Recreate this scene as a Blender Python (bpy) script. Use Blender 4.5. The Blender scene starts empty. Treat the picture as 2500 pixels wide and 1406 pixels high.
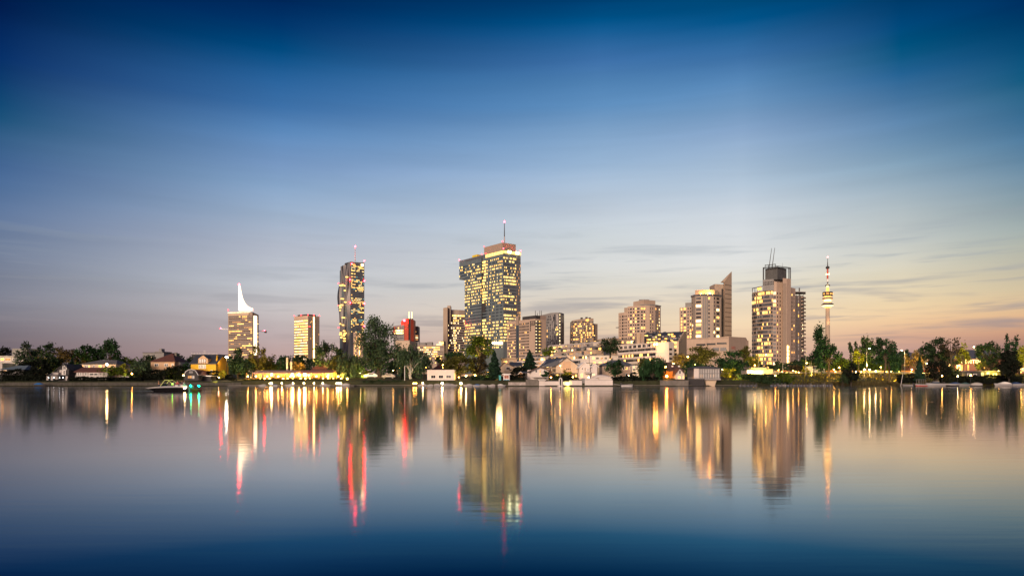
import bpy, math, random
import numpy as np
from mathutils import Vector

# ------------------------------------------------------------------ basics
H, HY, F = 2.2, 925.0, 1667.0          # camera height, horizon row, focal length of the 2500 px wide photograph
sc = bpy.context.scene
col = sc.collection
def X(px, D): return (px - 1250.0) / F * D
def Z(py, D): return H + (HY - py) / F * D
def P(px, D): return (X(px, D), D)
def lin(c):
    return tuple(((v/255)/12.92 if v/255 <= .04045 else ((v/255+.055)/1.055)**2.4) for v in c)

SHORE = [(-600, 222), (-165, 212), (-92, 209), (-80, 206), (38, 204), (48, 204), (60, 208), (75, 213), (120, 217), (165, 224), (600, 240)]
def shore(x):
    if x <= SHORE[0][0]: return SHORE[0][1]
    for (a, ya), (b, yb) in zip(SHORE, SHORE[1:]):
        if x <= b: return ya + (yb-ya)*(x-a)/(b-a)
    return SHORE[-1][1]
def sstep(a, b, t):
    t = min(1, max(0, (t-a)/(b-a))); return t*t*(3-2*t)
def gz(x, y):
    d = y - shore(x)
    if d < 0: return max(-1.5, -.2 + d*.35)
    centre = 0.25 + 1.55*sstep(.3, 1.2, d) + 1.2*sstep(4, 20, d) + 1.0*sstep(20, 45, d)
    right = 0.15 + 3.85*sstep(2, 34, d)
    k = sstep(72, 84, x)
    left = 0.2 + 1.3*sstep(.3, 1.5, d) + 1.5*sstep(5, 25, d) + 1.0*sstep(25, 50, d)
    j = sstep(-76, -90, x) if x < -76 else 0
    z = centre*(1-k) + right*k
    return z*(1-j) + left*j

# ------------------------------------------------------------------ materials
MATS = {}
def nodes_of(name):
    m = bpy.data.materials.new(name); m.use_nodes = True
    nt = m.node_tree; nt.nodes.clear()
    out = nt.nodes.new('ShaderNodeOutputMaterial')
    return m, nt, out
def mat(name, c, rough=.8, var=.18, scale=.35, metal=0, bump=0, spec=.4):
    if name in MATS: return MATS[name]
    m, nt, out = nodes_of(name)
    b = nt.nodes.new('ShaderNodeBsdfPrincipled')
    tc = nt.nodes.new('ShaderNodeTexCoord')
    n = nt.nodes.new('ShaderNodeTexNoise'); n.inputs['Scale'].default_value = scale; n.inputs['Detail'].default_value = 6
    n.inputs['Roughness'].default_value = .65
    mp = nt.nodes.new('ShaderNodeMapping'); mp.inputs['Scale'].default_value = (1, 1, .45)
    nt.links.new(tc.outputs['Object'], mp.inputs['Vector']); nt.links.new(mp.outputs[0], n.inputs['Vector'])
    r = nt.nodes.new('ShaderNodeMapRange'); r.inputs[1].default_value = .3; r.inputs[2].default_value = .7
    r.inputs[3].default_value = 1-var; r.inputs[4].default_value = 1+var*.7
    nt.links.new(n.outputs['Fac'], r.inputs[0])
    mx = nt.nodes.new('ShaderNodeVectorMath'); mx.operation = 'SCALE'
    mx.inputs[0].default_value = c[:3]; nt.links.new(r.outputs[0], mx.inputs['Scale'])
    nt.links.new(mx.outputs[0], b.inputs['Base Color'])
    b.inputs['Roughness'].default_value = rough; b.inputs['Metallic'].default_value = metal
    b.inputs['Specular IOR Level'].default_value = spec
    if bump:
        bp = nt.nodes.new('ShaderNodeBump'); bp.inputs['Strength'].default_value = bump; bp.inputs['Distance'].default_value = .1
        n2 = nt.nodes.new('ShaderNodeTexNoise'); n2.inputs['Scale'].default_value = scale*6
        nt.links.new(tc.outputs['Object'], n2.inputs['Vector']); nt.links.new(n2.outputs['Fac'], bp.inputs['Height'])
        nt.links.new(bp.outputs[0], b.inputs['Normal'])
    nt.links.new(b.outputs[0], out.inputs[0])
    MATS[name] = m; return m
def lit(name, c, strength, var=.5, scale=.6):
    if name in MATS: return MATS[name]
    m, nt, out = nodes_of(name)
    e = nt.nodes.new('ShaderNodeEmission'); e.inputs[0].default_value = (*c, 1)
    if var:
        tc = nt.nodes.new('ShaderNodeTexCoord'); g = nt.nodes.new('ShaderNodeNewGeometry')
        n = nt.nodes.new('ShaderNodeTexNoise'); n.inputs['Scale'].default_value = scale
        nt.links.new(g.outputs['Position'], n.inputs['Vector'])
        r = nt.nodes.new('ShaderNodeMapRange'); r.inputs[1].default_value = .3; r.inputs[2].default_value = .7
        r.inputs[3].default_value = strength*(1-var); r.inputs[4].default_value = strength*(1+var)
        nt.links.new(n.outputs['Fac'], r.inputs[0]); nt.links.new(r.outputs[0], e.inputs[1])
    else: e.inputs[1].default_value = strength
    nt.links.new(e.outputs[0], out.inputs[0])
    MATS[name] = m; return m
def leaf(name, c, var=.5, trans=.3):
    if name in MATS: return MATS[name]
    m, nt, out = nodes_of(name)
    g = nt.nodes.new('ShaderNodeNewGeometry')
    n = nt.nodes.new('ShaderNodeTexNoise'); n.inputs['Scale'].default_value = .7; n.inputs['Detail'].default_value = 5
    nt.links.new(g.outputs['Position'], n.inputs['Vector'])
    r = nt.nodes.new('ShaderNodeMapRange'); r.inputs[1].default_value = .35; r.inputs[2].default_value = .65
    r.inputs[3].default_value = 1-var; r.inputs[4].default_value = 1+var
    nt.links.new(n.outputs['Fac'], r.inputs[0])
    mx = nt.nodes.new('ShaderNodeVectorMath'); mx.operation = 'SCALE'; mx.inputs[0].default_value = c
    nt.links.new(r.outputs[0], mx.inputs['Scale'])
    d = nt.nodes.new('ShaderNodeBsdfDiffuse'); t = nt.nodes.new('ShaderNodeBsdfTranslucent')
    nt.links.new(mx.outputs[0], d.inputs[0]); nt.links.new(mx.outputs[0], t.inputs[0])
    s = nt.nodes.new('ShaderNodeMixShader'); s.inputs[0].default_value = trans
    nt.links.new(d.outputs[0], s.inputs[1]); nt.links.new(t.outputs[0], s.inputs[2])
    nt.links.new(s.outputs[0], out.inputs[0])
    MATS[name] = m; return m

concrete = mat('concrete_pale', (.40, .33, .27), var=.12)
pinkwall = mat('render_rose', (.46, .35, .275), var=.1)
pinkwall2 = mat('render_rose_dark', (.34, .265, .21), var=.1)
beige = mat('render_beige', (.42, .33, .25), var=.1)
cream = mat('render_cream', (.55, .44, .33), var=.1)
white = mat('plaster_white', (.66, .60, .57), var=.12)
whitedim = mat('plaster_grey_white', (.40, .37, .36), var=.2)  # darker, more varied copy of the white plaster
whitepaint = mat('paint_white', (.78, .76, .74), rough=.4, var=.08)
peach = mat('plaster_peach', (.52, .36, .24), var=.12)
yellow = mat('plaster_yellow', (.70, .42, .03), var=.1)
greywall = mat('wall_grey', (.24, .235, .235), var=.15)
darkwall = mat('wall_dark', (.045, .043, .046), var=.2)
stone = mat('stone_wall', (.16, .145, .13), var=.35, scale=1.2, bump=.4)
slate = mat('roof_slate', (.055, .065, .09), var=.3, scale=1.5, rough=.6)
redroof = mat('roof_red_tile', (.13, .055, .045), var=.3, scale=1.5)
brownroof = mat('roof_brown_tile', (.12, .075, .065), var=.3, scale=1.5)
greyroof = mat('roof_grey', (.13, .13, .14), var=.25)
metal = mat('galvanised_steel', (.35, .34, .33), rough=.45, metal=.6, var=.15)
darkmetal = mat('dark_steel', (.06, .06, .065), rough=.5, metal=.4, var=.2)
redwall = mat('cladding_red', (.42, .07, .035), rough=.5, var=.1)
redmetal = mat('paint_red', (.45, .05, .03), rough=.5, var=.1)
wood = mat('timber_brown', (.20, .10, .04), var=.35, scale=3)
bark = mat('bark', (.055, .042, .032), var=.4, scale=4, bump=.5)
birchbark = mat('bark_birch', (.45, .43, .40), var=.4, scale=4)
glassdark = mat('glass_dark', (.022, .026, .032), rough=.12, var=.4, scale=.5, spec=.7)
glassblue = mat('glass_blue', (.045, .065, .085), rough=.15, var=.5, scale=.25, spec=.8)
glasstower = mat('curtain_wall', (.13, .165, .175), rough=.25, var=.25, scale=.12, spec=.7)
glassmid = mat('glass_mid', (.13, .13, .14), rough=.2, var=.4, scale=.4)
teal = mat('paint_teal', (.04, .33, .36), rough=.5)
bluecover = mat('tarpaulin_blue', (.01, .13, .42), rough=.5)
navycover = mat('tarpaulin_navy', (.02, .05, .14), rough=.6)
hullwhite = mat('gelcoat_white', (.33, .32, .33), rough=.25, var=.05)
hullblack = mat('gelcoat_black', (.01, .01, .012), rough=.2, var=.1)
hullorange = mat('gelcoat_orange', (.55, .13, .04), rough=.3, var=.1)
rubber = mat('rubber_black', (.015, .015, .015), rough=.8)
awningm = mat('awning_cloth', (.42, .27, .22), var=.2, scale=1.5)
L_yel = lit('window_light_yellow', (1, .56, .14), 2.8)
L_warm = lit('window_light_warm', (1, .42, .09), 3.0)
L_white = lit('window_light_white', (1, .72, .38), 2.2)
L_dim = lit('window_light_dim', (1, .46, .16), .85)
L_hot = lit('window_light_bright', (1, .58, .18), 8.0, var=.3)
L_soft = lit('window_light_soft', (1, .60, .17), 1.7, var=.6)
L_pale = lit('window_light_pale', (1, .72, .34), 1.3, var=.6)
L_flood = lit('roof_floodlight', (1, .66, .27), 45, var=0)
L_teal = lit('window_light_teal', (.3, .8, .75), .5)
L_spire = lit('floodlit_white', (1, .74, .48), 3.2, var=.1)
R_lamp = lit('aviation_red', (1, .005, .008), 240, var=0)
R_lamps = lit('aviation_red_small', (1, .012, .016), 30, var=0)
W_lamp = lit('lamp_warm_white', (1, .64, .27), 100, var=0)
O_lamp = lit('lamp_sodium', (1, .38, .06), 100, var=0)
Y_lamp = lit('lamp_globe', (1, .49, .10), 75, var=0)
C_lamp = lit('lamp_cool_white', (.9, .95, 1), 16, var=0)
G_lamp = lit('navigation_green', (.0, 1, .35), 110, var=0)

# ------------------------------------------------------------------ mesh builder and tagging
class MB:
    def __init__(s): s.v, s.f, s.m, s.mats = [], [], [], []
    def mi(s, m):
        if m not in s.mats: s.mats.append(m)
        return s.mats.index(m)
    def face(s, idx, m): s.f.append(idx); s.m.append(s.mi(m))
    def poly(s, pts, m):
        b = len(s.v); s.v += [tuple(p) for p in pts]; s.face(list(range(b, b+len(pts))), m)
    def hexa(s, p, m):                    # 8 points: bottom ring 0-3, top ring 4-7
        b = len(s.v); s.v += [tuple(q) for q in p]
        for q in ((3,2,1,0),(4,5,6,7),(0,1,5,4),(1,2,6,5),(2,3,7,6),(3,0,4,7)): s.face([b+i for i in q], m)
    def box(s, x0, x1, y0, y1, z0, z1, m):
        s.hexa([(x0,y0,z0),(x1,y0,z0),(x1,y1,z0),(x0,y1,z0),(x0,y0,z1),(x1,y0,z1),(x1,y1,z1),(x0,y1,z1)], m)
    def prism(s, pts, z0, z1, m, mtop=None):    # pts xy ring; z1 may be a list
        n = len(pts); b = len(s.v)
        zt = z1 if isinstance(z1, (list, tuple)) else [z1]*n
        s.v += [(p[0], p[1], z0) for p in pts] + [(p[0], p[1], z) for p, z in zip(pts, zt)]
        for i in range(n): j = (i+1) % n; s.face([b+i, b+j, b+n+j, b+n+i], m)
        s.face([b+n+i for i in range(n)], mtop or m); s.face([b+i for i in range(n-1, -1, -1)], m)
    def slab(s, A, B, u0, u1, z0, z1, o0, o1, m):   # box lying on the wall A-B, u in metres from A, o = outward offset
        dx, dy = B[0]-A[0], B[1]-A[1]; L = math.hypot(dx, dy); ux, uy = dx/L, dy/L
        nx, ny = uy, -ux
        if nx*(A[0]+B[0]) + ny*(A[1]+B[1]) > 0: nx, ny = -nx, -ny
        q = lambda u, o: (A[0]+ux*u+nx*o, A[1]+uy*u+ny*o)
        r = [q(u0,o0), q(u1,o0), q(u1,o1), q(u0,o1)]
        s.hexa([(*p, z0) for p in r] + [(*p, z1) for p in r], m)
    def tube(s, p0, p1, r0, r1, m, n=8):
        p0, p1 = Vector(p0), Vector(p1); d = (p1-p0)
        if d.length < 1e-6: return
        d.normalize(); a = d.orthogonal().normalized(); c = d.cross(a)
        b = len(s.v)
        for p, r in ((p0, r0), (p1, r1)):
            for i in range(n):
                t = 2*math.pi*i/n; s.v.append(tuple(p + a*math.cos(t)*r + c*math.sin(t)*r))
        for i in range(n): j = (i+1) % n; s.face([b+i, b+j, b+n+j, b+n+i], m)
        s.face([b+i for i in range(n-1,-1,-1)], m); s.face([b+n+i for i in range(n)], m)
    def lathe(s, cx, cy, prof, m, n=24):     # prof [(r,z)] ; m may be list per segment
        b = len(s.v)
        for r, z in prof:
            for i in range(n):
                t = 2*math.pi*i/n; s.v.append((cx+r*math.cos(t), cy+r*math.sin(t), z))
        for k in range(len(prof)-1):
            mm = m[k] if isinstance(m, list) else m
            for i in range(n):
                j = (i+1) % n; s.face([b+k*n+i, b+k*n+j, b+(k+1)*n+j, b+(k+1)*n+i], mm)
        k = len(prof)-1
        mm = m[-1] if isinstance(m, list) else m
        s.face([b+k*n+i for i in range(n)], mm); s.face([b+i for i in range(n-1,-1,-1)], mm)
    def ball(s, c, r, m, n=10, k=6, sz=1):
        s.lathe(c[0], c[1], [(max(.001, r*math.sin(math.pi*i/k)), c[2]-sz*r*math.cos(math.pi*i/k)) for i in range(k+1)], m, n)
    def build(s, name, parent=None, origin=None, smooth=False):
        if not s.f: return None
        o3 = Vector(parent['_o']) if parent is not None else Vector(origin if origin is not None else s.base())
        me = bpy.data.meshes.new(name)
        va = np.array(s.v, dtype=float) - np.array(o3)
        me.from_pydata(va.tolist(), [], s.f)
        for m in s.mats: me.materials.append(m)
        me.polygons.foreach_set('material_index', s.m)
        if smooth: me.polygons.foreach_set('use_smooth', [True]*len(s.f))
        me.update()
        o = bpy.data.objects.new(name, me); col.objects.link(o)
        o['_o'] = tuple(o3)
        if parent is not None: o.parent = parent
        else: o.location = o3
        return o
    def base(s):
        a = np.array(s.v); lo, hi = a.min(0), a.max(0)
        return ((lo[0]+hi[0])/2, (lo[1]+hi[1])/2, lo[2])

def tag(o, label=None, cat=None, group=None, kind=None):
    if label: o['label'] = label
    if cat: o['category'] = cat
    if group: o['group'] = group
    if kind: o['kind'] = kind
    return o
def thing(name, loc, label, cat, group=None):
    o = bpy.data.objects.new(name, None); col.objects.link(o); o.location = loc; o['_o'] = tuple(loc)
    o.empty_display_size = .5
    return tag(o, label, cat, group)
def copy_tree(o, loc, rotz=None, label=None, scale=None):
    def rec(a, par):
        c = a.copy(); col.objects.link(c)
        if par is not None: c.parent = par
        for ch in kids(a): rec(ch, c)
        return c
    def kids(a): return [c for c in ALLKIDS.get(a.name, [])]
    r = rec(o, None); r.location = loc; r['_o'] = tuple(loc)
    if rotz is not None: r.rotation_euler.z = rotz
    if scale: r.scale = (scale,)*3
    if label: r['label'] = label
    return r
ALLKIDS = {}
def index_kids(root):
    for c in root.children: ALLKIDS.setdefault(root.name, []).append(c); index_kids(c)

# ------------------------------------------------------------------ windows
WMESH = {}
class Facade:
    """windows of one building: up to 100 objects of a name, the rest one 'stuff' part"""
    def __init__(s, root, seed=1, cap=100): s.root, s.rng, s.n, s.over, s.cap = root, random.Random(seed), {}, {}, cap
    def window(s, A, B, u, z, w, h, m, name='window', out=.12, frame=None):
        k = s.n.get(name, 0)
        if k >= s.cap:
            mb = s.over.setdefault(name, MB()); mb.slab(A, B, u-w/2, u+w/2, z-h/2, z+h/2, -.05, out, m); return
        s.n[name] = k+1
        mb = MB()
        if frame is not None:
            mb.slab(A, B, u-w/2-.09, u+w/2+.09, z-h/2-.09, z+h/2+.09, -.05, out*.6, frame)
            f = mb.build(name, s.root)
            g = MB(); g.slab(A, B, u-w/2, u-.04, z-h/2, z+h/2, -.02, out, m); g.slab(A, B, u+.04, u+w/2, z-h/2, z+h/2, -.02, out, m)
            g.build('pane', f)
        else:
            mb.slab(A, B, u-w/2, u+w/2, z-h/2, z+h/2, -.05, out, m); mb.build(name, s.root)
    def finish(s):
        for name, mb in s.over.items():
            o = mb.build(name, s.root); o['kind'] = 'stuff'
    def pick(s, p, dark, lits=(L_yel,)):
        return s.rng.choice(lits) if s.rng.random() < p else (dark if not isinstance(dark, (list, tuple)) else s.rng.choice(dark))
    def grid(s, A, B, u0, u1, z0, z1, nu, nz, w, h, p=.2, dark=glassdark, lits=(L_yel, L_warm, L_dim), name='window', skip=None, frame=None, out=.12):
        L = math.hypot(B[0]-A[0], B[1]-A[1]); u0 *= L; u1 *= L
        for j in range(nz):
            z = z1 - (z1-z0)*(j+.5)/nz
            for i in range(nu):
                if skip and skip(i, j): continue
                u = u0 + (u1-u0)*(i+.5)/nu
                s.window(A, B, u, z, w, h, s.pick(p, dark, lits), name, out, frame)
    def bands(s, A, B, u0, u1, z0, z1, nz, cells, frac=.5, gap=.18, p=.5, dark=glassdark, lits=(L_yel,), name='window_band', rowp=None, out=.15, run=.75):
        """one part per storey; each storey's panes inside it"""
        L = math.hypot(B[0]-A[0], B[1]-A[1]); u0 *= L; u1 *= L
        fh = (z1-z0)/nz
        for j in range(nz):
            zc = z1 - fh*(j+.5); mb = MB(); pp = rowp(j) if rowp else p
            cur = s.rng.random() < pp; cl = s.rng.choice(lits); dk = s.rng.choice(dark) if isinstance(dark, (list, tuple)) else dark
            for i in range(cells):
                if s.rng.random() > run: cur = s.rng.random() < pp; cl = s.rng.choice(lits)
                c0 = u0 + (u1-u0)*i/cells; cw = (u1-u0)/cells
                mb.slab(A, B, c0+cw*gap/2, c0+cw*(1-gap/2), zc-fh*frac/2, zc+fh*frac/2, -.05, out, cl if cur else dk)
            mb.build(name, s.root)

def corner(pxL, pxC, pxR, D, theta):
    t = math.radians(theta); C = P(pxC, D)
    def hit(px, dx, dy):
        k = (px-1250)/F; q = (k*C[1]-C[0])/(dx-k*dy); return (C[0]+q*dx, C[1]+q*dy)
    Lp, Rp = hit(pxL, -math.cos(t), math.sin(t)), hit(pxR, math.sin(t), math.cos(t))
    return Lp, C, Rp, (Lp[0]+Rp[0]-C[0], Lp[1]+Rp[1]-C[1])
def red_light(root, x, y, z, r=.9, m=None, name='warning_light'):
    b = MB(); b.ball((x, y, z), r, m or R_lamp, 8, 4); b.tube((x, y, z-r*2.2), (x, y, z-r*.8), r*.3, r*.3, darkmetal, 5)
    return b.build(name, root)
def at(A, B, px):                       # parameter (0..1) on wall A-B seen at column px
    k = (px-1250)/F; dx, dy = B[0]-A[0], B[1]-A[1]
    t = (k*A[1]-A[0])/(dx-k*dy); return t
def ptat(A, B, px): t = at(A, B, px); return (A[0]+(B[0]-A[0])*t, A[1]+(B[1]-A[1])*t)
# ------------------------------------------------------------------ camera, world, sun
cam = bpy.data.cameras.new('camera'); co = bpy.data.objects.new('camera', cam); col.objects.link(co)
co.location = (0, 0, H); co.rotation_euler = (math.radians(90), 0, 0)
cam.sensor_width = 36; cam.lens = F/2500*36; cam.shift_y = (HY-703)/2500
cam.clip_start = .5; cam.clip_end = 60000
sc.camera = co
sc.view_settings.view_transform = 'Standard'; sc.view_settings.look = 'None'; sc.view_settings.exposure = 0; sc.view_settings.gamma = 1
sc.cycles.use_denoising = True
sc.cycles.max_bounces = 6; sc.cycles.diffuse_bounces = 3; sc.cycles.glossy_bounces = 4; sc.cycles.transparent_max_bounces = 4
sc.cycles.sample_clamp_indirect = 12; sc.cycles.use_light_tree = True

w = bpy.data.worlds.new('World'); sc.world = w; w.use_nodes = True
nt = w.node_tree; nt.nodes.clear()
N = nt.nodes.new; LK = nt.links.new
def math_(op, a, b=None, c=None, clamp=False):
    n = N('ShaderNodeMath'); n.operation = op; n.use_clamp = clamp
    for i, v in enumerate((a, b, c)):
        if v is None: continue
        if isinstance(v, (int, float)): n.inputs[i].default_value = v
        else: LK(v, n.inputs[i])
    return n.outputs[0]
def mixc(f, a, b):
    n = N('ShaderNodeMix'); n.data_type = 'RGBA'
    if isinstance(f, (int, float)): n.inputs[0].default_value = f
    else: LK(f, n.inputs[0])
    for i, v in ((6, a), (7, b)):
        if isinstance(v, tuple): n.inputs[i].default_value = (*v, 1)
        else: LK(v, n.inputs[i])
    return n.outputs[2]
def ramp(f, stops):
    n = N('ShaderNodeValToRGB'); cr = n.color_ramp; cr.interpolation = 'LINEAR'
    while len(cr.elements) > 1: cr.elements.remove(cr.elements[-1])
    for i, (p, c) in enumerate(stops):
        e = cr.elements[0] if i == 0 else cr.elements.new(p)
        e.position = p; e.color = (*lin(c), 1)
    LK(f, n.inputs[0]); return n.outputs[0]
tc = N('ShaderNodeTexCoord'); sp = N('ShaderNodeSeparateXYZ'); LK(tc.outputs['Generated'], sp.inputs[0])
x, y, z = sp.outputs
hyp = math_('SQRT', math_('ADD', math_('MULTIPLY', x, x), math_('MULTIPLY', y, y)))
hyp = math_('MAXIMUM', hyp, .001)
s = math_('DIVIDE', z, hyp); t = math_('MULTIPLY', s, 1.25, clamp=True)
a = math_('DIVIDE', x, hyp)
COLS = [
 (-40, [(0,0,22,72),(60,0,32,85),(130,0,42,100),(190,0,52,102),(250,0,68,112),(285,16,78,119),(330,46,90,132),(400,62,98,145),(450,75,108,152),(520,94,118,155),(600,108,123,150),(700,121,126,143),(760,124,123,135),(830,116,106,114),(880,104,92,102),(925,92,80,90)]),
 (680, [(0,0,38,90),(60,0,52,105),(120,0,72,124),(150,18,84,139),(200,43,100,157),(260,62,115,172),(320,90,135,185),(400,122,155,198),(450,135,165,200),(520,157,177,202),(600,180,187,202),(700,196,198,203),(760,201,193,193),(810,194,178,178),(860,192,164,160),(925,172,142,142)]),
 (1460,[(0,0,62,112),(50,0,82,136),(80,24,93,149),(150,62,112,168),(200,80,130,180),(260,96,143,190),(320,126,162,200),(400,152,180,210),(450,173,193,215),(520,192,203,215),(580,205,212,216),(640,217,219,218),(690,219,216,207),(740,226,212,192),(790,233,211,182),(850,225,190,164),(925,205,166,148)]),
 (1810,[(0,0,72,120),(50,0,84,138),(80,28,95,149),(140,60,112,165),(200,88,136,184),(260,110,150,191),(320,138,168,204),(400,165,188,212),(450,180,198,216),(520,205,213,221),(580,216,220,223),(640,223,223,220),(690,227,221,206),(730,234,219,196),(785,242,216,180),(840,236,199,164),(880,222,176,150),(925,205,155,140)]),
 (2200,[(0,0,58,105),(60,0,70,120),(110,0,81,125),(140,14,88,132),(180,35,98,147),(240,67,115,158),(300,95,135,174),(350,112,148,180),(400,132,162,185),(450,152,174,190),(520,180,191,195),(580,196,201,198),(620,210,210,200),(660,220,212,190),(700,232,216,184),(745,243,216,174),(785,236,198,156),(820,220,174,146),(865,195,154,144),(925,172,136,134)]),
 (2540,[(0,0,45,95),(60,0,60,105),(150,0,80,121),(190,0,87,125),(220,32,96,131),(280,50,106,145),(330,71,119,156),(380,90,130,160),(440,115,145,165),(500,137,158,166),(560,163,176,174),(600,178,182,170),(640,188,185,168),(700,210,194,162),(740,228,196,154),(780,222,174,134),(820,192,144,120),(860,160,122,112),(925,140,108,108)])]
def colramp(px, rows):
    q = math.sqrt(1+((px-1250)/F)**2)
    st = sorted(((925-y_)/F/q*1.25, c) for y_, *c in rows)
    st.append((1, (0, 34, 74)) if px > 500 else (1, (0, 14, 46)))
    return ramp(t, st)
def rng_(v, a0, a1, b0=0, b1=1, smooth=False):
    n = N('ShaderNodeMapRange'); n.clamp = True
    if smooth: n.interpolation_type = 'SMOOTHSTEP'
    LK(v, n.inputs[0]); n.inputs[1].default_value = a0; n.inputs[2].default_value = a1; n.inputs[3].default_value = b0; n.inputs[4].default_value = b1
    return n.outputs[0]
sky = None; pa = None
for px, rows in COLS:
    k_ = (px-1250)/F; aa = k_/math.sqrt(1+k_*k_); rc = colramp(px, rows)
    sky = rc if sky is None else mixc(rng_(a, pa, aa), sky, rc)
    pa = aa
# thin stretched dusk clouds
def streak(sx, sz, off):
    cmb = N('ShaderNodeCombineXYZ'); LK(math_('MULTIPLY', a, sx), cmb.inputs[0]); LK(math_('MULTIPLY_ADD', s, sz, off), cmb.inputs[1])
    n = N('ShaderNodeTexNoise'); n.inputs['Scale'].default_value = 1; n.inputs['Detail'].default_value = 4; n.inputs['Roughness'].default_value = .55
    n.inputs['Distortion'].default_value = .3
    LK(cmb.outputs[0], n.inputs['Vector']); return n.outputs['Fac']
c1 = math_('MAXIMUM', rng_(streak(4.5, 46, 3.1), .50, .68, smooth=True), math_('MULTIPLY', rng_(streak(6, 80, 7.7), .57, .72, smooth=True), .7))
band = math_('MULTIPLY', rng_(s, .015, .06), rng_(s, .24, .13))
f1 = math_('MULTIPLY', math_('MULTIPLY', c1, band), rng_(a, -.5, .25, .35, 1))
cloudcol = mixc(rng_(s, .03, .16), lin((150,128,128)), lin((158,168,178)))
sky = mixc(math_('MULTIPLY', f1, .72), sky, cloudcol)
c2 = rng_(streak(2.2, 26, 9.7), .3, .7, -.05, .05)
c2 = math_('MULTIPLY', c2, rng_(s, .0, .03))
sky2 = N('ShaderNodeVectorMath'); sky2.operation = 'SCALE'; LK(sky, sky2.inputs[0]); LK(math_('ADD', c2, 1), sky2.inputs['Scale'])
# the eastern sky, behind the camera: rose afterglow
back = ramp(t, [(0,(205,160,150)),(.12,(222,176,166)),(.3,(160,150,172)),(.55,(70,100,150)),(1,(0,34,76))])
sky = mixc(rng_(y, .25, -.35, smooth=True), sky2.outputs[0], back)
bg = N('ShaderNodeBackground'); LK(sky, bg.inputs[0]); bg.inputs[1].default_value = 1.0
wo = N('ShaderNodeOutputWorld'); LK(bg.outputs[0], wo.inputs[0])

LK_ = .42
sl = bpy.data.lights.new('afterglow_fill', 'SUN'); sl.energy = 3.9; sl.angle = math.radians(24); sl.color = (1, .73, .53)  # evening lamp from behind the camera, added to brighten the city fronts
so = bpy.data.objects.new('afterglow_fill', sl); col.objects.link(so); so.rotation_euler = (math.radians(77), 0, math.radians(-24))

def added_spot(x, y, z, power, c=(1, .62, .2), r=.3, aim=(0, 1, .1), cone=150):
    """an added spot without fixture: throws its light along aim (by default away from the water)"""
    power *= LK_; c = (c[0], c[1]*.80, c[2]*.55)  # unseen source, also added where no lamp stands
    l = bpy.data.lights.new('added_spot', 'SPOT'); l.energy = power; l.color = c; l.shadow_soft_size = r; l.spot_size = math.radians(cone); l.spot_blend = .5
    o = bpy.data.objects.new('added_spot', l); col.objects.link(o); o.location = (x, y, z)
    o.rotation_euler = Vector(aim).to_track_quat('-Z', 'Y').to_euler()

# ------------------------------------------------------------------ water and ground
m, nt, out = nodes_of('water'); N = nt.nodes.new; LK = nt.links.new
b = N('ShaderNodeBsdfAnisotropic'); b.distribution = 'GGX'
g = N('ShaderNodeNewGeometry')
def noise(sc_, scale, detail=3):
    mp = N('ShaderNodeMapping'); mp.inputs['Scale'].default_value = sc_; LK(g.outputs['Position'], mp.inputs[0])
    n = N('ShaderNodeTexNoise'); n.inputs['Scale'].default_value = scale; n.inputs['Detail'].default_value = detail
    LK(mp.outputs[0], n.inputs['Vector']); return n.outputs['Fac']
def rmap(v, a0, a1, b0, b1):
    n = N('ShaderNodeMapRange'); LK(v, n.inputs[0])
    for i, q in enumerate((a0, a1, b0, b1)): n.inputs[i+1].default_value = q
    return n.outputs[0]
def mth(op, a, b_):
    n = N('ShaderNodeMath'); n.operation = op
    for i, v in enumerate((a, b_)):
        if isinstance(v, (int, float)): n.inputs[i].default_value = v
        else: LK(v, n.inputs[i])
    return n.outputs[0]
# calm lanes and breeze-ruffled lanes lying across the water
lanes = rmap(noise((.010, .075, 1), 1, 3), .42, .62, 0, 1)
sepn = N('ShaderNodeSeparateXYZ'); LK(g.outputs['Position'], sepn.inputs[0])
far = rmap(sepn.outputs[1], 60, 130, 0, 1)
rough = mth('ADD', mth('MULTIPLY', mth('MULTIPLY', lanes, far), .035), .074)
LK(rough, b.inputs['Roughness'])
bp = N('ShaderNodeBump'); bp.inputs['Strength'].default_value = 1; bp.inputs['Distance'].default_value = .0036
LK(noise((.35, 2.2, 1), 1.0, 4), bp.inputs['Height']); LK(bp.outputs[0], b.inputs['Normal'])
dt = N('ShaderNodeVectorMath'); dt.operation = 'DOT_PRODUCT'; LK(g.outputs['True Normal'], dt.inputs[0]); LK(g.outputs['Incoming'], dt.inputs[1])
fr_ = N('ShaderNodeValToRGB'); cr = fr_.color_ramp              # hand-set reflectance by view angle, with the darkening and blue grading put in
for i_, (p_, c_) in enumerate([(0,(.9,.88,.87)),(.05,(.82,.79,.78)),(.095,(.74,.71,.70)),(.13,(.52,.55,.59)),(.164,(.28,.37,.45)),(.22,(.030,.13,.235)),(.275,(.0,.030,.085)),(.5,(.0,.010,.035)),(1,(.0,.012,.035))]):
    e_ = cr.elements[i_] if i_ < 2 else cr.elements.new(p_)
    e_.position = p_; e_.color = (*c_, 1)
LK(dt.outputs['Value'], fr_.inputs[0]); LK(fr_.outputs[0], b.inputs['Color'])
LK(b.outputs[0], out.inputs[0]); water_m = m
mb = MB(); mb.poly([(-6000,-400,0),(6000,-400,0),(6000,260,0),(-6000,260,0)], water_m)
tag(mb.build('water', origin=(0,0,0)), kind='structure')

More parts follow.
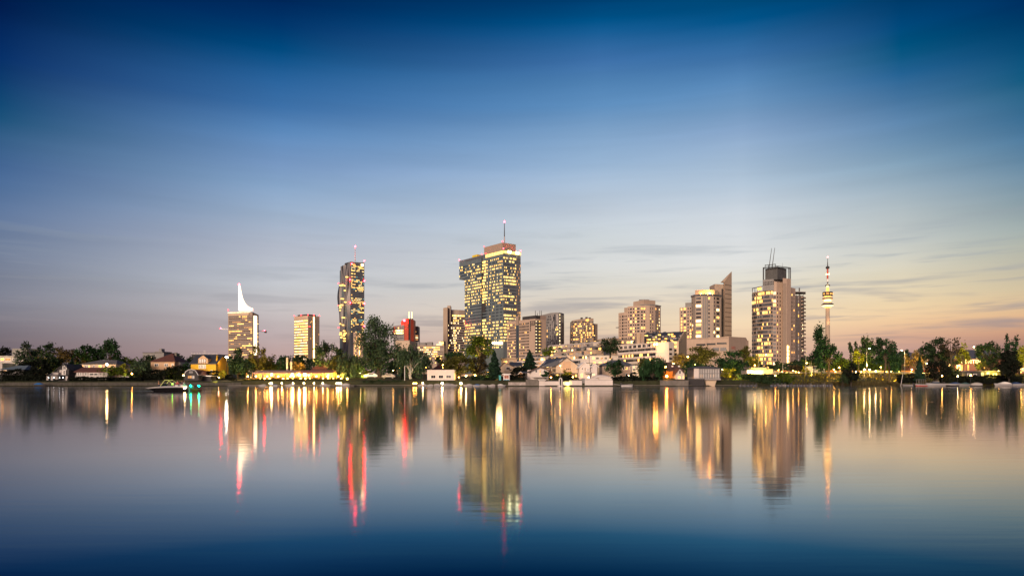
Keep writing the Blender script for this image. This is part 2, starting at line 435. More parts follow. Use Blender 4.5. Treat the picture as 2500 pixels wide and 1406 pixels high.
grassm = mat('ground_grass', (.030, .034, .012), var=.5, scale=.6, bump=.4)
asphalt = mat('asphalt', (.05, .05, .05), var=.25, scale=.5)
pathm = mat('quay_paving', (.16, .15, .14), var=.3, scale=.8)
xs = [-9000,-4000,-2000,-1000,-600] + [i*4 for i in range(-100, 101)] + [600,1000,2000,4000,9000]
dys = [-12,-4,-1,0,.3,.6,.9,1.2,1.6,2.5,4,6,9,12,16,20,25,30,36,45,60,120,300,800,2000,6000,15000]
V = []; Fc = []
for d in dys:
    for xx in xs: yy = shore(xx)+d; V.append((xx, yy, gz(xx, yy)))
nx = len(xs)
for j in range(len(dys)-1):
    for i in range(nx-1): Fc.append((j*nx+i, j*nx+i+1, (j+1)*nx+i+1, (j+1)*nx+i))
gb = MB(); gb.v = V
for f in Fc: gb.face(list(f), grassm)
tag(gb.build('ground', origin=(0,0,0), smooth=True), kind='structure')
# shoreline road behind the right-hand embankment
mb = MB()
for x0 in range(70, 420, 10):
    y0, y1 = shore(x0)+37, shore(x0+10)+37
    mb.poly([(x0,y0,4.03),(x0+10,y1,4.03),(x0+10,y1+10,4.03),(x0,y0+10,4.03)], asphalt)
tag(mb.build('road', origin=(200,255,4)), kind='structure')
mb = MB()
for x0 in range(-100, 66, 6):
    y0, y1 = shore(x0)+1.3, shore(x0+6)+1.3
    mb.poly([(x0,y0,gz(x0,y0)+.02),(x0+6,y1,gz(x0+6,y1)+.02),(x0+6,y1+2.4,gz(x0+6,y1+2.4)+.03),(x0,y0+2.4,gz(x0,y0+2.4)+.03)], pathm)
tag(mb.build('path', origin=(0,206,1.8)), kind='structure')
# far hills
hillm = mat('hill_haze_blue', (.10, .11, .15), var=.2, scale=.002)  # distance haze put into the hill colour as a blue tint
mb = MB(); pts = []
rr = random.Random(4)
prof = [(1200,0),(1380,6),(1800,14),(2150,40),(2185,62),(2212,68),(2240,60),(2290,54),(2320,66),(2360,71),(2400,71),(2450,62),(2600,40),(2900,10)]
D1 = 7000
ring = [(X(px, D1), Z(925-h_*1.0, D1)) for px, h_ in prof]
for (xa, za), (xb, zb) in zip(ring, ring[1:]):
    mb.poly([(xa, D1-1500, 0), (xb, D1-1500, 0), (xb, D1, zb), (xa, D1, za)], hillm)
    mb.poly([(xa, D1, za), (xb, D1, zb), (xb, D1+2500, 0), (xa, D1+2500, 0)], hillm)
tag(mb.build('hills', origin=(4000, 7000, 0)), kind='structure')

# ================================================================== TOWERS
G0 = 3.0
def base_of(A, B): return ((A[0]+B[0])/2, (A[1]+B[1])/2, G0)

# ---- residential tower with the floodlit spire
D = 1078; Lp, C, Rp, Bk = corner(557, 616.5, 631.5, D, 14)
root = thing('residential_tower', (C[0], C[1], G0), 'tall slim tower with dark window rows and a floodlit white curved spire on its roof', 'tower')
zt = Z(762, D)
mb = MB(); mb.prism([Lp, C, Rp, Bk], G0, [zt-1, zt, zt-3, zt-3], pinkwall2); mb.build('wall', root)
fc = Facade(root, 3)
fc.bands(Lp, C, .03, .985, Z(868, D), Z(770, D), 22, 14, frac=.46, gap=.14, p=.27, dark=(glassdark, glassmid), lits=(L_warm, L_yel, L_dim, L_soft), name='balcony_band', run=.55)
mb = MB(); mb.slab(Lp, C, .5, 38.2, Z(770, D), zt-1, .3, 1.2, cream); mb.build('parapet', root)
L = math.hypot(C[0]-Rp[0], C[1]-Rp[1])
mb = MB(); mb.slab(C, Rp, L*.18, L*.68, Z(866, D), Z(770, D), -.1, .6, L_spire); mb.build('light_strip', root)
fc.grid(C, Rp, .72, .98, Z(862,D), Z(775,D), 1, 22, 2.2, 1.2, p=.3)
mb = MB()     # the spire: a sail-like curved blade
prof = [(757,611.5),(751,611),(748.5,604),(745,598),(738,592),(728,587),(715,583.5),(703,581.2),(695,580)]
xl = X(578.3, D); th = 5
for (y0, p0), (y1, p1) in zip(prof, prof[1:]):
    z0, z1 = Z(y0, D), Z(y1, D)
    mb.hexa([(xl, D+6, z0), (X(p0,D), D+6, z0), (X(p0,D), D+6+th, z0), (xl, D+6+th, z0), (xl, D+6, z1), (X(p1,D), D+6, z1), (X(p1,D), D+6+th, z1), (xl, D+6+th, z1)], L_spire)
sp_ = mb.build('spire', root)
mb = MB(); mb.slab(Lp, C, -.5, 38.5, zt-.4, zt+.7, -3, .6, L_white); mb.build('roof_edge', root)
red_light(root, X(579.2,D), D+8, Z(692,D), 1.3); red_light(root, Lp[0], Lp[1], Z(755,D), .9, R_lamps); red_light(root, C[0], C[1], Z(756,D), .8, R_lamps)
fc.finish()

# ---- tower crane seen either side of it
D = 1125
root = thing('tower_crane', (X(590,D), D, G0), 'tower crane with long jib reaching out both sides behind the spire tower', 'crane')
mb = MB(); xc = X(590, D)
for dx in (-.9, .9):
    for dy in (-.9, .9): mb.tube((xc+dx, D+dy, G0), (xc+dx, D+dy, Z(806,D)), .2, .2, metal, 4)
for k in range(20):
    z0 = G0+k*4; mb.tube((xc-.9, D-.9, z0), (xc+.9, D-.9, z0+4), .12, .12, metal, 4)
mb.build('mast', root)
mb = MB(); x0, x1 = X(539, D), X(650, D)
for q in (0, 1.2): mb.tube((x0, D, Z(803.5,D)+q), (x1, D, Z(810,D)+q), .22, .22, metal, 4)
n = 30
for k in range(n):
    xa, xb = x0+(x1-x0)*k/n, x0+(x1-x0)*(k+1)/n; za = Z(803.5,D)+(Z(810,D)-Z(803.5,D))*k/n
    mb.tube((xa, D, za), (xb, D, za+1), .12, .12, metal, 4)
mb.build('jib', root)
mb = MB(); mb.box(X(646,D), X(651,D), D-1, D+1, Z(812.5,D), Z(808,D), concrete); mb.build('counterweight', root)
red_light(root, x0, D, Z(803,D)+1, 1.0); red_light(root, X(645.5,D), D, Z(808,D)+1, 1.0); red_light(root, X(650,D), D, Z(811,D)+1, .7, O_lamp)

# ---- cream latticed tower
D = 1183; Lp, C, Rp, Bk = corner(718, 752, 780, D, 36)
root = thing('office_tower', (C[0], C[1], G0), 'cream tower with glowing window rows and a chequered side, left of dark wavy tower', 'tower')
zt = Z(770, D)
mb = MB(); mb.prism([Lp, C, Rp, Bk], G0, zt, cream); mb.build('wall', root)
fc = Facade(root, 8)
fc.bands(Lp, C, .02, .98, Z(880,D), Z(779,D), 15, 17, frac=.5, gap=.16, p=.93, dark=glassmid, lits=(L_yel, L_white, L_yel), name='window_band', run=.5)
fc.grid(Lp, C, .02, .98, Z(883.3,D), Z(775.6,D), 11, 16, .9, 1.0, p=.1, lits=(L_dim,), name='small_window')
fc.grid(C, Rp, .03, .42, Z(886,D), Z(774,D), 5, 40, .95, 1.2, p=.03, skip=lambda i, j: (i+j) % 2)
fc.grid(C, Rp, .58, .98, Z(886,D), Z(774,D), 5, 40, .95, 1.2, p=.03, skip=lambda i, j: (i+j) % 2)
L = math.hypot(C[0]-Rp[0], C[1]-Rp[1])
mb = MB(); mb.slab(C, Rp, L*.45, L*.55, Z(886,D), Z(772,D), -.1, .4, L_hot); mb.build('stair_light', root)
q = lambda p, k: (p[0]*k[0]+0, p[1])
cx, cy = (Lp[0]+Rp[0])/2, (Lp[1]+Rp[1])/2
ins = [((p[0]-cx)*.72+cx, (p[1]-cy)*.72+cy) for p in (Lp, C, Rp, Bk)]
mb = MB(); mb.prism(ins, zt-1, Z(766,D), darkwall); mb.build('plant_room', root)
for px in (718.5, 735, 752, 766, 779.5): A_ = ptat(Lp, C, px) if px <= 752 else ptat(C, Rp, px); red_light(root, A_[0], A_[1], zt+1.4, .85, R_lamps)
red_light(root, *ptat(C, Rp, 756), Z(797,D), .8, R_lamps)
fc.finish()

# ---- dark wavy tower
D = 1290; Lp, C, Rp, Bk = corner(829.5, 855, 889.5, D, 48)
root = thing('skyscraper', (C[0], C[1], G0), 'slender dark tower with rippling folded facade on its left and red-white mast', 'skyscraper')
ztL, ztC = Z(652, D), Z(639, D)
mb = MB(); mb.prism([Lp, C, Rp, Bk], G0, [Z(655,D), ztC, Z(637,D), Z(655,D)], glasstower); mb.build('wall', root)
dx, dy = C[0]-Lp[0], C[1]-Lp[1]; L = math.hypot(dx, dy); ux, uy = dx/L, dy/L; nxx, nyy = uy, -ux
if nxx*C[0]+nyy*C[1] > 0: nxx, nyy = -nxx, -nyy
foldm = [mat('fold_dark', (.03,.035,.045), rough=.35, var=.3, scale=.05), mat('fold_grey', (.17,.165,.17), rough=.4, var=.25, scale=.05)]
mb = MB(); nu, nz = 10, 60; z0, z1 = G0, Z(650, D)
def off(i, k):
    zf = k/nz*2*math.pi
    return 1.6 + 2.4*math.sin(zf*1.75+i*.75) + 1.5*math.sin(zf*2.9-i*1.1) + (1.1 if i % 2 else -.6)
for k in range(nz+1):
    zz = z0+(z1-z0)*k/nz
    for i in range(nu+1):
        o_ = off(i, k)*(.8 if i < nu else 0); u = L*i/nu + (1.2*math.sin(k/nz*14+i) if 0 < i < nu else 0)
        ui = u - (2.3*math.sin(k/nz*10.5+.8)+1.2 if i == 0 else 0)
        mb.v.append((Lp[0]+ux*ui+nxx*o_, Lp[1]+uy*ui+nyy*o_, zz + (Z(640,D)-z1)*(i/nu)*(k/nz)))
for k in range(nz):
    for i in range(nu):
        a_ = k*(nu+1)+i; mb.face([a_, a_+1, a_+nu+2, a_+nu+1], foldm[i % 2])
mb.build('folded_facade', root)
fc = Facade(root, 12)
def rowp(j):
    yy = 645+j*3.7
    for lo, hi, p in ((640,662,.7),(664,676,.35),(680,686,.8),(688,708,.7),(726,738,.7),(742,764,.45),(752,758,.85),(776,790,.7),(800,815,.35)):
        if lo <= yy <= hi: return p*.85
    return .04
fc.bands(C, Rp, .06, .97, Z(845,D), Z(643,D), 54, 12, frac=.6, gap=.22, dark=glassblue, lits=(L_yel, L_soft, L_pale, L_warm, L_yel, L_soft, L_teal), rowp=rowp, run=.45)
for k in range(26):
    u = fc.rng.uniform(.15, .85)*L; zz = fc.rng.uniform(Z(840,D), Z(670,D)); o_ = 6
    fc.window(Lp, C, u, zz, 2.0, 2.2, L_yel, 'lit_window', out=o_)
ins = [((p[0]-cx0)*.6+cx0, (p[1]-cy0)*.6+cy0) for (cx0, cy0) in [((Lp[0]+Rp[0])/2, (Lp[1]+Rp[1])/2)] for p in (Lp, C, Rp, Bk)]
mb = MB(); mb.prism(ins, Z(655,D), Z(636.5,D), darkwall); mb.build('roof_crown', root)
xm, ym = X(859.5, D), D+25; Dm = D+25
mb = MB()
for k in range(12):
    za, zb = Z(640-k*3, Dm), Z(640-(k+1)*3, Dm); mb.tube((xm, ym, za), (xm, ym, zb), .9-.04*k, .9-.04*(k+1), redmetal if k % 2 else whitepaint, 6)
mb.build('mast', root)
red_light(root, xm, ym, Z(602,Dm), 1.4)
for px, py in ((859,643.5),(854.5,683),(855.5,739)): A_ = ptat(C, Rp, px+1); red_light(root, A_[0]-.5, A_[1]-1.5, Z(py,D), 1.15)
for px, py in ((888.5,637),(889,686),(889,741),(889,796)): red_light(root, Rp[0], Rp[1]-1, Z(py,Rp[1]), 1.25)
for py in (692, 746, 799): red_light(root, Lp[0]-2, Lp[1]-2, Z(py,Lp[1]), .9, R_lamps)
for px in (883, 886): A_ = ptat(C, Rp, px); LR_ = math.hypot(C[0]-Rp[0], C[1]-Rp[1]); mb = MB(); mb.slab(C, Rp, (at(C,Rp,px)-.03)*LR_, (at(C,Rp,px)+.02)*LR_, Z(646,D), Z(642,D), 0, .8, L_flood); mb.build('roof_light', root)
fc.finish()

# ---- low white block at its foot
D = 960; A, B = P(863, D), P(886, D)
root = thing('office_block', base_of(A, B), 'small pale block with a vertical strip of lights at the foot of the wavy tower', 'building')
mb = MB(); mb.prism([A, B, (B[0], D+20), (A[0], D+20)], G0, Z(811, D), pinkwall); mb.build('wall', root)
mb = MB(); mb.slab(A, B, 8.0, 8.9, Z(872,D), Z(815,D), 0, .4, L_hot); mb.build('stair_light', root)
fc = Facade(root, 5); fc.grid(A, B, .05, .5, Z(870,D), Z(814,D), 4, 10, 1, 1.3, p=.3)

# ---- red tower
D = 900
root = thing('red_tower', (X(995,D), D, G0), 'bright red tower with a dark glass slot and twin lit masts', 'tower')
A, B = P(979, D), P(1010, D)
mb = MB(); mb.prism([P(979,D+5), P(997,D), (X(997,D), D+22), (X(979,D+5), D+22)], G0, [Z(783,D), Z(777,D), Z(777,D), Z(783,D)], redwall)
mb.prism([P(1002.5,D), P(1010,D+4), (X(1010,D+4), D+22), (X(1002.5,D), D+22)], G0, Z(780,D), redwall); mb.build('wall', root)
mb = MB(); mb.prism([(X(997,D), D+3), (X(1002.5,D), D+3), (X(1002.5,D), D+22), (X(997,D), D+22)], G0, Z(779,D), glassdark); mb.build('glass_slot', root)
mb = MB(); mb.box(X(990,D), X(1004,D), D+6, D+18, Z(779,D), Z(776,D), greywall); mb.build('plant_room', root)
for px in (996, 1002.5):
    mb = MB(); mb.tube((X(px,D), D+10, Z(777,D)), (X(px,D), D+10, Z(759,D)), .45, .25, L_hot, 6); mb.build('mast', root)
red_light(root, X(987,D), D+1, Z(782.5,D), 1.5, R_lamp)
A2, B2 = P(961, D+6), P(986.5, D+2)
mb = MB(); mb.prism([A2, B2, (B2[0], D+24), (A2[0], D+24)], G0, [Z(795,D), Z(792,D), Z(792,D), Z(795,D)], greywall); mb.build('side_wing', root)
fc = Facade(root, 6); fc.bands(A2, B2, .08, .95, Z(834,D), Z(797,D), 6, 8, frac=.5, gap=.06, p=.3, dark=glassmid, lits=(L_hot, L_yel), rowp=lambda j: .95 if j in (1, 2) else .05, run=.2)
mb = MB(); mb.box(X(958,D), X(963,D), D+4, D+12, Z(812,D), Z(797,D), redwall); mb.build('wall_return', root)
D2 = D+30; A3, B3 = P(1011, D2), P(1020, D2)
root = thing('balcony_tower', base_of(A3, B3), 'narrow grey balcony tower tucked behind the red tower', 'tower')
mb = MB(); mb.prism([A3, B3, (B3[0], D2+20), (A3[0], D2+20)], G0, Z(796,D2), greywall); mb.build('wall', root)
Facade(root, 9).bands(A3, B3, .1, 1.1, Z(836,D2), Z(798,D2), 8, 4, frac=.55, gap=.1, p=.35, dark=glassdark, lits=(L_dim, L_white), name='balcony_band')
D3 = 700; A, B = P(966, D3), P(1000, D3)
root = thing('windowless_hall', base_of(A, B), 'plain cream windowless block below the red tower', 'building')
mb = MB(); mb.prism([A, B, (B[0]+4, D3+30), (A[0]+4, D3+30)], G0, Z(831.5, D3), cream); mb.build('wall', root)
mb = MB(); mb.slab(A, B, -.2, (B[0]-A[0])+.2, Z(832,D3), Z(830.6,D3), -1, .3, concrete); mb.build('parapet', root)

# ---- low office wing with rows of light, between red tower and the slab tower
D = 820; A, B = P(1003, D+10), P(1084, D)
root = thing('office_wing', base_of(A, B), 'long low office wing with dense lit windows and boxy plant rooms on the roof', 'office building')
mb = MB(); mb.prism([A, B, (B[0], D+30), (A[0], D+40)], G0, [Z(841,D), Z(843,D), Z(843,D), Z(841,D)], pinkwall2); mb.build('wall', root)
Facade(root, 10).bands(A, B, .01, .99, Z(888,D), Z(845,D), 8, 26, frac=.5, gap=.25, p=.5, dark=(glassmid, glassdark), lits=(L_yel, L_white, L_warm), run=.4)
for x0, x1, yt in ((1008,1020,833),(1021,1036,834.5),(1039,1052,833.5)):
    mb = MB(); mb.box(X(x0,D), X(x1,D), D+12, D+24, Z(846,D), Z(yt,D), greywall); mb.build('plant_room', root)
D = 880; A, B = P(1066, D), P(1083, D)
root = thing('stepped_office_block', base_of(A, B), 'brightly lit stepped office block beside the concrete slab tower', 'office building')
mb = MB(); mb.prism([A, B, (B[0], D+30), (A[0], D+30)], G0, Z(839,D), concrete)
mb.prism([P(1072,D+3), P(1083,D+3), (B[0], D+30), (X(1072,D+3), D+30)], Z(839,D), Z(832,D), concrete); mb.build('wall', root)
f_ = Facade(root, 4); f_.bands(A, B, .02, .98, Z(846,D), Z(839.5,D), 2, 8, frac=.55, gap=.2, p=.9, lits=(L_hot, L_yel)); f_.bands(P(1072,D+3), P(1083,D+3), .02, .98, Z(839,D), Z(833,D), 2, 6, frac=.5, gap=.2, p=.9, lits=(L_hot, L_yel))

# ---- concrete slab tower
D = 1000
root = thing('slab_tower', (X(1110,D), D, G0), 'brown concrete slab tower with close horizontal window rows, touching the largest glass tower', 'tower')
mb = MB(); mb.prism([P(1082,D-6), P(1092.5,D-14), (X(1092.5,D-14), D+14), (X(1082,D-6), D+14)], G0, [Z(753,D), Z(752.5,D), Z(752.5,D), Z(753,D)], beige); mb.build('end_wall', root)
mb = MB(); mb.prism([P(1092,D-4), P(1100,D-8), (X(1100,D), D+14), (X(1092,D), D+14)], Z(790,D), Z(747,D), concrete); mb.build('lift_tower', root)
ch = [P(1093,D-2), P(1104,D), P(1120,D+3), P(1138,D+10)]
mb = MB(); mb.prism(ch+[(ch[-1][0], D+40), (ch[0][0], D+40)], G0, Z(756,D), concrete); mb.build('wall', root)
fc = Facade(root, 14, cap=300); yy = 764.5; k = 0
for k in range(17):
    z0, z1 = Z(768.5+6.05*k+3.6, D), Z(768.5+6.05*k, D)
    mb = MB()
    for (a_, b_) in zip(ch, ch[1:]):
        LL = math.hypot(b_[0]-a_[0], b_[1]-a_[1]); n = max(3, int(LL/1.6)); st = 0
        for i in range(n):
            pr = .8 if k == 0 and a_ != ch[0] else .10 if k < 15 else .35
            midh = a_ == ch[1] and 1 <= i <= 3
            m_ = fc.rng.choice((L_white, L_yel)) if fc.rng.random() < (.6 if midh else pr) else fc.rng.choice((glassdark, glassdark, glassmid))
            mb.slab(a_, b_, LL*i/n+.1, LL*(i+1)/n-.1, z0, z1, -.05, .2, m_)
    mb.build('window_band', root)
for k in range(17):
    mb = MB(); z1 = Z(768.5+6.05*k, D)
    for (a_, b_) in zip(ch, ch[1:]): mb.slab(a_, b_, 0, math.hypot(b_[0]-a_[0], b_[1]-a_[1]), z1+.05, z1+1.25, 0, .7, concrete)
    mb.build('balcony_ledge', root)

# ---- the big glass tower
D = 806; Lp, C, Rp, Bk = corner(1134.5, 1229, 1271, D, 52.5)
root = thing('glass_office_tower', (C[0], C[1], G0), 'largest glass tower, many floors lit, boxy overhang at upper left and slim mast', 'skyscraper')
ztc = Z(610, D)
mb = MB(); mb.prism([Lp, C, Rp, Bk], G0, ztc, glasstower); mb.build('wall', root)
Lo = ptat(Lp, C, 1121.5); vx, vy = Lo[0]-Lp[0], Lo[1]-Lp[1]; ivx, ivy = Bk[0]-Lp[0], Bk[1]-Lp[1]; iL = math.hypot(ivx, ivy)
fr = lambda p, d: (p[0]+ivx/iL*d, p[1]+ivy/iL*d)
mb = MB(); mb.prism([Lo, Lp, fr(Lp, 22), fr(Lo, 22)], Z(683, Lo[1]), ztc, glasstower); mb.build('overhang', root)
fc = Facade(root, 21)
fh = 7.78/F*D; zt0 = Z(625, D)
lrow = [.25,.35,.85,.75,.25,.85,.5,.9,.9,.85,.9,.85,.85,.5,.25,.06,.08,.04,.04,.12,.92,.6,.9,.9,.92,.9,.85,.5]
rrow = [.8,.5,.1,.75,.5,.25,.95,.9,.85,.1,.1,.1,.85,.3,.3,.12,.95,.1,.9,.9,.9,.9,.9,.9,.9]
LA = math.hypot(C[0]-Lp[0], C[1]-Lp[1])
sp0, sp1 = at(Lp, C, 1177), at(Lp, C, 1186)
for j in range(29):
    z1 = zt0-fh*j; z0 = z1-fh
    p_ = lrow[min(j, len(lrow)-1)]
    mb = MB(); n = 44; cur = fc.rng.random() < p_; cl = L_yel
    for i in range(n):
        u0, u1 = LA*i/n, LA*(i+1)/n; f = (i+.5)/n
        cur = fc.rng.random() < p_*.78
        cl = fc.rng.choice((L_yel, L_soft, L_soft, L_pale, L_warm if fc.rng.random() < .2 else L_yel))
        if sp0 < f < sp1:
            mm = L_yel if j not in (14, 15, 16, 17, 18) and fc.rng.random() < .75 else glassdark
            mb.slab(Lp, C, u0+.05, u1-.02, z0+fh*.2, z0+fh*.8, -.05, .2, mm); continue
        if i % 4 == 3 and f > .55: continue
        mb.slab(Lp, C, u0+.3, u1-.3, z0+fh*.28, z0+fh*.74, -.05, .2, cl if cur else glassblue)
    mb.build('window_band', root)
    if j < 27:
        pr = rrow[min(j, len(rrow)-1)]; LR = math.hypot(C[0]-Rp[0], C[1]-Rp[1]); mb = MB(); n = 22
        for i in range(n):
            cur = fc.rng.random() < pr*.86
            u0, u1 = LR*i/n, LR*(i+1)/n
            mb.slab(C, Rp, u0+.1, u1, z0+fh*.25, z0+fh*(.72 if i < 16 else .9), -.05, .2, (fc.rng.choice((L_yel, L_yel, L_soft, L_pale)) if cur else glassblue) if i < 16 else (glassmid if fc.rng.random() < .85 else L_dim))
        mb.build('window_band', root)
LO = math.hypot(vx, vy)
for j in range(4):
    z1 = zt0-fh*j; z0 = z1-fh; mb = MB()
    for i in range(8): mb.slab(Lo, Lp, LO*i/8+.1, LO*(i+1)/8-.1, z0+fh*.28, z0+fh*.74, 0, .25, L_yel if fc.rng.random() < (.5 if j in (0, 4) else .1) else glassblue)
    mb.build('window_band', root)
mb = MB(); mb.slab(Lp, C, LA*.03, LA, Z(616,D), Z(611.5,D), 0, .4, glassmid); mb.build('roof_band', root)
mb = MB(); mb.slab(Lp, C, LA*at(Lp,C,1186), LA-.4, Z(619,D), Z(611.5,D), 0, .5, L_yel)
mb.slab(C, Rp, 0, 26, Z(618,D), Z(611.5,D), 0, .5, L_yel); mb.build('lit_roof_storey', root)
mb = MB(); mb.slab(Lp, C, LA*at(Lp,C,1177.2), LA*at(Lp,C,1178), G0, Z(617,D), 0, 1.0, darkmetal)
mb.slab(Lp, C, LA*at(Lp,C,1178.6), LA*at(Lp,C,1185), Z(756,D), Z(733,D), 0, .8, darkwall); mb.build('facade_slot', root)
for px, dx in ((1243,3), (1262,3)):
    mb = MB(); u = LR*at(C, Rp, px); mb.slab(C, Rp, u-2, u+2, Z(616,D), Z(611,D), .4, 1.2, L_flood); mb.build('roof_light', root)
# roof block
A_, B_ = ptat(Lp, C, 1169), ptat(Lp, C, 1214)
A_, B_ = fr(A_, 8), fr(B_, 8); C_, D_ = fr(B_, 20), fr(A_, 20)
mb = MB(); mb.prism([A_, B_, C_, D_], ztc-1, [Z(594,825)]*4, pinkwall2); mb.build('plant_room', root)
mb = MB(); a_, b_ = fr(ptat(Lp, C, 1148), 3), fr(ptat(Lp, C, 1160), 3); mb.prism([a_, b_, fr(b_, 6), fr(a_, 6)], ztc-1, ztc+3.5, mat('paint_yellow', (.7, .55, .04))); mb.build('roof_unit', root)
xm, ym = X(1231.5, 828), 828
mb = MB(); mb.tube((xm,ym,ztc-1), (xm,ym,Z(578,ym)), .75, .6, whitedim, 8); mb.tube((xm,ym,Z(578,ym)), (xm,ym,Z(545,ym)), .6, .35, darkmetal, 8); mb.build('mast', root)
red_light(root, xm, ym, Z(542,ym), 1.0)
for pt, zz in ((Lo, ztc+1), (C, ztc+1.6), (Rp, ztc+1.6), (A_, Z(594,825)+1.3), (B_, Z(594,825)+1.3), (ptat(Lp,C,1177), ztc+1), (ptat(Lp,C,1186), ztc+1)): red_light(root, pt[0], pt[1]-.5, zz, .62, R_lamp if pt in (Lo, C, Rp) else R_lamps)
for k in range(7):
    mb = MB(); u = LA*(.74+.035*k); mb.slab(Lp, C, u, u+1.6, Z(838+k*.3,D), Z(834.5,D), .2, .9, L_flood); mb.build('lobby_light', root)
fc.finish()

# ---- hotel block in front of it
D = 612; Lp, C, Rp, Bk = corner(1238, 1306, 1333, D, 52)
root = thing('hotel_building', (C[0], C[1], G0), 'rose hotel block with rows of small windows, a dark glass seam and a square sign', 'hotel')
zt = Z(778, D)
mb = MB(); mb.prism([Lp, C, Rp, Bk], G0, [zt, zt, zt-.3, zt-.3], pinkwall); mb.build('wall', root)
fc = Facade(root, 31); LA = math.hypot(C[0]-Lp[0], C[1]-Lp[1]); LR = math.hypot(C[0]-Rp[0], C[1]-Rp[1])
s0, s1 = at(Lp,C,1260.5), at(Lp,C,1267)
mb = MB(); mb.slab(Lp, C, LA*s0, LA*s1, G0, Z(775,D), 0, .35, glassblue); mb.slab(Lp, C, LA*s0, LA*s1, Z(790,D), Z(767,D), .0, .7, pinkwall2); mb.build('glass_seam', root)
fc.grid(Lp, C, .02, s0-.01, Z(879,D), Z(784,D), 7, 13, 1.1, 1.4, p=.2)
fc.grid(Lp, C, s1+.01, at(Lp,C,1292), Z(879,D), Z(784,D), 8, 13, 1.1, 1.4, p=.16)
mb = MB()
for a0, a1, n in ((.02, s0-.01, 7), (s1+.01, at(Lp,C,1292), 8)):
    for i in range(n): u = LA*(a0+(a1-a0)*(i+.5)/n); mb.slab(Lp, C, u-.7, u+.7, Z(806,D), Z(786,D), 0, .06, pinkwall2)
mb.build('facade_stripe', root)
u = LA*at(Lp,C,1295); fc.grid(Lp, C, u/LA-.01, u/LA+.01, Z(808,D), Z(782,D), 1, 5, 1.2, 1.6, p=0)
# recess with lit galleries, then the blank slab
mb = MB(); mb.slab(C, Rp, .2, LR*at(C,Rp,1319.5), G0, Z(782,D), 0, .25, darkwall); mb.build('recess', root)
for k in range(13):
    mb = MB(); z1 = Z(785+k*8.05, D); e = LR*at(C,Rp,1319.5)
    mb.slab(C, Rp, .3, e, z1-1.5, z1-.4, .2, .8, glassmid); mb.build('balcony', root)
    for u in (1.0, e-1.6): mb = MB(); mb.slab(C, Rp, u-.5, u+.5, z1-.1, z1+.55, .3, 1.1, L_yel if u > 2 else L_white); mb.build('gallery_light', root)
A_, B_ = ptat(C, Rp, 1319.5), P(1333.5, D+10)
mb = MB(); mb.prism([A_, B_, (B_[0], D+30), (A_[0], D+30)], G0, Z(769,D), pinkwall); mb.build('side_tower', root)
mb = MB(); q0, q1 = ptat(Lp,C,1270), ptat(Lp,C,1303); mb.prism([(q0[0]+2,q0[1]+3),(q1[0]+2,q1[1]+3),(q1[0]+8,q1[1]+9),(q0[0]+8,q0[1]+9)], zt, Z(771,D+10), darkwall)
mb.tube((q0[0]+12, q0[1], zt), (q0[0]+12, q0[1], zt+3), 1.2, 1.2, metal, 8); mb.build('plant_room', root)
for px in (1307, 1312, 1318, 1322):
    mb = MB(); mb.tube((X(px,D+12), D+12, zt), (X(px,D+12), D+12, Z(758 if px != 1312 else 764, D+12)), .35, .2, darkmetal, 5); mb.build('antenna', root)
# sign
def text_mesh(txt, A, B, u, z, size, m, outw, name, parent, spacing=1.0):
    """block lettering as one mesh, standing proud of the wall A-B"""
    cu = bpy.data.curves.new(name, 'FONT'); cu.body = txt; cu.size = size; cu.extrude = .04; cu.align_x = 'CENTER'; cu.align_y = 'CENTER'; cu.space_character = spacing
    tmp = bpy.data.objects.new(name, cu); col.objects.link(tmp)
    dg = bpy.context.evaluated_depsgraph_get(); me = bpy.data.meshes.new_from_object(tmp.evaluated_get(dg))
    col.objects.unlink(tmp); bpy.data.objects.remove(tmp)
    dx, dy = B[0]-A[0], B[1]-A[1]; L_ = math.hypot(dx, dy); ux, uy = dx/L_, dy/L_; nx, ny = uy, -ux
    if nx*A[0]+ny*A[1] > 0: nx, ny = -nx, -ny
    mb = MB(); mb.v = [(A[0]+ux*(u+v.co.x)+nx*(outw+v.co.z), A[1]+uy*(u+v.co.x)+ny*(outw+v.co.z), z+v.co.y) for v in me.vertices]
    for p in me.polygons: mb.face(list(p.vertices), m)
    return mb.build(name, parent)
u0, u1 = LA*at(Lp,C,1296.5), LA*at(Lp,C,1305.6)
mb = MB(); mb.slab(Lp, C, u0, u1, Z(794,D), Z(782.5,D), .1, .5, darkwall); sg = mb.build('sign', root)
mb = MB(); mb.slab(Lp, C, u0+.45, u1-.45, Z(794,D)+.4, Z(782.5,D)-.4, .3, .56, pinkwall2); mb.build('sign_panel', sg)
text_mesh('nh', Lp, C, (u0+u1)/2, Z(787.3,D), 3.2, darkwall, .62, 'lettering', sg)
text_mesh('HOTEL', Lp, C, (u0+u1)/2, Z(791.3,D), 1.1, darkwall, .62, 'lettering', sg)
fc.finish()

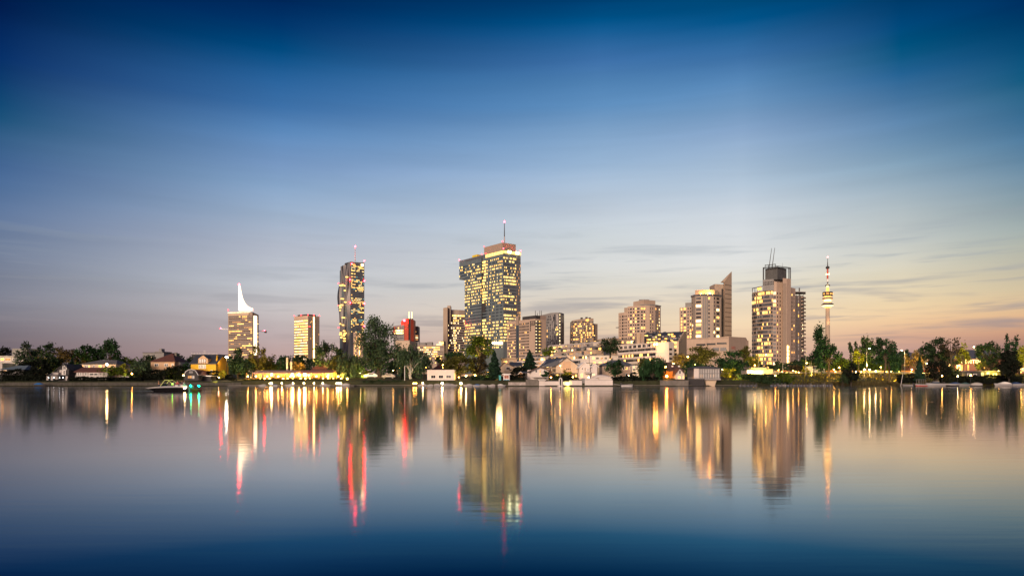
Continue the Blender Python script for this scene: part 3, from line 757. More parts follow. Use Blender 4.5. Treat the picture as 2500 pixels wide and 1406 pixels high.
# ---- round-cornered grey tower behind the hotel
D = 700
root = thing('striped_tower', (X(1350,D), D, G0), 'grey tower with rounded corner and irregular vertical stripes, right of the rose hotel block', 'tower')
ch = [P(1318,D+14), P(1346,D), P(1356,D-3), P(1364,D-3), P(1371,D+1), P(1377,D+10)]
mb = MB(); mb.prism(ch+[(ch[-1][0]+1, D+40), (ch[0][0]*1.06, D+55)], G0, [Z(767,D)]+[Z(763.5,D)]*5+[Z(766,D)]*2, greywall); mb.build('wall', root)
fc = Facade(root, 17)
fc.grid(ch[0], ch[1], .05, .98, Z(845,D), Z(769,D), 7, 11, 1.0, 1.9, p=.12, skip=lambda i, j: (i*7+j*3) % 4 == 0)
strips = [whitedim, glassdark, greywall, glassmid, glassblue, whitedim]
for a_, b_ in zip(ch[1:], ch[2:]):
    LL = math.hypot(b_[0]-a_[0], b_[1]-a_[1]); n = int(LL/.75)
    for i in range(n):
        mb = MB(); z1 = Z(768,D)
        while z1 > Z(845,D):
            h_ = fc.rng.uniform(2, 7); mb.slab(a_, b_, LL*i/n+.06, LL*(i+1)/n-.06, z1-h_+.25, z1, -.05, .15, fc.rng.choice(strips)); z1 -= h_
        mb.build('facade_strip', root)
for k in range(10):
    z1 = Z(769+k*7.9, D); fc.window(ch[3], ch[4], 1.6, z1, 1.3, 1.6, L_white, 'lit_window', .3)
for k in range(6): fc.window(ch[2], ch[3], fc.rng.uniform(.5, 3), Z(778+fc.rng.uniform(0,50), D), .8, 1.4, L_yel, 'lit_window', .3)
mb = MB(); mb.box(X(1340,D), X(1362,D), D+12, D+25, Z(766,D), Z(762.2,D), darkwall); mb.build('plant_room', root)
fc.finish()

# ---- terraced tower
D = 690
root = thing('terraced_tower', (X(1425,D), D, G0), 'mid-height tower with leaning left edge, ragged lit balconies and dark upper floors', 'tower')
ch = [P(1394,D+6), P(1415,D), P(1449,D+2)]
mb = MB(); chb = ch+[(ch[-1][0], D+25), (ch[0][0], D+30)]
cht = [P(1397,D+6), P(1415,D), P(1449,D+2)]; cht += [(cht[-1][0], D+25), (cht[0][0], D+30)]
b0 = len(mb.v); mb.v += [(*p, G0) for p in chb]+[(p[0], p[1], z_) for p, z_ in zip(cht, (Z(781,D), Z(779,D), Z(776.5,D), Z(776.5,D), Z(781,D)))]
for i in range(5): j = (i+1) % 5; mb.face([b0+i, b0+j, b0+5+j, b0+5+i], pinkwall2)
mb.face([b0+5+i for i in range(5)], darkwall); mb.build('wall', root)
A_, B_ = P(1449,D+5), P(1459,D+8)
mb = MB(); mb.prism([A_, B_, (B_[0], D+25), (A_[0], D+25)], G0, Z(789,D), pinkwall2); mb.build('side_wing', root)
fc = Facade(root, 19)
for k in range(10):
    y0 = 784+k*5.3
    for a_, b_, n in ((ch[0], ch[1], 7), (ch[1], ch[2], 13)):
        mb = MB(); LL = math.hypot(b_[0]-a_[0], b_[1]-a_[1])
        for i in range(n):
            pr = .06 if k < 1 else .32
            mb.slab(a_, b_, LL*i/n+.15+(.6 if k < 5 and a_ == ch[0] and i == 0 else 0), LL*(i+1)/n-.15, Z(y0+3.0,D), Z(y0,D), 0, .3, fc.pick(pr, (glassdark, glassmid, greywall), (L_warm, L_yel, L_dim)))
        mb.build('balcony_band', root)
fc.bands(A_, B_, .1, .9, Z(835,D), Z(791,D), 9, 3, frac=.5, gap=.3, p=.1)
for px, dz in ((1432,2.5),(1440,2),(1420,2)): mb = MB(); mb.box(X(px,D), X(px+5,D), D+8, D+12, Z(780,D), Z(778,D)+dz, darkwall); mb.build('roof_unit', root)
mb = MB(); mb.slab(ch[1], ch[2], 6.5, 9.5, Z(784,D), Z(779,D), .2, .7, L_warm); mb.build('roof_light', root)
fc.finish()

# ---- stepped apartment tower
D = 605
root = thing('apartment_tower', (X(1562,D), D, G0), 'rose apartment tower with stepped left shoulder, standing alone above the terraced housing', 'apartment tower')
def chain_prism(mb, ch, depth, z1, m, z0=G0):
    q = lambda p, d: (p[0]*(1+d/p[1]), p[1]+d)
    mb.prism(ch+[q(ch[-1], depth), q(ch[0], depth+5)], z0, z1, m)
chA = [P(1510,D+16), P(1524,D+10), P(1532,D+8)]; chB = [P(1532,D+4), P(1550,D), P(1563,D-3)]; chC = [P(1563,D-3), P(1586,D-3), P(1600,D), P(1613,D+8)]
mb = MB(); chain_prism(mb, chA, 20, Z(760,D), pinkwall); chain_prism(mb, chB, 25, Z(747,D), pinkwall); chain_prism(mb, chC, 25, Z(745.5,D), pinkwall)
chain_prism(mb, [P(1524,D+12), P(1533,D+10)], 18, Z(748,D), pinkwall2); mb.build('wall', root)
mb = MB(); chain_prism(mb, [P(1546,D+6), P(1572,D+3), P(1600,D+6)], 14, [Z(735,D), Z(731,D), Z(732,D), Z(732,D), Z(735,D)], pinkwall2, Z(748,D)); chain_prism(mb, [P(1560,D+5), P(1585,D+5)], 10, Z(729.5,D), greywall, Z(740,D)); mb.build('penthouse', root)
mb = MB(); 
for a_, b_ in zip(chC, chC[1:]): mb.slab(a_, b_, -.2, math.hypot(b_[0]-a_[0], b_[1]-a_[1])+.2, Z(746,D), Z(743.8,D), -.3, .4, greywall)
mb.build('roof_railing', root)
fc = Facade(root, 23); fhp = 7.85
for k in range(10):
    y0 = 754+k*fhp
    def win(a_, b_, px, wpx, p, dark=glassdark, lits=(L_warm, L_yel), name='window'):
        u = at(a_, b_, px)*math.hypot(b_[0]-a_[0], b_[1]-a_[1]); fc.window(a_, b_, u, Z(y0,D), wpx/F*D, 1.5, fc.pick(p, dark, lits), name)
    if k > 1: win(chA[0], chA[1], 1514, 2, .15); win(chA[0], chA[1], 1520.5, 5, .15); win(chA[1], chA[2], 1526, 2.4, .1); win(chA[1], chA[2], 1529.5, 2, .1)
    win(chB[0], chB[1], 1535, 1.6, .3); win(chB[0], chB[1], 1540.5, 5, .5); win(chB[0], chB[1], 1547, 3, .25); win(chB[1], chB[2], 1552, 3, .25); win(chB[1], chB[2], 1558.5, 6, .3, (glassdark, glassblue))
    win(chC[0], chC[1], 1567, 4, .3); win(chC[0], chC[1], 1573, 3.5, .35)
    win(chC[1], chC[2], 1588, 2, .1); win(chC[1], chC[2], 1593.5, 2, .15)
    win(chC[2], chC[3], 1601, 3, .12, glassmid); win(chC[2], chC[3], 1605, 2.5, .12, glassmid); win(chC[2], chC[3], 1609.5, 3.5, .7, glassmid, (L_white, L_dim))
mb = MB(); mb.slab(chA[0], chA[1], -2.5, 1, Z(797,D), Z(795,D), -1, 1, greywall); mb.build('side_balcony', root)
for k in range(11):
    mb = MB(); y0 = 750+k*fhp
    for a_, b_ in zip(chC, chC[1:]): mb.slab(a_, b_, 0, math.hypot(b_[0]-a_[0], b_[1]-a_[1]), Z(y0,D), Z(y0,D)+.1, 0, .07, pinkwall2)
    mb.build('floor_line', root)
fc.finish()

# ---- tower with the triangular sail wall
D = 520
root = thing('sail_tower', (X(1725,D), D, G0), 'beige apartment tower with warm lit crown and tall triangular fin wall on its right', 'apartment tower')
W0 = [P(1659,D+22), P(1689,D+14)]
ch = [P(1688,D+6), P(1698,D-2), P(1716,D-5), P(1742,D-4), P(1761,D+2)]
mb = MB(); mb.prism(W0+[(W0[1][0]*1.03, D+36), (W0[0][0]*1.04, D+42)], G0, Z(744,D), pinkwall); chain_prism(mb, ch, 22, Z(722.5,D), concrete); mb.build('wall', root)
mb = MB(); chain_prism(mb, [P(1697,D+4), P(1712,D+1), P(1745,D+2), P(1754,D+5)], 12, Z(707,D), beige, Z(724,D)); chain_prism(mb, [P(1673,D+20), P(1688,D+18)], 10, Z(732,D), greywall, Z(746,D)); mb.build('penthouse', root)
mb = MB()
for a_, b_ in zip(ch, ch[1:]): mb.slab(a_, b_, -.2, math.hypot(b_[0]-a_[0], b_[1]-a_[1])+.2, Z(724,D), Z(719.5,D), .1, .5, glassmid)
mb.build('terrace_railing', root)
for px, r_ in ((1712,.55), (1724,.5), (1733,.8), (1739,.45)):
    mb = MB(); mb.ball((X(px,D), D+.3, Z(718.5,D)), r_, O_lamp, 8, 4); mb.build('terrace_lamp', root)
added_spot(X(1733,D), D-1, Z(716,D), 9000, (1, .5, .15), .3, (0,1,.2)); added_spot(X(1712,D), D-1, Z(716,D), 3500, (1, .5, .15)); added_spot(X(1735,D), D+1, Z(708,D)+1, 2500, (1, .5, .15))
A_, B_ = P(1745,D+10), P(1772,D+13)
mb = MB(); mb.prism([A_, B_, (B_[0], D+24), (A_[0], D+24)], G0, Z(689,D), concrete); mb.build('lift_tower', root)
mb = MB(); A_, B_ = P(1768.5,D+8), P(1786.5,D+14)
b0 = len(mb.v)
pts = [(*P(1768.5,D+8), G0), (*P(1786.5,D+14), G0), (*P(1786.5,D+14), Z(662.5,D+14)), (*P(1761,D+7.5), Z(688.5,D+8)), (*P(1768.5,D+8), Z(688.8,D+8))]
mb.v += pts+[(p[0]+.5, p[1]+4, p[2]) for p in pts]
mb.face([b0+i for i in range(5)], beige); mb.face([b0+9-i for i in range(5)], beige)
for i in range(5): j = (i+1) % 5; mb.face([b0+i, b0+5+i, b0+5+j, b0+j], beige if i != 2 else slate)
mb.build('fin_wall', root)
for k in range(12):
    mb = MB(); y0 = 692+k*11.3; LL = math.hypot(B_[0]-A_[0], B_[1]-A_[1]); mb.slab(A_, B_, .8, LL-.1, Z(y0,D), Z(y0,D)+.35, -.1, .12, darkwall); mb.build('panel_joint', root)
mb = MB(); mb.slab(P(1745,D+10), P(1772,D+13), 6.1, 7.4, Z(825,D), Z(700,D), 0, .3, darkwall); mb.build('glass_slot', root)
fc = Facade(root, 29); fhp = 9.15
for k in range(13):
    y0 = 729.5+k*fhp
    a_, b_ = W0
    if k > 1:
        y1 = 748+(k-2)*7.9
        for px, wp, p in ((1664,3,.55), (1672,6,.45), (1680,4,.3), (1686,3,.5)): fc.window(a_, b_, at(a_,b_,px)*math.hypot(b_[0]-a_[0],b_[1]-a_[1]), Z(y1,D), wp/F*D, 1.4, fc.pick(p, (glassdark, glassdark, glassmid), (L_yel, L_warm)))
    for a_, b_, px, wp, p in ((ch[0],ch[1],1691,2,.35), (ch[1],ch[2],1705.5,12,.55), (ch[2],ch[3],1731,4,.15), (ch[3],ch[4],1742.3,4,.25), (ch[3],ch[4],1752.5,10,.5)):
        LL = math.hypot(b_[0]-a_[0], b_[1]-a_[1]); fc.window(a_, b_, min(LL*.93, max(LL*.1, at(a_,b_,px)*LL)), Z(y0,D), wp/F*D, 1.55, fc.pick(p, (glassdark, glassmid), (L_yel, L_warm, L_hot)))
mb = MB()
for px in (1717, 1722, 1727): mb.slab(ch[2], ch[3], at(ch[2],ch[3],px)*8-.45, at(ch[2],ch[3],px)*8+.45, G0, Z(726,D), 0, .15, greywall)
mb.build('facade_rib', root)
fc.finish()

# ---- windowless podium
D = 430
ch = [P(1670,D+8), P(1779.5,D-4)]; c2 = P(1821,D+14); c3 = P(1827.5,D+16)
root = thing('podium_building', (X(1750,D), D, G0), 'broad low beige podium with long slot windows in front of the sail tower', 'building')
mb = MB(); mb.prism([ch[0], ch[1], c2, (c2[0]*1.09, D+50), (ch[0][0]*1.09, D+45)], G0, [Z(828.5,D+8), Z(821.5,D-4), Z(823,D+10), Z(823,D), Z(828,D)], pinkwall); mb.prism([c2, c3, (c3[0]*1.05, D+45), (c2[0]*1.05, D+45)], G0, Z(831,D+15), pinkwall); mb.build('wall', root)
LA = math.hypot(ch[1][0]-ch[0][0], ch[1][1]-ch[0][1])
for p0, p1 in ((1700,1722.5),(1725,1747),(1750,1774)):
    mb = MB(); mb.slab(ch[0], ch[1], LA*at(ch[0],ch[1],p0), LA*at(ch[0],ch[1],p1), Z(843-(p0-1700)*.045,D), Z(838.5-(p0-1700)*.045,D), -.05, .2, glassdark); mb.build('slot_window', root)
for p0, p1 in ((1740,1756),(1758.5,1773.5)):
    mb = MB(); mb.slab(ch[0], ch[1], LA*at(ch[0],ch[1],p0), LA*at(ch[0],ch[1],p1), Z(857,D), Z(848.5,D), -.05, .2, glassmid); mb.build('window', root)
L2_ = math.hypot(c2[0]-ch[1][0], c2[1]-ch[1][1])
text_mesh('ARES', ch[1], c2, L2_*at(ch[1],c2,1790), Z(849,D), 2.6, mat('sign_faded_red', (.45,.16,.13)), .15, 'lettering', root)
mb = MB(); mb.slab(ch[0], ch[1], 0, LA, Z(827,D), Z(826,D), -1, 0, pinkwall2); mb.build('parapet', root)

# ---- right-hand complex tower
D = 500
root = thing('glass_cage_tower', (X(1890,D), D, G0), 'bulky stone and glass tower crowned by a dark steel cage and two slanting masts', 'tower')
cl = [P(1836,D+14), P(1846,D+8), P(1862,D+2), P(1887,D-4)]; cr = [P(1887,D-4), P(1896,D-4), P(1911,D-1)]; cs = [P(1911,D-5), P(1921,D-4), P(1931,D-1)]; ce = [P(1931,D+4), P(1942,D+9)]
mb = MB(); chain_prism(mb, cl, 25, Z(709,D), pinkwall2); chain_prism(mb, cl[2:], 20, Z(701,D), pinkwall2, Z(711,D)); mb.build('glass_wing_wall', root)
mb = MB(); chain_prism(mb, cr, 22, Z(687,D), pinkwall); chain_prism(mb, cs, 26, Z(682,D), pinkwall); chain_prism(mb, ce, 18, Z(700,D), pinkwall)
chain_prism(mb, [P(1863,D-1), P(1889,D-5)], 14, Z(683.5,D), greywall, Z(711,D)); chain_prism(mb, [P(1911,D-4.5), P(1931,D)], 10, Z(681,D), pinkwall, Z(700,D)); mb.build('wall', root)
mb = MB(); mb.slab(cs[0], cs[1], .1, 2.9, Z(888,D), Z(694,D), 0, .12, pinkwall2); mb.build('wall_groove', root)
fc = Facade(root, 37); fhp = 9.45
for k in range(21):
    y0 = 703+k*fhp
    if k: 
        for (a_, b_, n, pr) in ((cl[0], cl[1], 4, .12), (cl[1], cl[2], 6, .45), (cl[2], cl[3], 12, .22)):
            LL = math.hypot(b_[0]-a_[0], b_[1]-a_[1]); mb = MB(); cur = fc.rng.random() < pr
            if k in (17, 18): pr = .8
            for i in range(n):
                if fc.rng.random() < .45: cur = fc.rng.random() < pr
                lean = (i/n + (k-2)*.02) if n == 12 else 0
                dk = glassblue if n == 12 and .1 < lean-.0 < .65 and k < 15 else fc.rng.choice((glassmid, glassblue, greywall, glassdark))
                mb.slab(a_, b_, LL*i/n+.08, LL*(i+1)/n-.08, Z(y0+6.3,D), Z(y0,D), 0, .2, fc.rng.choice((L_warm, L_yel)) if cur else dk)
            mb.build('window_band', root)
        for px in (1898, 1904.5):
            fc.window(cr[1], cr[2], at(cr[1],cr[2],px)*math.hypot(cr[2][0]-cr[1][0],cr[2][1]-cr[1][1]), Z(y0+5,D), .75, 1.35, fc.pick(.22, glassdark, (L_yel, L_warm)))
        fc.window(cr[0], cr[1], 1.2, Z(y0+5,D), 1.9, 1.9, fc.pick(.2, (glassmid, greywall), (L_white, L_yel)))
        for px, p in ((1933.5, .25), (1938.5, .25)):
            fc.window(ce[0], ce[1], at(ce[0],ce[1],px)*math.hypot(ce[1][0]-ce[0][0],ce[1][1]-ce[0][1]), Z(y0+5,D), .75, 1.35, fc.pick(p, glassdark, (L_yel, L_warm)))
for k in range(5):
    mb = MB(); y0 = 844+k*8.6
    mb.slab(cs[1], cs[2], .3, 1.5, Z(y0+7.4,D), Z(y0,D), 0, .25, L_hot); mb.slab(cs[1], cs[2], 1.75, 2.75, Z(y0+7.4,D), Z(y0+.8,D), 0, .25, L_yel); mb.build('lobby_window', root)
for k in range(2):
    mb = MB(); 
    for i in range(7): mb.slab(P(1863,D-1), P(1889,D-5), .4+i*1.05, 1.0+i*1.05, Z(692+k*5,D), Z(689+k*5,D), 0, .15, glassdark)
    mb.build('window_band', root)
mb = MB()                                        # open pergola on the left shoulder
for px in (1837, 1843, 1849, 1855): mb.tube((*P(px,D+9), Z(710,D)), (*P(px,D+9), Z(701,D)), .22, .22, darkmetal, 5)
mb.tube((*P(1836,D+9), Z(700.5,D)), (*P(1863,D+4), Z(697,D)), .3, .3, darkmetal, 5); mb.build('pergola', root)
mb = MB(); mb.slab(P(1848,D+8), P(1862,D+4), .4, 3.9, Z(706,D), Z(699,D), 0, .3, L_warm); mb.build('penthouse_window', root)
cagem = mat('cage_panel', (.075, .078, .08), rough=.7, var=.3, scale=.6)
mb = MB(); mb.prism([P(1868,D+2), P(1898,D-3), P(1920,D+3), P(1920,D+13), P(1868,D+13)], Z(683.5,D), [Z(656,D), Z(652.5,D), Z(655,D), Z(655,D), Z(656,D)], cagem); mb.build('cage_panel', root)
mb = MB()
cc = [P(1863,D), P(1898,D-5), P(1930,D+2)]
for a_, b_ in zip(cc, cc[1:]):
    for y0 in (652.5, 655, 688): mb.tube((*a_, Z(y0 + (0 if a_ is cc[1] else 1), D)), (*b_, Z(y0,D)), .25, .25, darkmetal, 5)
for px in (1863, 1864.8, 1925, 1928, 1930): 
    p_ = ptat(cc[0], cc[1], px) if px < 1898 else ptat(cc[1], cc[2], px)
    mb.tube((*p_, Z(688 if px > 1890 else 700,D)), (*p_, Z(653,D)), .25, .25, darkmetal, 5)
for px in (1868, 1876, 1885, 1893): p_ = P(px, D); mb.tube((*p_, Z(655,D)), (*p_, Z(646,D)), .2, .2, darkmetal, 5)
mb.tube((*P(1868,D), Z(648,D)), (*P(1894,D), Z(645,D)), .25, .25, darkmetal, 5); mb.build('steel_cage', root)
for p0, p1, yt in ((1877, 1884, 604), (1884.5, 1891.5, 603)):
    mb = MB(); mb.tube((*P(p0,D+3), Z(656,D)), (*P(p1,D+3), Z(yt,D)), .3, .14, darkmetal, 6); mb.build('mast', root)
mb = MB(); mb.tube((*P(1910.5,D+4), Z(655,D)), (*P(1910.5,D+4), Z(640,D)), .1, .06, darkmetal, 5); mb.build('antenna', root)
fc.finish()
root = thing('balcony_block', (X(1953,D+20), D+20, G0), 'narrow dark balcony block with a flat projecting canopy, attached right of the cage tower', 'apartment block')
D2 = D+14; ch = [P(1942,D2-2), P(1956,D2), P(1963,D2+5)]
mb = MB(); chain_prism(mb, ch, 20, Z(722,D2), mat('cladding_brown', (.13,.11,.10), var=.2)); mb.build('wall', root)
mb = MB(); mb.prism([P(1942,D2-3), P(1967,D2-1), P(1967,D2+10), P(1942,D2+10)], Z(714.5,D2), Z(712.5,D2), greywall)
for px in (1945, 1955, 1962): mb.tube((*P(px,D2+3), Z(722,D2)), (*P(px,D2+3), Z(714,D2)), .2, .2, metal, 5)
mb.build('canopy_roof', root)
mb = MB(); mb.tube((*P(1951.5,D2+3), Z(722,D2)), (*P(1951.5,D2+3), Z(701.5,D2)), .45, .45, darkmetal, 6); mb.build('chimney', root)
fc = Facade(root, 41); LL = math.hypot(ch[2][0]-ch[1][0], ch[2][1]-ch[1][1])
for k in range(19):
    y0 = 724+k*8.9
    mb = MB(); mb.slab(ch[1], ch[2], 0, LL+.9, Z(y0,D2)-1.1, Z(y0,D2), .0, 1.1, pinkwall2); mb.build('balcony', root)
    fc.window(ch[1], ch[2], LL*.5, Z(y0-2.5,D2), 1.7, 1.0, fc.pick(.3, glassdark, (L_white, L_warm)), out=.2)
    fc.window(ch[0], ch[1], 1.3, Z(y0+3,D2), .9, 2.0, fc.pick(.12, glassmid, (L_warm,)), 'tall_window', out=.15)
    fc.window(ch[0], ch[1], 2.9, Z(y0+3,D2), .6, 2.0, fc.pick(.1, (glassmid, whitedim), (L_warm,)), 'tall_window', out=.15)

# ---- telecommunication tower
D = 1414; cx, cy = X(2020.5, D), D
root = thing('television_tower', (cx, cy, G0), 'slender television tower with stacked round lit pods, ball and red-white mast', 'television tower')
mb = MB(); mb.lathe(cx, cy, [(5.4, G0), (4.6, Z(830,D)), (3.7, Z(746,D))], beige, 20); mb.build('shaft', root, smooth=True)
mb = MB(); mb.lathe(cx, cy, [(3.5, Z(752,D)), (8, Z(749,D)), (11.8, Z(745.5,D)), (12, Z(743.5,D)), (10, Z(741.5,D)), (7, Z(738,D)), (6.5, Z(736,D))], [L_warm, L_white, darkwall, darkwall, whitedim, L_warm, L_dim], 28); mb.build('observation_disc', root)
mb = MB(); mb.lathe(cx, cy, [(6.4,Z(737,D)),(6.4,Z(732,D)),(9.6,Z(731.5,D)),(9.8,Z(728,D)),(9.6,Z(726,D)),(7,Z(725.5,D)),(7,Z(723,D)),(9.8,Z(722.5,D)),(9.8,Z(713,D)),(4,Z(712.5,D))],
    [L_hot, L_warm, greywall, L_dim, greywall, L_warm, greywall, darkwall, darkwall, greywall], 28); mb.build('restaurant_pod', root)
for k in range(14):
    a_ = math.pi*(1+(k+.5)/14); mb = MB(); x_, y_ = cx+9.9*math.cos(a_), cy+9.9*math.sin(a_)
    mb.box(x_-.7, x_+.7, y_-.1, y_+.3, Z(719.5,D), Z(716.5,D), L_warm if k % 3 else glassdark); mb.build('pod_window', root)
mb = MB(); mb.lathe(cx, cy, [(3.2,Z(713,D)),(2.6,Z(704,D)),(2.4,Z(702,D))], L_warm, 12); mb.build('neck', root)
mb = MB(); mb.ball((cx,cy,Z(697.5,D)), 3.0, L_white, 14, 8); mb.lathe(cx, cy, [(4.7,Z(698.2,D)),(4.7,Z(696,D)),(4.2,Z(695.6,D))], darkmetal, 16); mb.build('lower_ball', root)
mb = MB(); mb.tube((cx,cy,Z(695,D)), (cx,cy,Z(688,D)), 1.2, 1.2, darkmetal, 8)
for k, (ya, yb) in enumerate(((688,681),(681,671),(671,668),(668,657))): mb.tube((cx,cy,Z(ya,D)), (cx,cy,Z(yb,D)), 1.8, 1.7, (whitepaint, redmetal)[k % 2], 8)
mb.build('painted_mast', root)
mb = MB(); mb.ball((cx,cy,Z(653.5,D)), 3.9, darkwall, 14, 8, .85); mb.build('upper_ball', root)
mb = MB(); mb.tube((cx,cy,Z(651,D)), (cx,cy,Z(640,D)), 1.1, .7, darkmetal, 6); mb.tube((cx,cy,Z(640,D)), (cx,cy,Z(629,D)), .6, .35, darkmetal, 6); mb.build('antenna', root)
red_light(root, cx, cy, Z(627.5,D), 1.0, lit('lamp_pink', (1,.08,.07), 60, var=0))
red_light(root, cx-2.2, cy-1, Z(669.5,D), .9, O_lamp); red_light(root, cx+2.2, cy-1, Z(669.5,D), .9, O_lamp)
added_spot(cx, cy-18, Z(790,D), 40000, (1,.62,.36), 1, (0,1,.9), 120)
# ================================================================== VEGETATION
Lf_dark = leaf('leaves_dark', (.034, .062, .030))
Lf_deep = leaf('leaves_deep_green', (.030, .070, .030))
Lf_mid = leaf('leaves_green', (.10, .15, .024), trans=.5)
Lf_olive = leaf('leaves_olive', (.115, .120, .032), trans=.45)
Lf_lamplit = leaf('leaves_lamplit', (.24, .25, .03), trans=.45)  # yellow lamp glow put into the leaf colour
Lf_autumn_lit = leaf('leaves_autumn_lit', (.26, .19, .06), trans=.4)  # autumn gold raised to carry the orange lamplight on these crowns
Lf_grey = leaf('leaves_grey_green', (.065, .108, .058))
Lf_brown = leaf('leaves_copper', (.075, .062, .034))
Lf_pine = leaf('needles', (.022, .048, .030), trans=.1)
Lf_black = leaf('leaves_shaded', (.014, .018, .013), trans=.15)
def leaf_mesh(name, parent, C, size, m, rs, el=1.0, droop=0):
    n = len(C); A = rs.normal(size=(n,3)); A /= np.linalg.norm(A, axis=1)[:,None]
    B = rs.normal(size=(n,3)); B -= (A*B).sum(1)[:,None]*A; B /= np.linalg.norm(B, axis=1)[:,None]
    if droop: A = np.tile([0,0,1.], (n,1)) + .25*A; B[:,2] *= .2
    s = size*(.55+.9*rs.random(n))[:,None]*.5; A = A*s*el; B = B*s
    V = np.stack([C-A*1.1, C+B*.8, C+A*1.1, C-B*.8], 1).reshape(-1,3) - np.array(parent['_o'])
    me = bpy.data.meshes.new(name); me.vertices.add(4*n); me.vertices.foreach_set('co', V.ravel())
    me.loops.add(4*n); me.loops.foreach_set('vertex_index', np.arange(4*n)); me.polygons.add(n); me.polygons.foreach_set('loop_start', np.arange(n)*4)
    me.materials.append(m); me.update(calc_edges=True); me.validate()
    o = bpy.data.objects.new(name, me); col.objects.link(o); o.parent = parent; o['_o'] = tuple(parent['_o']); return o
TREES = 0
def tree(px, hw, top, bot, D, kind, m, label, cov=3.2, name=None, group=None, base=None, trunkm=None, lobes=None, seed=None, lean=0):
    global TREES
    TREES += 1; rs = np.random.RandomState(seed or 100+TREES); rg = random.Random(200+TREES)
    x, y = X(px, D), D; g0 = gz(x, y) if base is None else base
    zt, zb = Z(top, D), max(Z(bot, D), g0+.2); R = hw/F*D*(1 if kind in ('conifer','spruce') else 1.15); Hh = zt-zb; cz = (zt+zb)/2
    nm = name or {'conifer':'conifer', 'spruce':'conifer', 'willow':'willow', 'shrub':'shrub', 'poplar':'poplar'}.get(kind, 'tree')
    root = thing(nm, (x, y, g0-.1), label, {'conifer':'tree','willow':'tree','poplar':'tree'}.get(nm, nm), group)
    ls = .46*D/220
    area = 2*R*Hh*.78; n = min(int(3.0*cov*area/(ls*ls)), 18000)
    tm = trunkm or bark; mb = MB()
    if kind in ('conifer', 'spruce'):
        tt = rs.random(n)**.65; zz = zt - tt*Hh; rr_ = R*(tt**.85)*(.35+.65*rs.random(n)**.5)*(1+.18*np.sin(tt*38+rs.random()*6))
        th = rs.random(n)*2*math.pi; lob = 1+.16*np.sin(th*5+tt*20)
        C = np.stack([x+rr_*np.cos(th)*lob, y+rr_*np.sin(th)*lob, zz-rr_*.18+rs.normal(size=n)*.1], 1)
        mb.tube((x,y,g0-.1), (x,y,zt-Hh*.05), max(.12,R*.06), .04, tm, 6)
        for k in range(26):
            t_ = .1+.85*k/26; a_ = k*2.4; mb.tube((x,y,zt-t_*Hh), (x+R*t_*.8*math.cos(a_), y+R*t_*.8*math.sin(a_), zt-t_*Hh-R*t_*.15), .06, .02, tm, 4)
        mb.build('trunk', root); leaf_mesh('crown', root, C, ls*1.0, m, rs); return root
    nl = lobes or {'round':14,'open':17,'fan':26,'flat':16,'poplar':9,'willow':10,'shrub':8}[kind]
    LC = []
    for i in range(nl):
        for _ in range(60):
            u = rs.uniform(-1, 1, 3)
            if kind == 'poplar': u[2] = -1+2*(i+.5)/nl; u[:2] *= .55*(1-abs(u[2])**2.5)+.1; ok = True
            else:
                r_ = np.linalg.norm(u); ok = .35 < r_ < .85
                if kind == 'flat': ok = ok and u[2] > -.45
                if kind == 'fan': 
                    lim = .62+.38*min(1, (u[2]+1)/.8); ok = math.hypot(u[0], u[1]) < lim and math.hypot(u[0], u[1]) > lim*.2 and r_ < .9
            if ok and all(np.linalg.norm(u-v) > .30 for v in LC): break
        LC.append(u)
    LC = np.array(LC)
    sg = {'round':.27,'open':.19,'fan':.22,'flat':.24,'poplar':.26,'willow':.28,'shrub':.34}[kind]
    ncl = {'open':10,'fan':13}.get(kind, 8)
    cl = []; 
    for L_ in LC:
        for _ in range(ncl):
            d_ = rs.normal(size=3); d_ /= np.linalg.norm(d_); cl.append(L_ + d_*sg*(.6+.75*rs.random()))
    cl = np.array(cl)
    for q in cl:
        r_ = np.linalg.norm(q)
        if r_ > 1: q *= 1/r_*(1-.08*rs.random())
    idx = rs.randint(0, len(cl), n); w_ = rs.random(len(cl))**1.0; keep = rs.random(n) < (.35+.65*w_[idx]); idx = idx[keep]
    cs = {'open':.075,'fan':.10,'flat':.10}.get(kind, .125)
    U = cl[idx] + rs.normal(size=(len(idx),3))*cs
    if kind == 'willow':
        U[:,2] = U[:,2] - rs.random(len(U))**1.5*.9*(.3+np.hypot(U[:,0],U[:,1]))*.8; U[:,2] = np.clip(U[:,2], -1, 1)
    C = np.stack([x+U[:,0]*R+lean*(U[:,2]+1)*R, y+U[:,1]*R*.9, cz+U[:,2]*Hh/2], 1)
    C[:,2] = np.maximum(C[:,2], g0+.05)
    W_ = lambda q: (x+q[0]*R+lean*(q[2]+1)*R, y+q[1]*R*.9, cz+q[2]*Hh/2)
    tr = max(.10, min(.9, R*.085 if kind not in ('fan',) else R*.12))
    hs = zb + Hh*(.12 if kind != 'flat' else .3)
    if kind == 'shrub': hs = g0+Hh*.15; tr = .06
    hs = max(hs, g0+.4)
    mb.tube((x,y,g0-.1), (x+rg.uniform(-.1,.1)*R,y,hs), tr, tr*.75, tm, 8)
    for L_ in LC:
        e = W_(L_); mid = (x+(e[0]-x)*.35, y+(e[1]-y)*.35, hs+(e[2]-hs)*.5)
        mb.tube((x,y,hs-.2), mid, tr*.55, tr*.35, tm, 6); mb.tube(mid, e, tr*.35, tr*.16, tm, 5)
        dd = np.linalg.norm(cl-L_, axis=1).argsort()[:6]
        for k in dd: mb.tube(e, W_(cl[k]), tr*.14, tr*.05, tm, 4)
    mb.build('trunk' if kind != 'shrub' else 'stem', root)
    leaf_mesh('crown' if kind != 'shrub' else 'foliage', root, C, ls, m, rs, el=1.8 if kind == 'willow' else 1.15, droop=kind == 'willow')
    return root
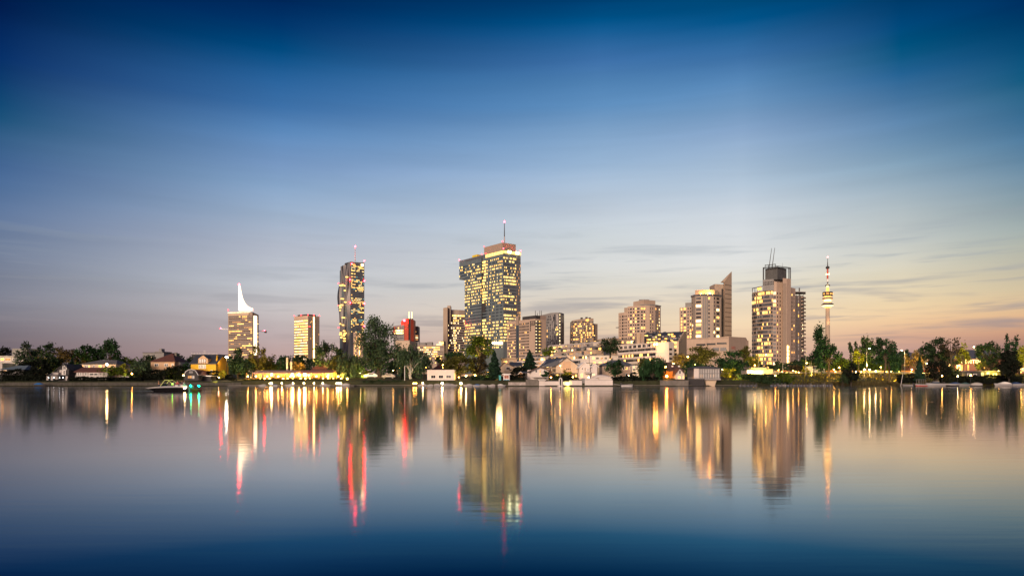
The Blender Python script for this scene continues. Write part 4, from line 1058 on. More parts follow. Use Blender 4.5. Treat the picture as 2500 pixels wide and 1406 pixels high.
def hedge(px0, px1, top, bot, D, m, label, depth=2.0, name='hedge', cov=2.6, rough_=.25):
    global TREES
    TREES += 1; rs = np.random.RandomState(900+TREES)
    x0, x1 = X(px0, D), X(px1, D); g0 = gz((x0+x1)/2, D); zt = Z(top, D); zb = min(Z(bot, D), zt-.4)
    root = thing(name, ((x0+x1)/2, D+depth/2, zb), label, name)
    ls = .40*D/220; Wd, Hh = x1-x0, zt-zb; n = min(14000, int(1.8*cov*(Wd*Hh+Wd*depth)/(ls*ls)))
    u = rs.random(n); f = rs.random(n) < Hh/(Hh+depth)
    prof = 1+rough_*(np.sin(u*Wd*1.1+3)+.6*np.sin(u*Wd*2.9)+.4*np.sin(u*Wd*.45))*.35
    z_ = np.where(f, zb+rs.random(n)*Hh*prof, zb+Hh*prof-rs.random(n)*.2); y_ = np.where(f, D+rs.random(n)*.5*depth*.5, D+rs.random(n)*depth)
    C = np.stack([x0+u*Wd+rs.normal(size=n)*.1, y_+rs.normal(size=n)*.12, z_+rs.normal(size=n)*.12], 1)
    mb = MB(); mb.box(x0+.2, x1-.2, D+depth*.3, D+depth*.9, zb-.1, zb+Hh*.72, Lf_black); mb.build('stem', root)
    leaf_mesh('foliage', root, C, ls, m, rs); return root

# left bank
tree(10, 17, 846, 880, 300, 'round', Lf_black, 'small black-green tree behind the blue house at the far left edge')
tree(90, 40, 827, 915, 236, 'open', Lf_dark, 'large spreading open-branched tree rising above the white modern house', seed=5, cov=2.6)
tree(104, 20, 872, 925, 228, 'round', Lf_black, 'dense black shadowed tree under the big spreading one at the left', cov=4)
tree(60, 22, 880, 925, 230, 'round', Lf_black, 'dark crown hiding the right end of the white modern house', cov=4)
tree(150, 30, 848, 898, 256, 'flat', Lf_brown, 'flat-topped dark copper tree between two tall trees on the left bank', seed=9)
tree(132, 22, 870, 915, 244, 'flat', Lf_dark, 'low spreading tree above the dark boathouse', cov=2.6)
tree(207, 33, 829, 895, 262, 'open', Lf_deep, 'broad airy tree above the lit balcony house', cov=3.3)
tree(241, 13, 843, 895, 266, 'round', Lf_deep, 'narrow dark tree wedged between two broader ones on the left')
tree(269, 25, 830, 900, 258, 'round', Lf_deep, 'dense rounded dark green tree, right-hand of the left bank group', cov=4)
tree(176, 10, 873, 918, 224, 'conifer', Lf_pine, 'slim black conifer beside the dark boathouse', cov=6)
tree(305, 24, 866, 900, 262, 'round', Lf_mid, 'medium green tree at the back near the distant grey block')
tree(342, 27, 878, 918, 228, 'willow', Lf_grey, 'soft rounded grey-green willow left of the peach house', cov=3.4)
tree(271, 23, 894, 926, 218, 'shrub', Lf_mid, 'round green shrub hiding the end of the long white house', cov=4)
tree(302, 12, 888, 915, 232, 'shrub', Lf_lamplit, 'olive shrub glowing behind the lawn')
tree(362, 18, 866, 896, 285, 'round', Lf_dark, 'dark tree behind the peach house')
tree(437, 13, 862, 908, 250, 'open', Lf_dark, 'spiky dark tree between the peach and yellow houses')
tree(458, 13, 868, 908, 256, 'round', Lf_dark, 'small dark tree touching the yellow house')
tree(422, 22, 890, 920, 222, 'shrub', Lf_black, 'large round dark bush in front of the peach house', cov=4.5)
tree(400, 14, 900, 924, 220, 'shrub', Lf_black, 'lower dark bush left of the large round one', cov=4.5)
tree(456, 14, 886, 916, 228, 'shrub', Lf_deep, 'dark bush against the left wall of the yellow house', cov=4.5)
tree(443, 6, 903, 915, 226, 'shrub', Lf_lamplit, 'tiny yellow-lit bush between dark hedges')
tree(546, 10, 902, 926, 219, 'shrub', Lf_lamplit, 'yellow-green lit bush under the star-bright floodlight')
tree(565, 13, 913, 940, 214, 'shrub', Lf_black, 'black bush at the waterline left of the restaurant', cov=4.5)
tree(582, 28, 852, 925, 226, 'open', Lf_dark, 'broad dark tree in front of the spire tower base', seed=12, cov=4)
tree(600, 18, 880, 915, 222, 'round', Lf_dark, 'dark lower tree beside the restaurant awning', cov=4)
tree(632, 22, 842, 925, 232, 'open', Lf_olive, 'thin olive tree just right of the spire tower', cov=2.4)
tree(656, 20, 864, 908, 240, 'round', Lf_olive, 'olive tree behind the left half of the restaurant', cov=3.6)
tree(684, 18, 868, 908, 262, 'round', Lf_deep, 'dark tree behind the restaurant chimney pipe')
tree(708, 24, 866, 908, 268, 'round', Lf_deep, 'dark green tree at the foot of the cream latticed tower')
tree(735, 18, 862, 905, 262, 'open', Lf_dark, 'airy tree partly covering the cream latticed tower')
tree(729, 19, 881, 908, 230, 'round', Lf_autumn_lit, 'round tree lit orange above the restaurant awning', cov=4.5)
tree(803, 33, 830, 925, 226, 'open', Lf_dark, 'big leafy tree left of the dark wavy tower, lit orange from below', seed=33, cov=3.8)
tree(824, 18, 868, 925, 220, 'round', Lf_olive, 'olive tree lit from the restaurant lamps', cov=3.2)
tree(852, 32, 846, 930, 221, 'willow', Lf_grey, 'wide hazy grey-green willow at the base of the dark wavy tower', cov=3.2)
tree(926, 46, 776, 908, 219, 'fan', Lf_grey, 'tallest bank tree, a great cottonwood with forked trunk and upswept branches', cov=4.6, seed=77, base=2.6)
tree(898, 10, 903, 922, 228, 'shrub', Lf_lamplit, 'bright yellow-lit bush left of the great cottonwood trunk')
tree(965, 14, 880, 925, 236, 'round', Lf_dark, 'dark tree between the cottonwood and the weeping birch', cov=3)
tree(984, 5, 898, 932, 214, 'conifer', Lf_black, 'small black cypress below the weeping birch', cov=6)
tree(1003, 40, 842, 930, 216, 'willow', Lf_grey, 'wide weeping birch with pale trunk left of the white boathouse', cov=3.4, trunkm=birchbark)
tree(1035, 18, 862, 905, 236, 'willow', Lf_grey, 'drooping grey-green tree behind the weeping birch')
tree(1074, 11, 868, 893, 262, 'open', Lf_dark, 'small dark tree in front of the concrete slab tower', cov=4)
tree(1122, 38, 860, 925, 215, 'flat', Lf_olive, 'multi-stemmed olive-brown tree right of the white boathouse', seed=41, cov=3.6)
tree(1112, 26, 857, 885, 232, 'flat', Lf_deep, 'dark green flat crown above the multi-stemmed tree', cov=4)
tree(1166, 36, 822, 886, 248, 'flat', Lf_mid, 'green umbrella-crowned tree in front of the big glass tower, lit from beneath', cov=4.2, seed=52)
tree(1170, 25, 862, 922, 218, 'open', Lf_brown, 'brownish fine-twigged tree below the green umbrella crown', cov=3.6)
tree(1207, 20, 856, 922, 213, 'conifer', Lf_pine, 'broad dark conifer at the left edge of the villa row', cov=6.5)
tree(1293, 23, 855, 912, 232, 'spruce', Lf_pine, 'pointed dark spruce in front of the rose hotel block', cov=6.5)
tree(1268, 20, 893, 925, 222, 'shrub', Lf_black, 'dark bush around the little timber hut', cov=4)
tree(1331, 9, 905, 922, 211, 'shrub', Lf_deep, 'small round tree before the low-gabled white villa', cov=4.5)
tree(1382, 11, 902, 922, 214, 'flat', Lf_lamplit, 'little spreading tree lit yellow on the villa terrace', cov=3)
tree(1359, 6, 917, 931, 209, 'shrub', Lf_deep, 'clipped round bush left of the arched gate', cov=5)
tree(1340, 14, 846, 870, 330, 'round', Lf_mid, 'yellow-lit tree between the hotel and the terraces')
tree(1490, 24, 822, 866, 325, 'round', Lf_dark, 'dark airy tree standing in front of the terraced housing', cov=3.6, base=12)
tree(1502, 19, 877, 921, 212, 'round', Lf_deep, 'rounded dark green tree before the grey hipped house', cov=4.5)
tree(1592, 28, 864, 938, 207, 'willow', Lf_deep, 'large rounded dark willow hanging over the water', cov=5)
tree(1573, 16, 876, 925, 218, 'round', Lf_olive, 'olive tree lit warm behind the large dark willow', cov=3.2)
tree(1548, 10, 906, 926, 210, 'shrub', Lf_black, 'low dark bush left of the large dark willow', cov=4)
tree(1662, 22, 862, 900, 244, 'round', Lf_autumn_lit, 'tree glowing yellow beside the street lamp', cov=3)
tree(1712, 42, 848, 892, 262, 'round', Lf_olive, 'wide olive tree in front of the beige podium', cov=3.4)
tree(1690, 22, 878, 908, 232, 'round', Lf_deep, 'dark green tree left of the stilted boathouse', cov=4)
tree(1785, 33, 858, 912, 226, 'round', Lf_deep, 'large dark green tree right of the stilted boathouse', cov=4.5, seed=61)
tree(1822, 20, 845, 885, 272, 'open', Lf_olive, 'thin olive tree between podium and cage tower', cov=3)
tree(1843, 18, 866, 900, 244, 'round', Lf_lamplit, 'bright yellow-lit tree at the foot of the cage tower', cov=3.4)
tree(1779, 14, 896, 922, 222, 'shrub', Lf_lamplit, 'yellow-lit bush under the large dark green tree')
tree(1905, 13, 880, 905, 256, 'round', Lf_dark, 'dark little tree before the lit entrance of the cage tower')
tree(1940, 16, 888, 908, 262, 'shrub', Lf_brown, 'russet bush right of the lit entrance of the cage tower')
tree(1921, 19, 910, 934, 215, 'shrub', Lf_mid, 'round green bush at the start of the grassy bank', cov=4.5)
tree(1968, 8, 892, 910, 250, 'shrub', Lf_lamplit, 'small yellow-lit bush beside the tall lamp')
tree(2006, 21, 799, 900, 226, 'poplar', Lf_deep, 'tall dark tree in front of the television tower', cov=4.5, lobes=9, base=3.6)
tree(2022, 28, 838, 895, 238, 'open', Lf_deep, 'side crown spreading right of the tall dark tree', cov=3)
tree(1987, 13, 848, 890, 236, 'round', Lf_dark, 'small side crown left of the tall dark tree')
tree(2050, 22, 868, 902, 285, 'round', Lf_mid, 'green tree behind the road railing')
tree(2076, 7, 838, 895, 290, 'poplar', Lf_dark, 'leftmost slim poplar behind the road')
tree(2089, 7, 836, 895, 292, 'poplar', Lf_dark, 'second slim poplar behind the road')
tree(2096, 12, 853, 892, 262, 'round', Lf_lamplit, 'brilliant yellow-lit tree beside the road lamp', cov=3.6)
tree(2116, 19, 822, 900, 272, 'round', Lf_dark, 'tall dark tree behind the first road lamp', cov=4)
tree(2160, 27, 822, 885, 224, 'open', Lf_deep, 'tall dark airy tree on the grassy bank', cov=3.8, base=3.0, seed=71)
tree(2170, 28, 854, 905, 226, 'willow', Lf_deep, 'drooping lower crown of trees on the grassy bank', cov=3.6)
tree(2078, 18, 884, 932, 214, 'round', Lf_black, 'leaning black shrub tree on the bank edge', cov=4)
tree(2056, 14, 912, 936, 214, 'shrub', Lf_dark, 'low waterside bush left of the leaning shrub tree')
tree(2205, 14, 852, 895, 300, 'round', Lf_dark, 'dark tree behind the second road lamp')
tree(2234, 22, 858, 900, 268, 'round', Lf_autumn_lit, 'autumn-gold tree lit from the car park', cov=3.4)
tree(2245, 12, 870, 928, 216, 'conifer', Lf_pine, 'pointed dark spruce by the moored motorboats', cov=7)
tree(2284, 34, 826, 900, 226, 'open', Lf_dark, 'large dark tree above the white cabin cruiser', cov=4, seed=81)
tree(2286, 30, 880, 926, 220, 'round', Lf_black, 'black undergrowth tree behind the white cabin cruiser', cov=4)
tree(2322, 24, 818, 880, 222, 'open', Lf_brown, 'gaunt half-bare tree with dark crooked limbs', cov=1.1, seed=85)
tree(2318, 20, 872, 925, 223, 'round', Lf_dark, 'dark understorey below the gaunt half-bare tree', cov=2.8)
tree(2352, 14, 838, 895, 242, 'round', Lf_lamplit, 'tree lit bright yellow left of the last road lamp', cov=3.4)
tree(2418, 32, 832, 905, 238, 'open', Lf_dark, 'broad loose tree right of the last road lamp', cov=3.8, seed=91)
tree(2400, 16, 880, 908, 236, 'open', Lf_olive, 'thin golden bush before the lit sign', cov=2)
tree(2463, 26, 858, 932, 216, 'round', Lf_black, 'massive black tree near the right edge', cov=5)
tree(2458, 9, 820, 880, 222, 'poplar', Lf_deep, 'left spire-like crown behind the massive black tree')
tree(2478, 9, 822, 880, 222, 'poplar', Lf_deep, 'right spire-like crown behind the massive black tree')
tree(2490, 18, 840, 898, 244, 'round', Lf_lamplit, 'yellow-lit tree cut by the right edge', cov=3.4)
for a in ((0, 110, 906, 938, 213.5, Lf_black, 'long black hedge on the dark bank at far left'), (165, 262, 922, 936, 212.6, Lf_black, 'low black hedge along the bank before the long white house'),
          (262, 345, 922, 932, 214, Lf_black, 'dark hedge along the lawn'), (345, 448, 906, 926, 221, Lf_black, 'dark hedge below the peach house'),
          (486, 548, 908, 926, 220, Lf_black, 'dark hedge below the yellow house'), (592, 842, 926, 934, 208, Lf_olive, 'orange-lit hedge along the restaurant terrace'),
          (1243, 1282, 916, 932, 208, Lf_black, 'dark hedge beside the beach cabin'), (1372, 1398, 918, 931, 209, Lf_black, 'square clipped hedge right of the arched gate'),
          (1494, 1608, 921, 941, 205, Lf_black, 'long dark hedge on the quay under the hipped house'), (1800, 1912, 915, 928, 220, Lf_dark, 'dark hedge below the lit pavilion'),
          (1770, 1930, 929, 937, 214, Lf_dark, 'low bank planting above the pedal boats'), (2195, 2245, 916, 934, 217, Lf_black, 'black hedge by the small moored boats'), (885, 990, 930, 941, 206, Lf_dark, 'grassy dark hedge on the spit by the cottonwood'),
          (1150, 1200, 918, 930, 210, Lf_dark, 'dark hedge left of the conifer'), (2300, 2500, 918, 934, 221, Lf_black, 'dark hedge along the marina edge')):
    hedge(*a)
# reeds along the right bank, and far-off woods
rs = np.random.RandomState(3); n = 5000
x_ = rs.uniform(X(1960,214), X(2210,218), n); y_ = np.array([shore(v) for v in x_]) + rs.uniform(-.4, 3.5, n); z_ = np.array([gz(a_, b_) for a_, b_ in zip(x_, y_)])+rs.random(n)*1.0
root = thing('reeds', (110, 216, 0), None, None); del root['_o']; bpy.data.objects.remove(root)
class _P: pass
def stuff_leaves(name, C, size, m, el=1, droop=0):
    holder = bpy.data.objects.new('tmp', None); o3 = C.mean(0); o3[2] = C[:,2].min(); holder['_o'] = tuple(float(v) for v in o3)
    col.objects.link(holder)
    o = leaf_mesh(name, holder, C, size, m, np.random.RandomState(8), el, droop); o.parent = None; o.location = o3
    bpy.data.objects.remove(holder); o['kind'] = 'stuff'; return o
stuff_leaves('reeds', np.stack([x_, y_, z_], 1), .22, leaf('reed', (.10,.085,.04)), 3.5, 1)
def woods(px0, px1, D, top, amp, n, m, seed):
    rs = np.random.RandomState(seed); p = rs.uniform(px0, px1, n); d = D+rs.uniform(-20, 25, n)
    hh = top + amp*(np.sin(p*.045+seed)+.6*np.sin(p*.13)+.35*np.sin(p*.31))
    zt = H+(HY-hh)/F*D; z_ = 3.5+(zt-3.5)*rs.random(n)**.6
    return stuff_leaves('woods', np.stack([(p-1250)/F*d, d, z_], 1), 1.0*D/320, m)
woods(-250, 600, 400, 884, 4, 9000, Lf_dark, 1)
woods(560, 1000, 330, 882, 4, 5000, Lf_dark, 2)
woods(1930, 2750, 400, 876, 5, 10000, Lf_dark, 3)
woods(1960, 2750, 330, 888, 4, 7000, Lf_mid, 4)
woods(1640, 1960, 340, 890, 4, 3000, Lf_dark, 5)
# bank grass tufts
n = 9000; x_ = rs.uniform(70, 200, n); y_ = np.array([shore(v) for v in x_]) + rs.uniform(1, 34, n); z_ = np.array([gz(a_, b_) for a_, b_ in zip(x_, y_)])+rs.random(n)*.25
stuff_leaves('grass', np.stack([x_, y_, z_], 1), .3, leaf('grass_blade_lit', (.15,.13,.02)), 1.6, 1)  # blade colour raised to hold the road lamps' light
# ================================================================== HOUSES
def house(name, label, px0, px1, D, depth, eave, ridge, base, kind, wall, roof, wins=(), cat='house', over=.35, rp=None, rp2=None, chim=(), frame=whitepaint, flat_t=.25, eaveR=None):
    x0, x1 = X(px0, D), X(px1, D); ze = Z(eave, D); zR = ze if eaveR is None else Z(eaveR, D); zr = Z(ridge, D); zb = min(Z(base, D), gz((x0+x1)/2, D)-.1)
    root = thing(name, ((x0+x1)/2, D, zb), label, cat)
    xm = X(rp, D) if rp else (x0+x1)/2; xm2 = X(rp2, D) if rp2 else xm; y0, y1 = D, D+depth; ym = D+depth/2
    mb = MB()
    if kind == 'front':
        b = len(mb.v)
        for yy in (y0, y1): mb.v += [(x0,yy,zb),(x1,yy,zb),(x1,yy,zR),(xm,yy,zr),(x0,yy,ze)]
        mb.face([b,b+1,b+2,b+3,b+4], wall); mb.face([b+9,b+8,b+7,b+6,b+5], wall); mb.face([b+1,b+6,b+7,b+2], wall); mb.face([b,b+4,b+9,b+5], wall)
        mb.build('wall', root); mb = MB()
        for xa, za in ((x0, ze), (x1, zR)):
            s_ = -1 if xa < xm else 1; sl_ = (zr-za)/max(.1, abs(xm-xa)); xe, ze_ = xa+s_*over, za-over*sl_
            q = [(xe,y0-over,ze_),(xm,y0-over,zr),(xm,y1+over,zr),(xe,y1+over,ze_)]
            mb.hexa([(p[0],p[1],p[2]+.02) for p in q]+[(p[0],p[1],p[2]+.25) for p in q], roof)
        mb.build('roof', root)
    elif kind == 'side':
        mb.prism([(x0,y0),(x1,y0),(x1,y1),(x0,y1)], zb, ze, wall)
        for xx in (x0, x1-.02): mb.poly([(xx,y0,ze),(xx,ym,zr-.05),(xx,y1,ze)], wall)
        mb.build('wall', root); mb = MB(); a_, b_ = x0-over, x1+over
        mb.hexa([(a_,y0-over,ze-.1),(b_,y0-over,ze-.1),(b_,ym,zr-.15),(a_,ym,zr-.15),(a_,y0-over,ze+.12),(b_,y0-over,ze+.12),(b_,ym,zr+.1),(a_,ym,zr+.1)], roof)
        mb.hexa([(a_,ym+.01,zr-.15),(b_,ym+.01,zr-.15),(b_,y1+over,ze-.1),(a_,y1+over,ze-.1),(a_,ym+.01,zr+.1),(b_,ym+.01,zr+.1),(b_,y1+over,ze+.12),(a_,y1+over,ze+.12)], roof); mb.build('roof', root)
    elif kind == 'hip':
        mb.prism([(x0,y0),(x1,y0),(x1,y1),(x0,y1)], zb, ze, wall); mb.build('wall', root); mb = MB(); o = over
        b = len(mb.v); mb.v += [(x0-o,y0-o,ze),(x1+o,y0-o,ze),(x1+o,y1+o,ze),(x0-o,y1+o,ze),(xm,ym,zr),(xm2+.05,ym,zr)]
        for f in ((0,1,5,4),(1,2,5),(2,3,4,5),(3,0,4),(3,2,1,0)): mb.face([b+i for i in f], roof)
        mb.build('roof', root)
    else:
        mb.prism([(x0,y0),(x1,y0),(x1,y1),(x0,y1)], zb, ze, wall); mb.build('wall', root); mb = MB()
        mb.box(x0-over, x1+over, y0-over, y1+over, ze+.003, ze+flat_t, roof); mb.build('roof', root)
    for w_ in wins:
        p0, p1, q0, q1, m_ = w_[:5]; nm = w_[5] if len(w_) > 5 else 'window'
        a_, b_, c_, d_ = X(p0,D), X(p1,D), Z(q1,D), Z(q0,D)
        mb = MB(); f_ = .1
        for s in ((a_-f_,a_+.02,c_-f_,d_+f_),(b_-.02,b_+f_,c_-f_,d_+f_),(a_+.02,b_-.02,d_-.02,d_+f_),(a_+.02,b_-.02,c_-f_,c_+.02)): mb.box(s[0], s[1], y0-.1, y0+.05, s[2], s[3], frame)
        fr_ = mb.build(nm, root); mb = MB(); mid = (a_+b_)/2
        if b_-a_ > 1.1: mb.box(a_+.02, mid-.03, y0-.04, y0+.03, c_+.02, d_-.02, m_); mb.box(mid+.03, b_-.02, y0-.04, y0+.03, c_+.02, d_-.02, m_)
        else: mb.box(a_+.02, b_-.02, y0-.04, y0+.03, c_+.02, d_-.02, m_)
        mb.build('pane', fr_)
    for p, yt in chim:
        mb = MB(); xx = X(p, D); mb.box(xx-.35, xx+.35, ym-.3, ym+.3, ze, Z(yt, D), stone); mb.box(xx-.42, xx+.42, ym-.37, ym+.37, Z(yt,D)+.003, Z(yt,D)+.15, greyroof); mb.build('chimney', root)
    return root
LX = (L_yel, L_warm, L_dim)
def railing(name, label, px0, px1, D, ytop, ybot, m, cat='railing', step=1.2, zb=None, root=None):
    x0, x1 = X(px0,D), X(px1,D); zt = Z(ytop,D); zb = Z(ybot,D)
    own = root is None
    if own: root = thing(name, ((x0+x1)/2, D, zb), label, cat)
    mb = MB(); mb.tube((x0,D,zt), (x1,D,zt), .05, .05, m, 5); mb.tube((x0,D,(zt+zb)/2), (x1,D,(zt+zb)/2), .03, .03, m, 4); mb.build('rail', root)
    n = max(1, min(int((x1-x0)/step), 60))
    for i in range(n+1):
        mb = MB(); xx = x0+(x1-x0)*i/n; mb.tube((xx,D,zb-.05), (xx,D,zt), .035, .035, m, 4); mb.build('post', root)
    return root
# --- left bank
r = house('modern_house', 'white stacked modern house with flat terraces and lit windows at the far left', -15, 56, 262, 14, 870, 870, 905, 'flat', whitedim, whitedim,
      [(2,10,874,880,L_warm),(13,26,874,880,L_dim),(32,40,874,881,glassmid),(44,52,874,881,glassmid)], over=.6)
mb = MB(); mb.box(X(20,262), X(57,262), 264, 273, Z(870,262)+.26, Z(850,262), greywall); mb.box(X(38,262), X(44,262), 266, 268, Z(850,262), Z(841,262), greywall); mb.build('upper_storey', r)
mb = MB(); mb.box(X(-15,262), X(34,262), 256, 261.9, Z(905,262), Z(887,262), whitedim); mb.build('lower_storey', r)
mb = MB(); mb.box(X(7,262), X(18,262), 255.8, 256, Z(896,262), Z(890,262), L_warm); mb.build('window', r)
mb = MB(); mb.ball((X(3,262), 255.6, Z(885,262)), .35, W_lamp, 8, 5); mb.build('wall_lamp', r)
r = house('boat_hut', 'low hut with blue-grey pitched roof and lit eaves at the far left shore', 4, 58, 224, 9, 902, 891, 918, 'hip', darkwall, mat('roof_blue_grey', (.12,.17,.22), var=.2), [(32,38,906,912,glassmid),(8,16,903.5,906,L_dim)], cat='hut', rp=21, rp2=46, over=.8)
r = house('boathouse', 'small black and white boathouse with a steep dark gable and white glazed bay', 139, 168, 217, 8, 902, 890, 926, 'front', darkwall, darkwall, [(147,153,904,914,whitedim),(155,160,904,914,glassmid),(154,162,893,902,glassmid)], cat='boathouse', rp=158)
mb = MB(); mb.box(X(126,216), X(142,216), 216, 222, Z(926,216), Z(909,216), whitedim); mb.build('side_wing', r)
mb = MB(); mb.box(X(128,215), X(172,215), 213.5, 216.8, Z(916.5,215), Z(915,215), darkwall); mb.build('porch_roof', r)
for px in (119, 132, 146, 154): 
    mb = MB(); mb.ball((X(px,213.4), 213.3, Z(921.5,213.4)), .09, C_lamp, 8, 5); mb.build('porch_lamp', r)
for px in (113, 124, 160): mb = MB(); mb.box(X(px,214), X(px+5,214), 214, 214.2, Z(928,214), Z(918,214), whitedim); mb.build('porch_wall', r)
house('garden_house', 'lit cream bungalow with balcony lights above the long red-roofed house', 196, 283, 238, 9, 889, 878, 902, 'hip', cream, greyroof,
      [(200,204,892,897,L_warm),(208,210,892,897,glassdark),(212,214,892,897,glassdark),(216,220,892,897,L_warm),(228,231,892,897,glassdark),(240,248,891,897,L_yel)], rp=225, rp2=268)
added_spot(X(258,236), 235, Z(891,236), 900, (1,.6,.2))
r = house('long_house', 'long white single-storey house with dark red roof and white railing', 186, 264, 217, 8, 908, 897, 926, 'side', whitedim, redroof,
      [(219,229,911,917,glassdark),(230,239,911,917,glassdark),(190,193,909,916,glassmid),(196,199,909,916,glassmid),(208,212,909,917,glassmid)], over=.5)
railing('', '', 184, 251, 215.8, 916, 920.5, whitepaint, root=r, step=1.0)
mb = MB(); mb.box(X(184,215.8), X(251,215.8), 215.8, 217, Z(921.5,216), Z(920.5,216), whitedim); mb.build('deck', r)
r = thing('lamp_post', (X(261,214.5), 214.5, 1.5), 'lamp post at the end of the long white house', 'lamp post')
mb = MB(); mb.tube((X(261,214.5), 214.5, 1.4), (X(261,214.5), 214.5, Z(891,214.5)), .06, .05, metal, 6); mb.build('pole', r)
mb = MB(); mb.ball((X(261,214.5), 214.5, Z(889.5,214.5)), .3, W_lamp, 10, 6); mb.build('lamp_head', r)
r = thing('garden_bench', (X(300,218), 218, 1.6), 'long white garden bench on the bank lawn', 'bench')
mb = MB(); mb.box(X(287,218), X(312,218), 218, 218.5, Z(923.5,218), Z(922.6,218), whitepaint); mb.build('seat', r)
mb = MB(); mb.box(X(287,218), X(312,218), 218.45, 218.5, Z(922,218), Z(918.5,218), whitepaint); mb.build('backrest', r)
for px in (288, 311): mb = MB(); mb.box(X(px,218), X(px,218)+.1, 218, 218.5, gz(X(px,218),218)-.05, Z(923.5,218), whitepaint); mb.build('leg', r)
r = house('shed', 'small shed with lime-green lit front on the lawn', 294, 310, 232, 3, 909, 906, 915, 'flat', mat('paint_lime', (.3,.42,.03)), darkwall, cat='shed')
added_spot(X(302,229), 229, 5.2, 450, (.9, .9, .15))
r = house('apartment_block', 'distant grey flat-roofed block with a lift turret, behind the peach house', 349, 400, 420, 20, 861, 861, 890, 'flat', greywall, darkwall, [(369,371,872,874,L_warm),(380,382,872,874,L_warm)], cat='apartment block')
mb = MB(); mb.box(X(370,420), X(388,420), 424, 436, Z(861,420)+.26, Z(857,420), greywall); mb.box(X(376,420), X(382,420), 426, 430, Z(857,420), Z(850,420), greywall); mb.build('roof_turret', r)
r = house('peach_house', 'two-storey peach house with dark red hipped roof and paired windows', 368, 426, 234, 10, 883, 862, 912, 'hip', peach, redroof,
      [(378,381.5,888,894,glassdark),(382.5,386,888,894,glassdark),(402,405.5,888,894,glassdark),(406.5,410,888,894,glassdark),(420,423,888,894,glassdark)], rp=401, rp2=405, chim=((412,860),), over=.5)
mb = MB(); mb.prism([(X(426,236),236),(X(440,236),236),(X(440,236),243),(X(426,236),243)], 2, Z(884,236), whitedim); mb.build('side_wing', r)
added_spot(X(395,230), 229, 4.5, 700, (1, .72, .35)); added_spot(X(418,232), 232, 7, 200, (1, .72, .35))
r = house('villa', 'large house with rooftop terrace railing and television aerial, behind the yellow house', 468, 532, 268, 9, 866, 866, 892, 'flat', darkwall, greyroof, over=.2)
railing('', '', 468, 530, 268.2, 860, 866, metal, root=r, step=1.1)
mb = MB(); mb.tube((X(500,269),269,Z(866,269)), (X(500,269),269,Z(857,269)), .05, .05, metal, 4); mb.tube((X(497,269),269,Z(857.5,269)), (X(503,269),269,Z(857.5,269)), .04, .04, metal, 4); mb.build('aerial', r)
r = house('yellow_house', 'bright yellow house with steep black roof, white balcony dormer and lit end gable', 466, 527, 227, 10, 888, 866, 912, 'side', yellow, slate,
      [(486,489,891,899,glassdark),(490,493,891,899,glassdark),(494,497,891,899,glassdark),(499,502,891,899,glassdark),(515,518,904,910,darkwall)], over=.4)
mb = MB(); a_, b_ = X(483,226.2), X(507,226.2); b0 = len(mb.v)
for yy in (226.4, 231): mb.v += [(a_,yy,Z(887,226.4)),(b_,yy,Z(887,226.4)),(b_,yy,Z(876,226.4)),((a_+b_)/2,yy,Z(867,226.4)),(a_,yy,Z(876,226.4))]
mb.face([0,1,2,3,4], peach); mb.face([1,6,7,2], peach); mb.face([0,4,9,5], peach); mb.face([2,7,8,3], slate); mb.face([4,3,8,9], slate); dm = mb.build('dormer', r)
for p0 in (487, 492.5, 498): mb = MB(); mb.box(X(p0,226.3), X(p0+4,226.3), 226.25, 226.35, Z(885,226.3), Z(876.5,226.3), glassdark); mb.build('dormer_window', dm)
railing('', '', 484, 506, 225.6, 900, 905, wood, root=r, step=.5)
mb = MB(); mb.box(X(484,226), X(506,226), 225.5, 226.9, Z(906.5,226), Z(905,226), wood); mb.box(X(484,226), X(506,226), 225.9, 226.95, Z(912,226), Z(906.8,226), cream); mb.build('balcony', r)
g_ = [P(527.4,227.2), P(540,236)]
mb = MB(); b0 = 0; mb.v += [(*g_[0],2),(*g_[1],2),(*g_[1],Z(888,233)),(*ptat(g_[0],g_[1],531),Z(867,230)),(*g_[0],Z(888,227))]
mb.v += [(v[0]-.4, v[1]+.3, v[2]) for v in mb.v[:5]]; mb.face([0,1,2,3,4], yellow); mb.face([9,8,7,6,5], yellow)
for i in range(5): mb.face([i,5+i,5+(i+1)%5,(i+1)%5], yellow)
mb.build('end_gable', r)
for (u, w_, y0, y1, m_) in ((3.2, 1.1, 883, 876, glassdark), (3.0, 2.6, 909, 894, darkwall), (7, 1.2, 900, 893, glassdark)): mb = MB(); mb.slab(g_[0], g_[1], u, u+w_, Z(y0,230), Z(y1,230), 0, .1, m_); mb.build('window', r)
added_spot(X(536,228), 228, 8, 900, (1, .66, .25)); added_spot(X(495,222), 221, 4.5, 420, (1, .7, .3)); added_spot(X(470,224), 222, 7, 240, (1,.7,.3)); added_spot(X(517,224), 222, 6, 420, (1,.7,.3))
# barn-shaped boathouse (gambrel)
D = 213
root = thing('barn_boathouse', (X(467,D), D, 1.4), 'dark barn-shaped boathouse with white-trimmed bent roofline and glazed front', 'boathouse')
pr = [(449.5,915),(453.5,907),(460,902.5),(468,901.5),(476,903.5),(480,908),(484.5,916),(484.5,929),(449.5,929)]
mb = MB(); n = len(pr)
for yy in (D, D+7): mb.v += [(X(a_,D), yy, Z(b_,D)) for a_, b_ in pr]
mb.face(list(range(n)), darkwall); mb.face(list(range(2*n-1, n-1, -1)), darkwall)
for i in range(n): mb.face([i, n+i, n+(i+1)%n, (i+1)%n], redroof if i < 6 else darkwall)
mb.build('wall', root); mb = MB()
for (a0, b0_), (a1, b1_) in zip(pr[:7], pr[1:7]): mb.tube((X(a0,D), D-.08, Z(b0_,D)), (X(a1,D), D-.08, Z(b1_,D)), .09, .09, whitepaint, 4)
mb.build('roof_trim', root)
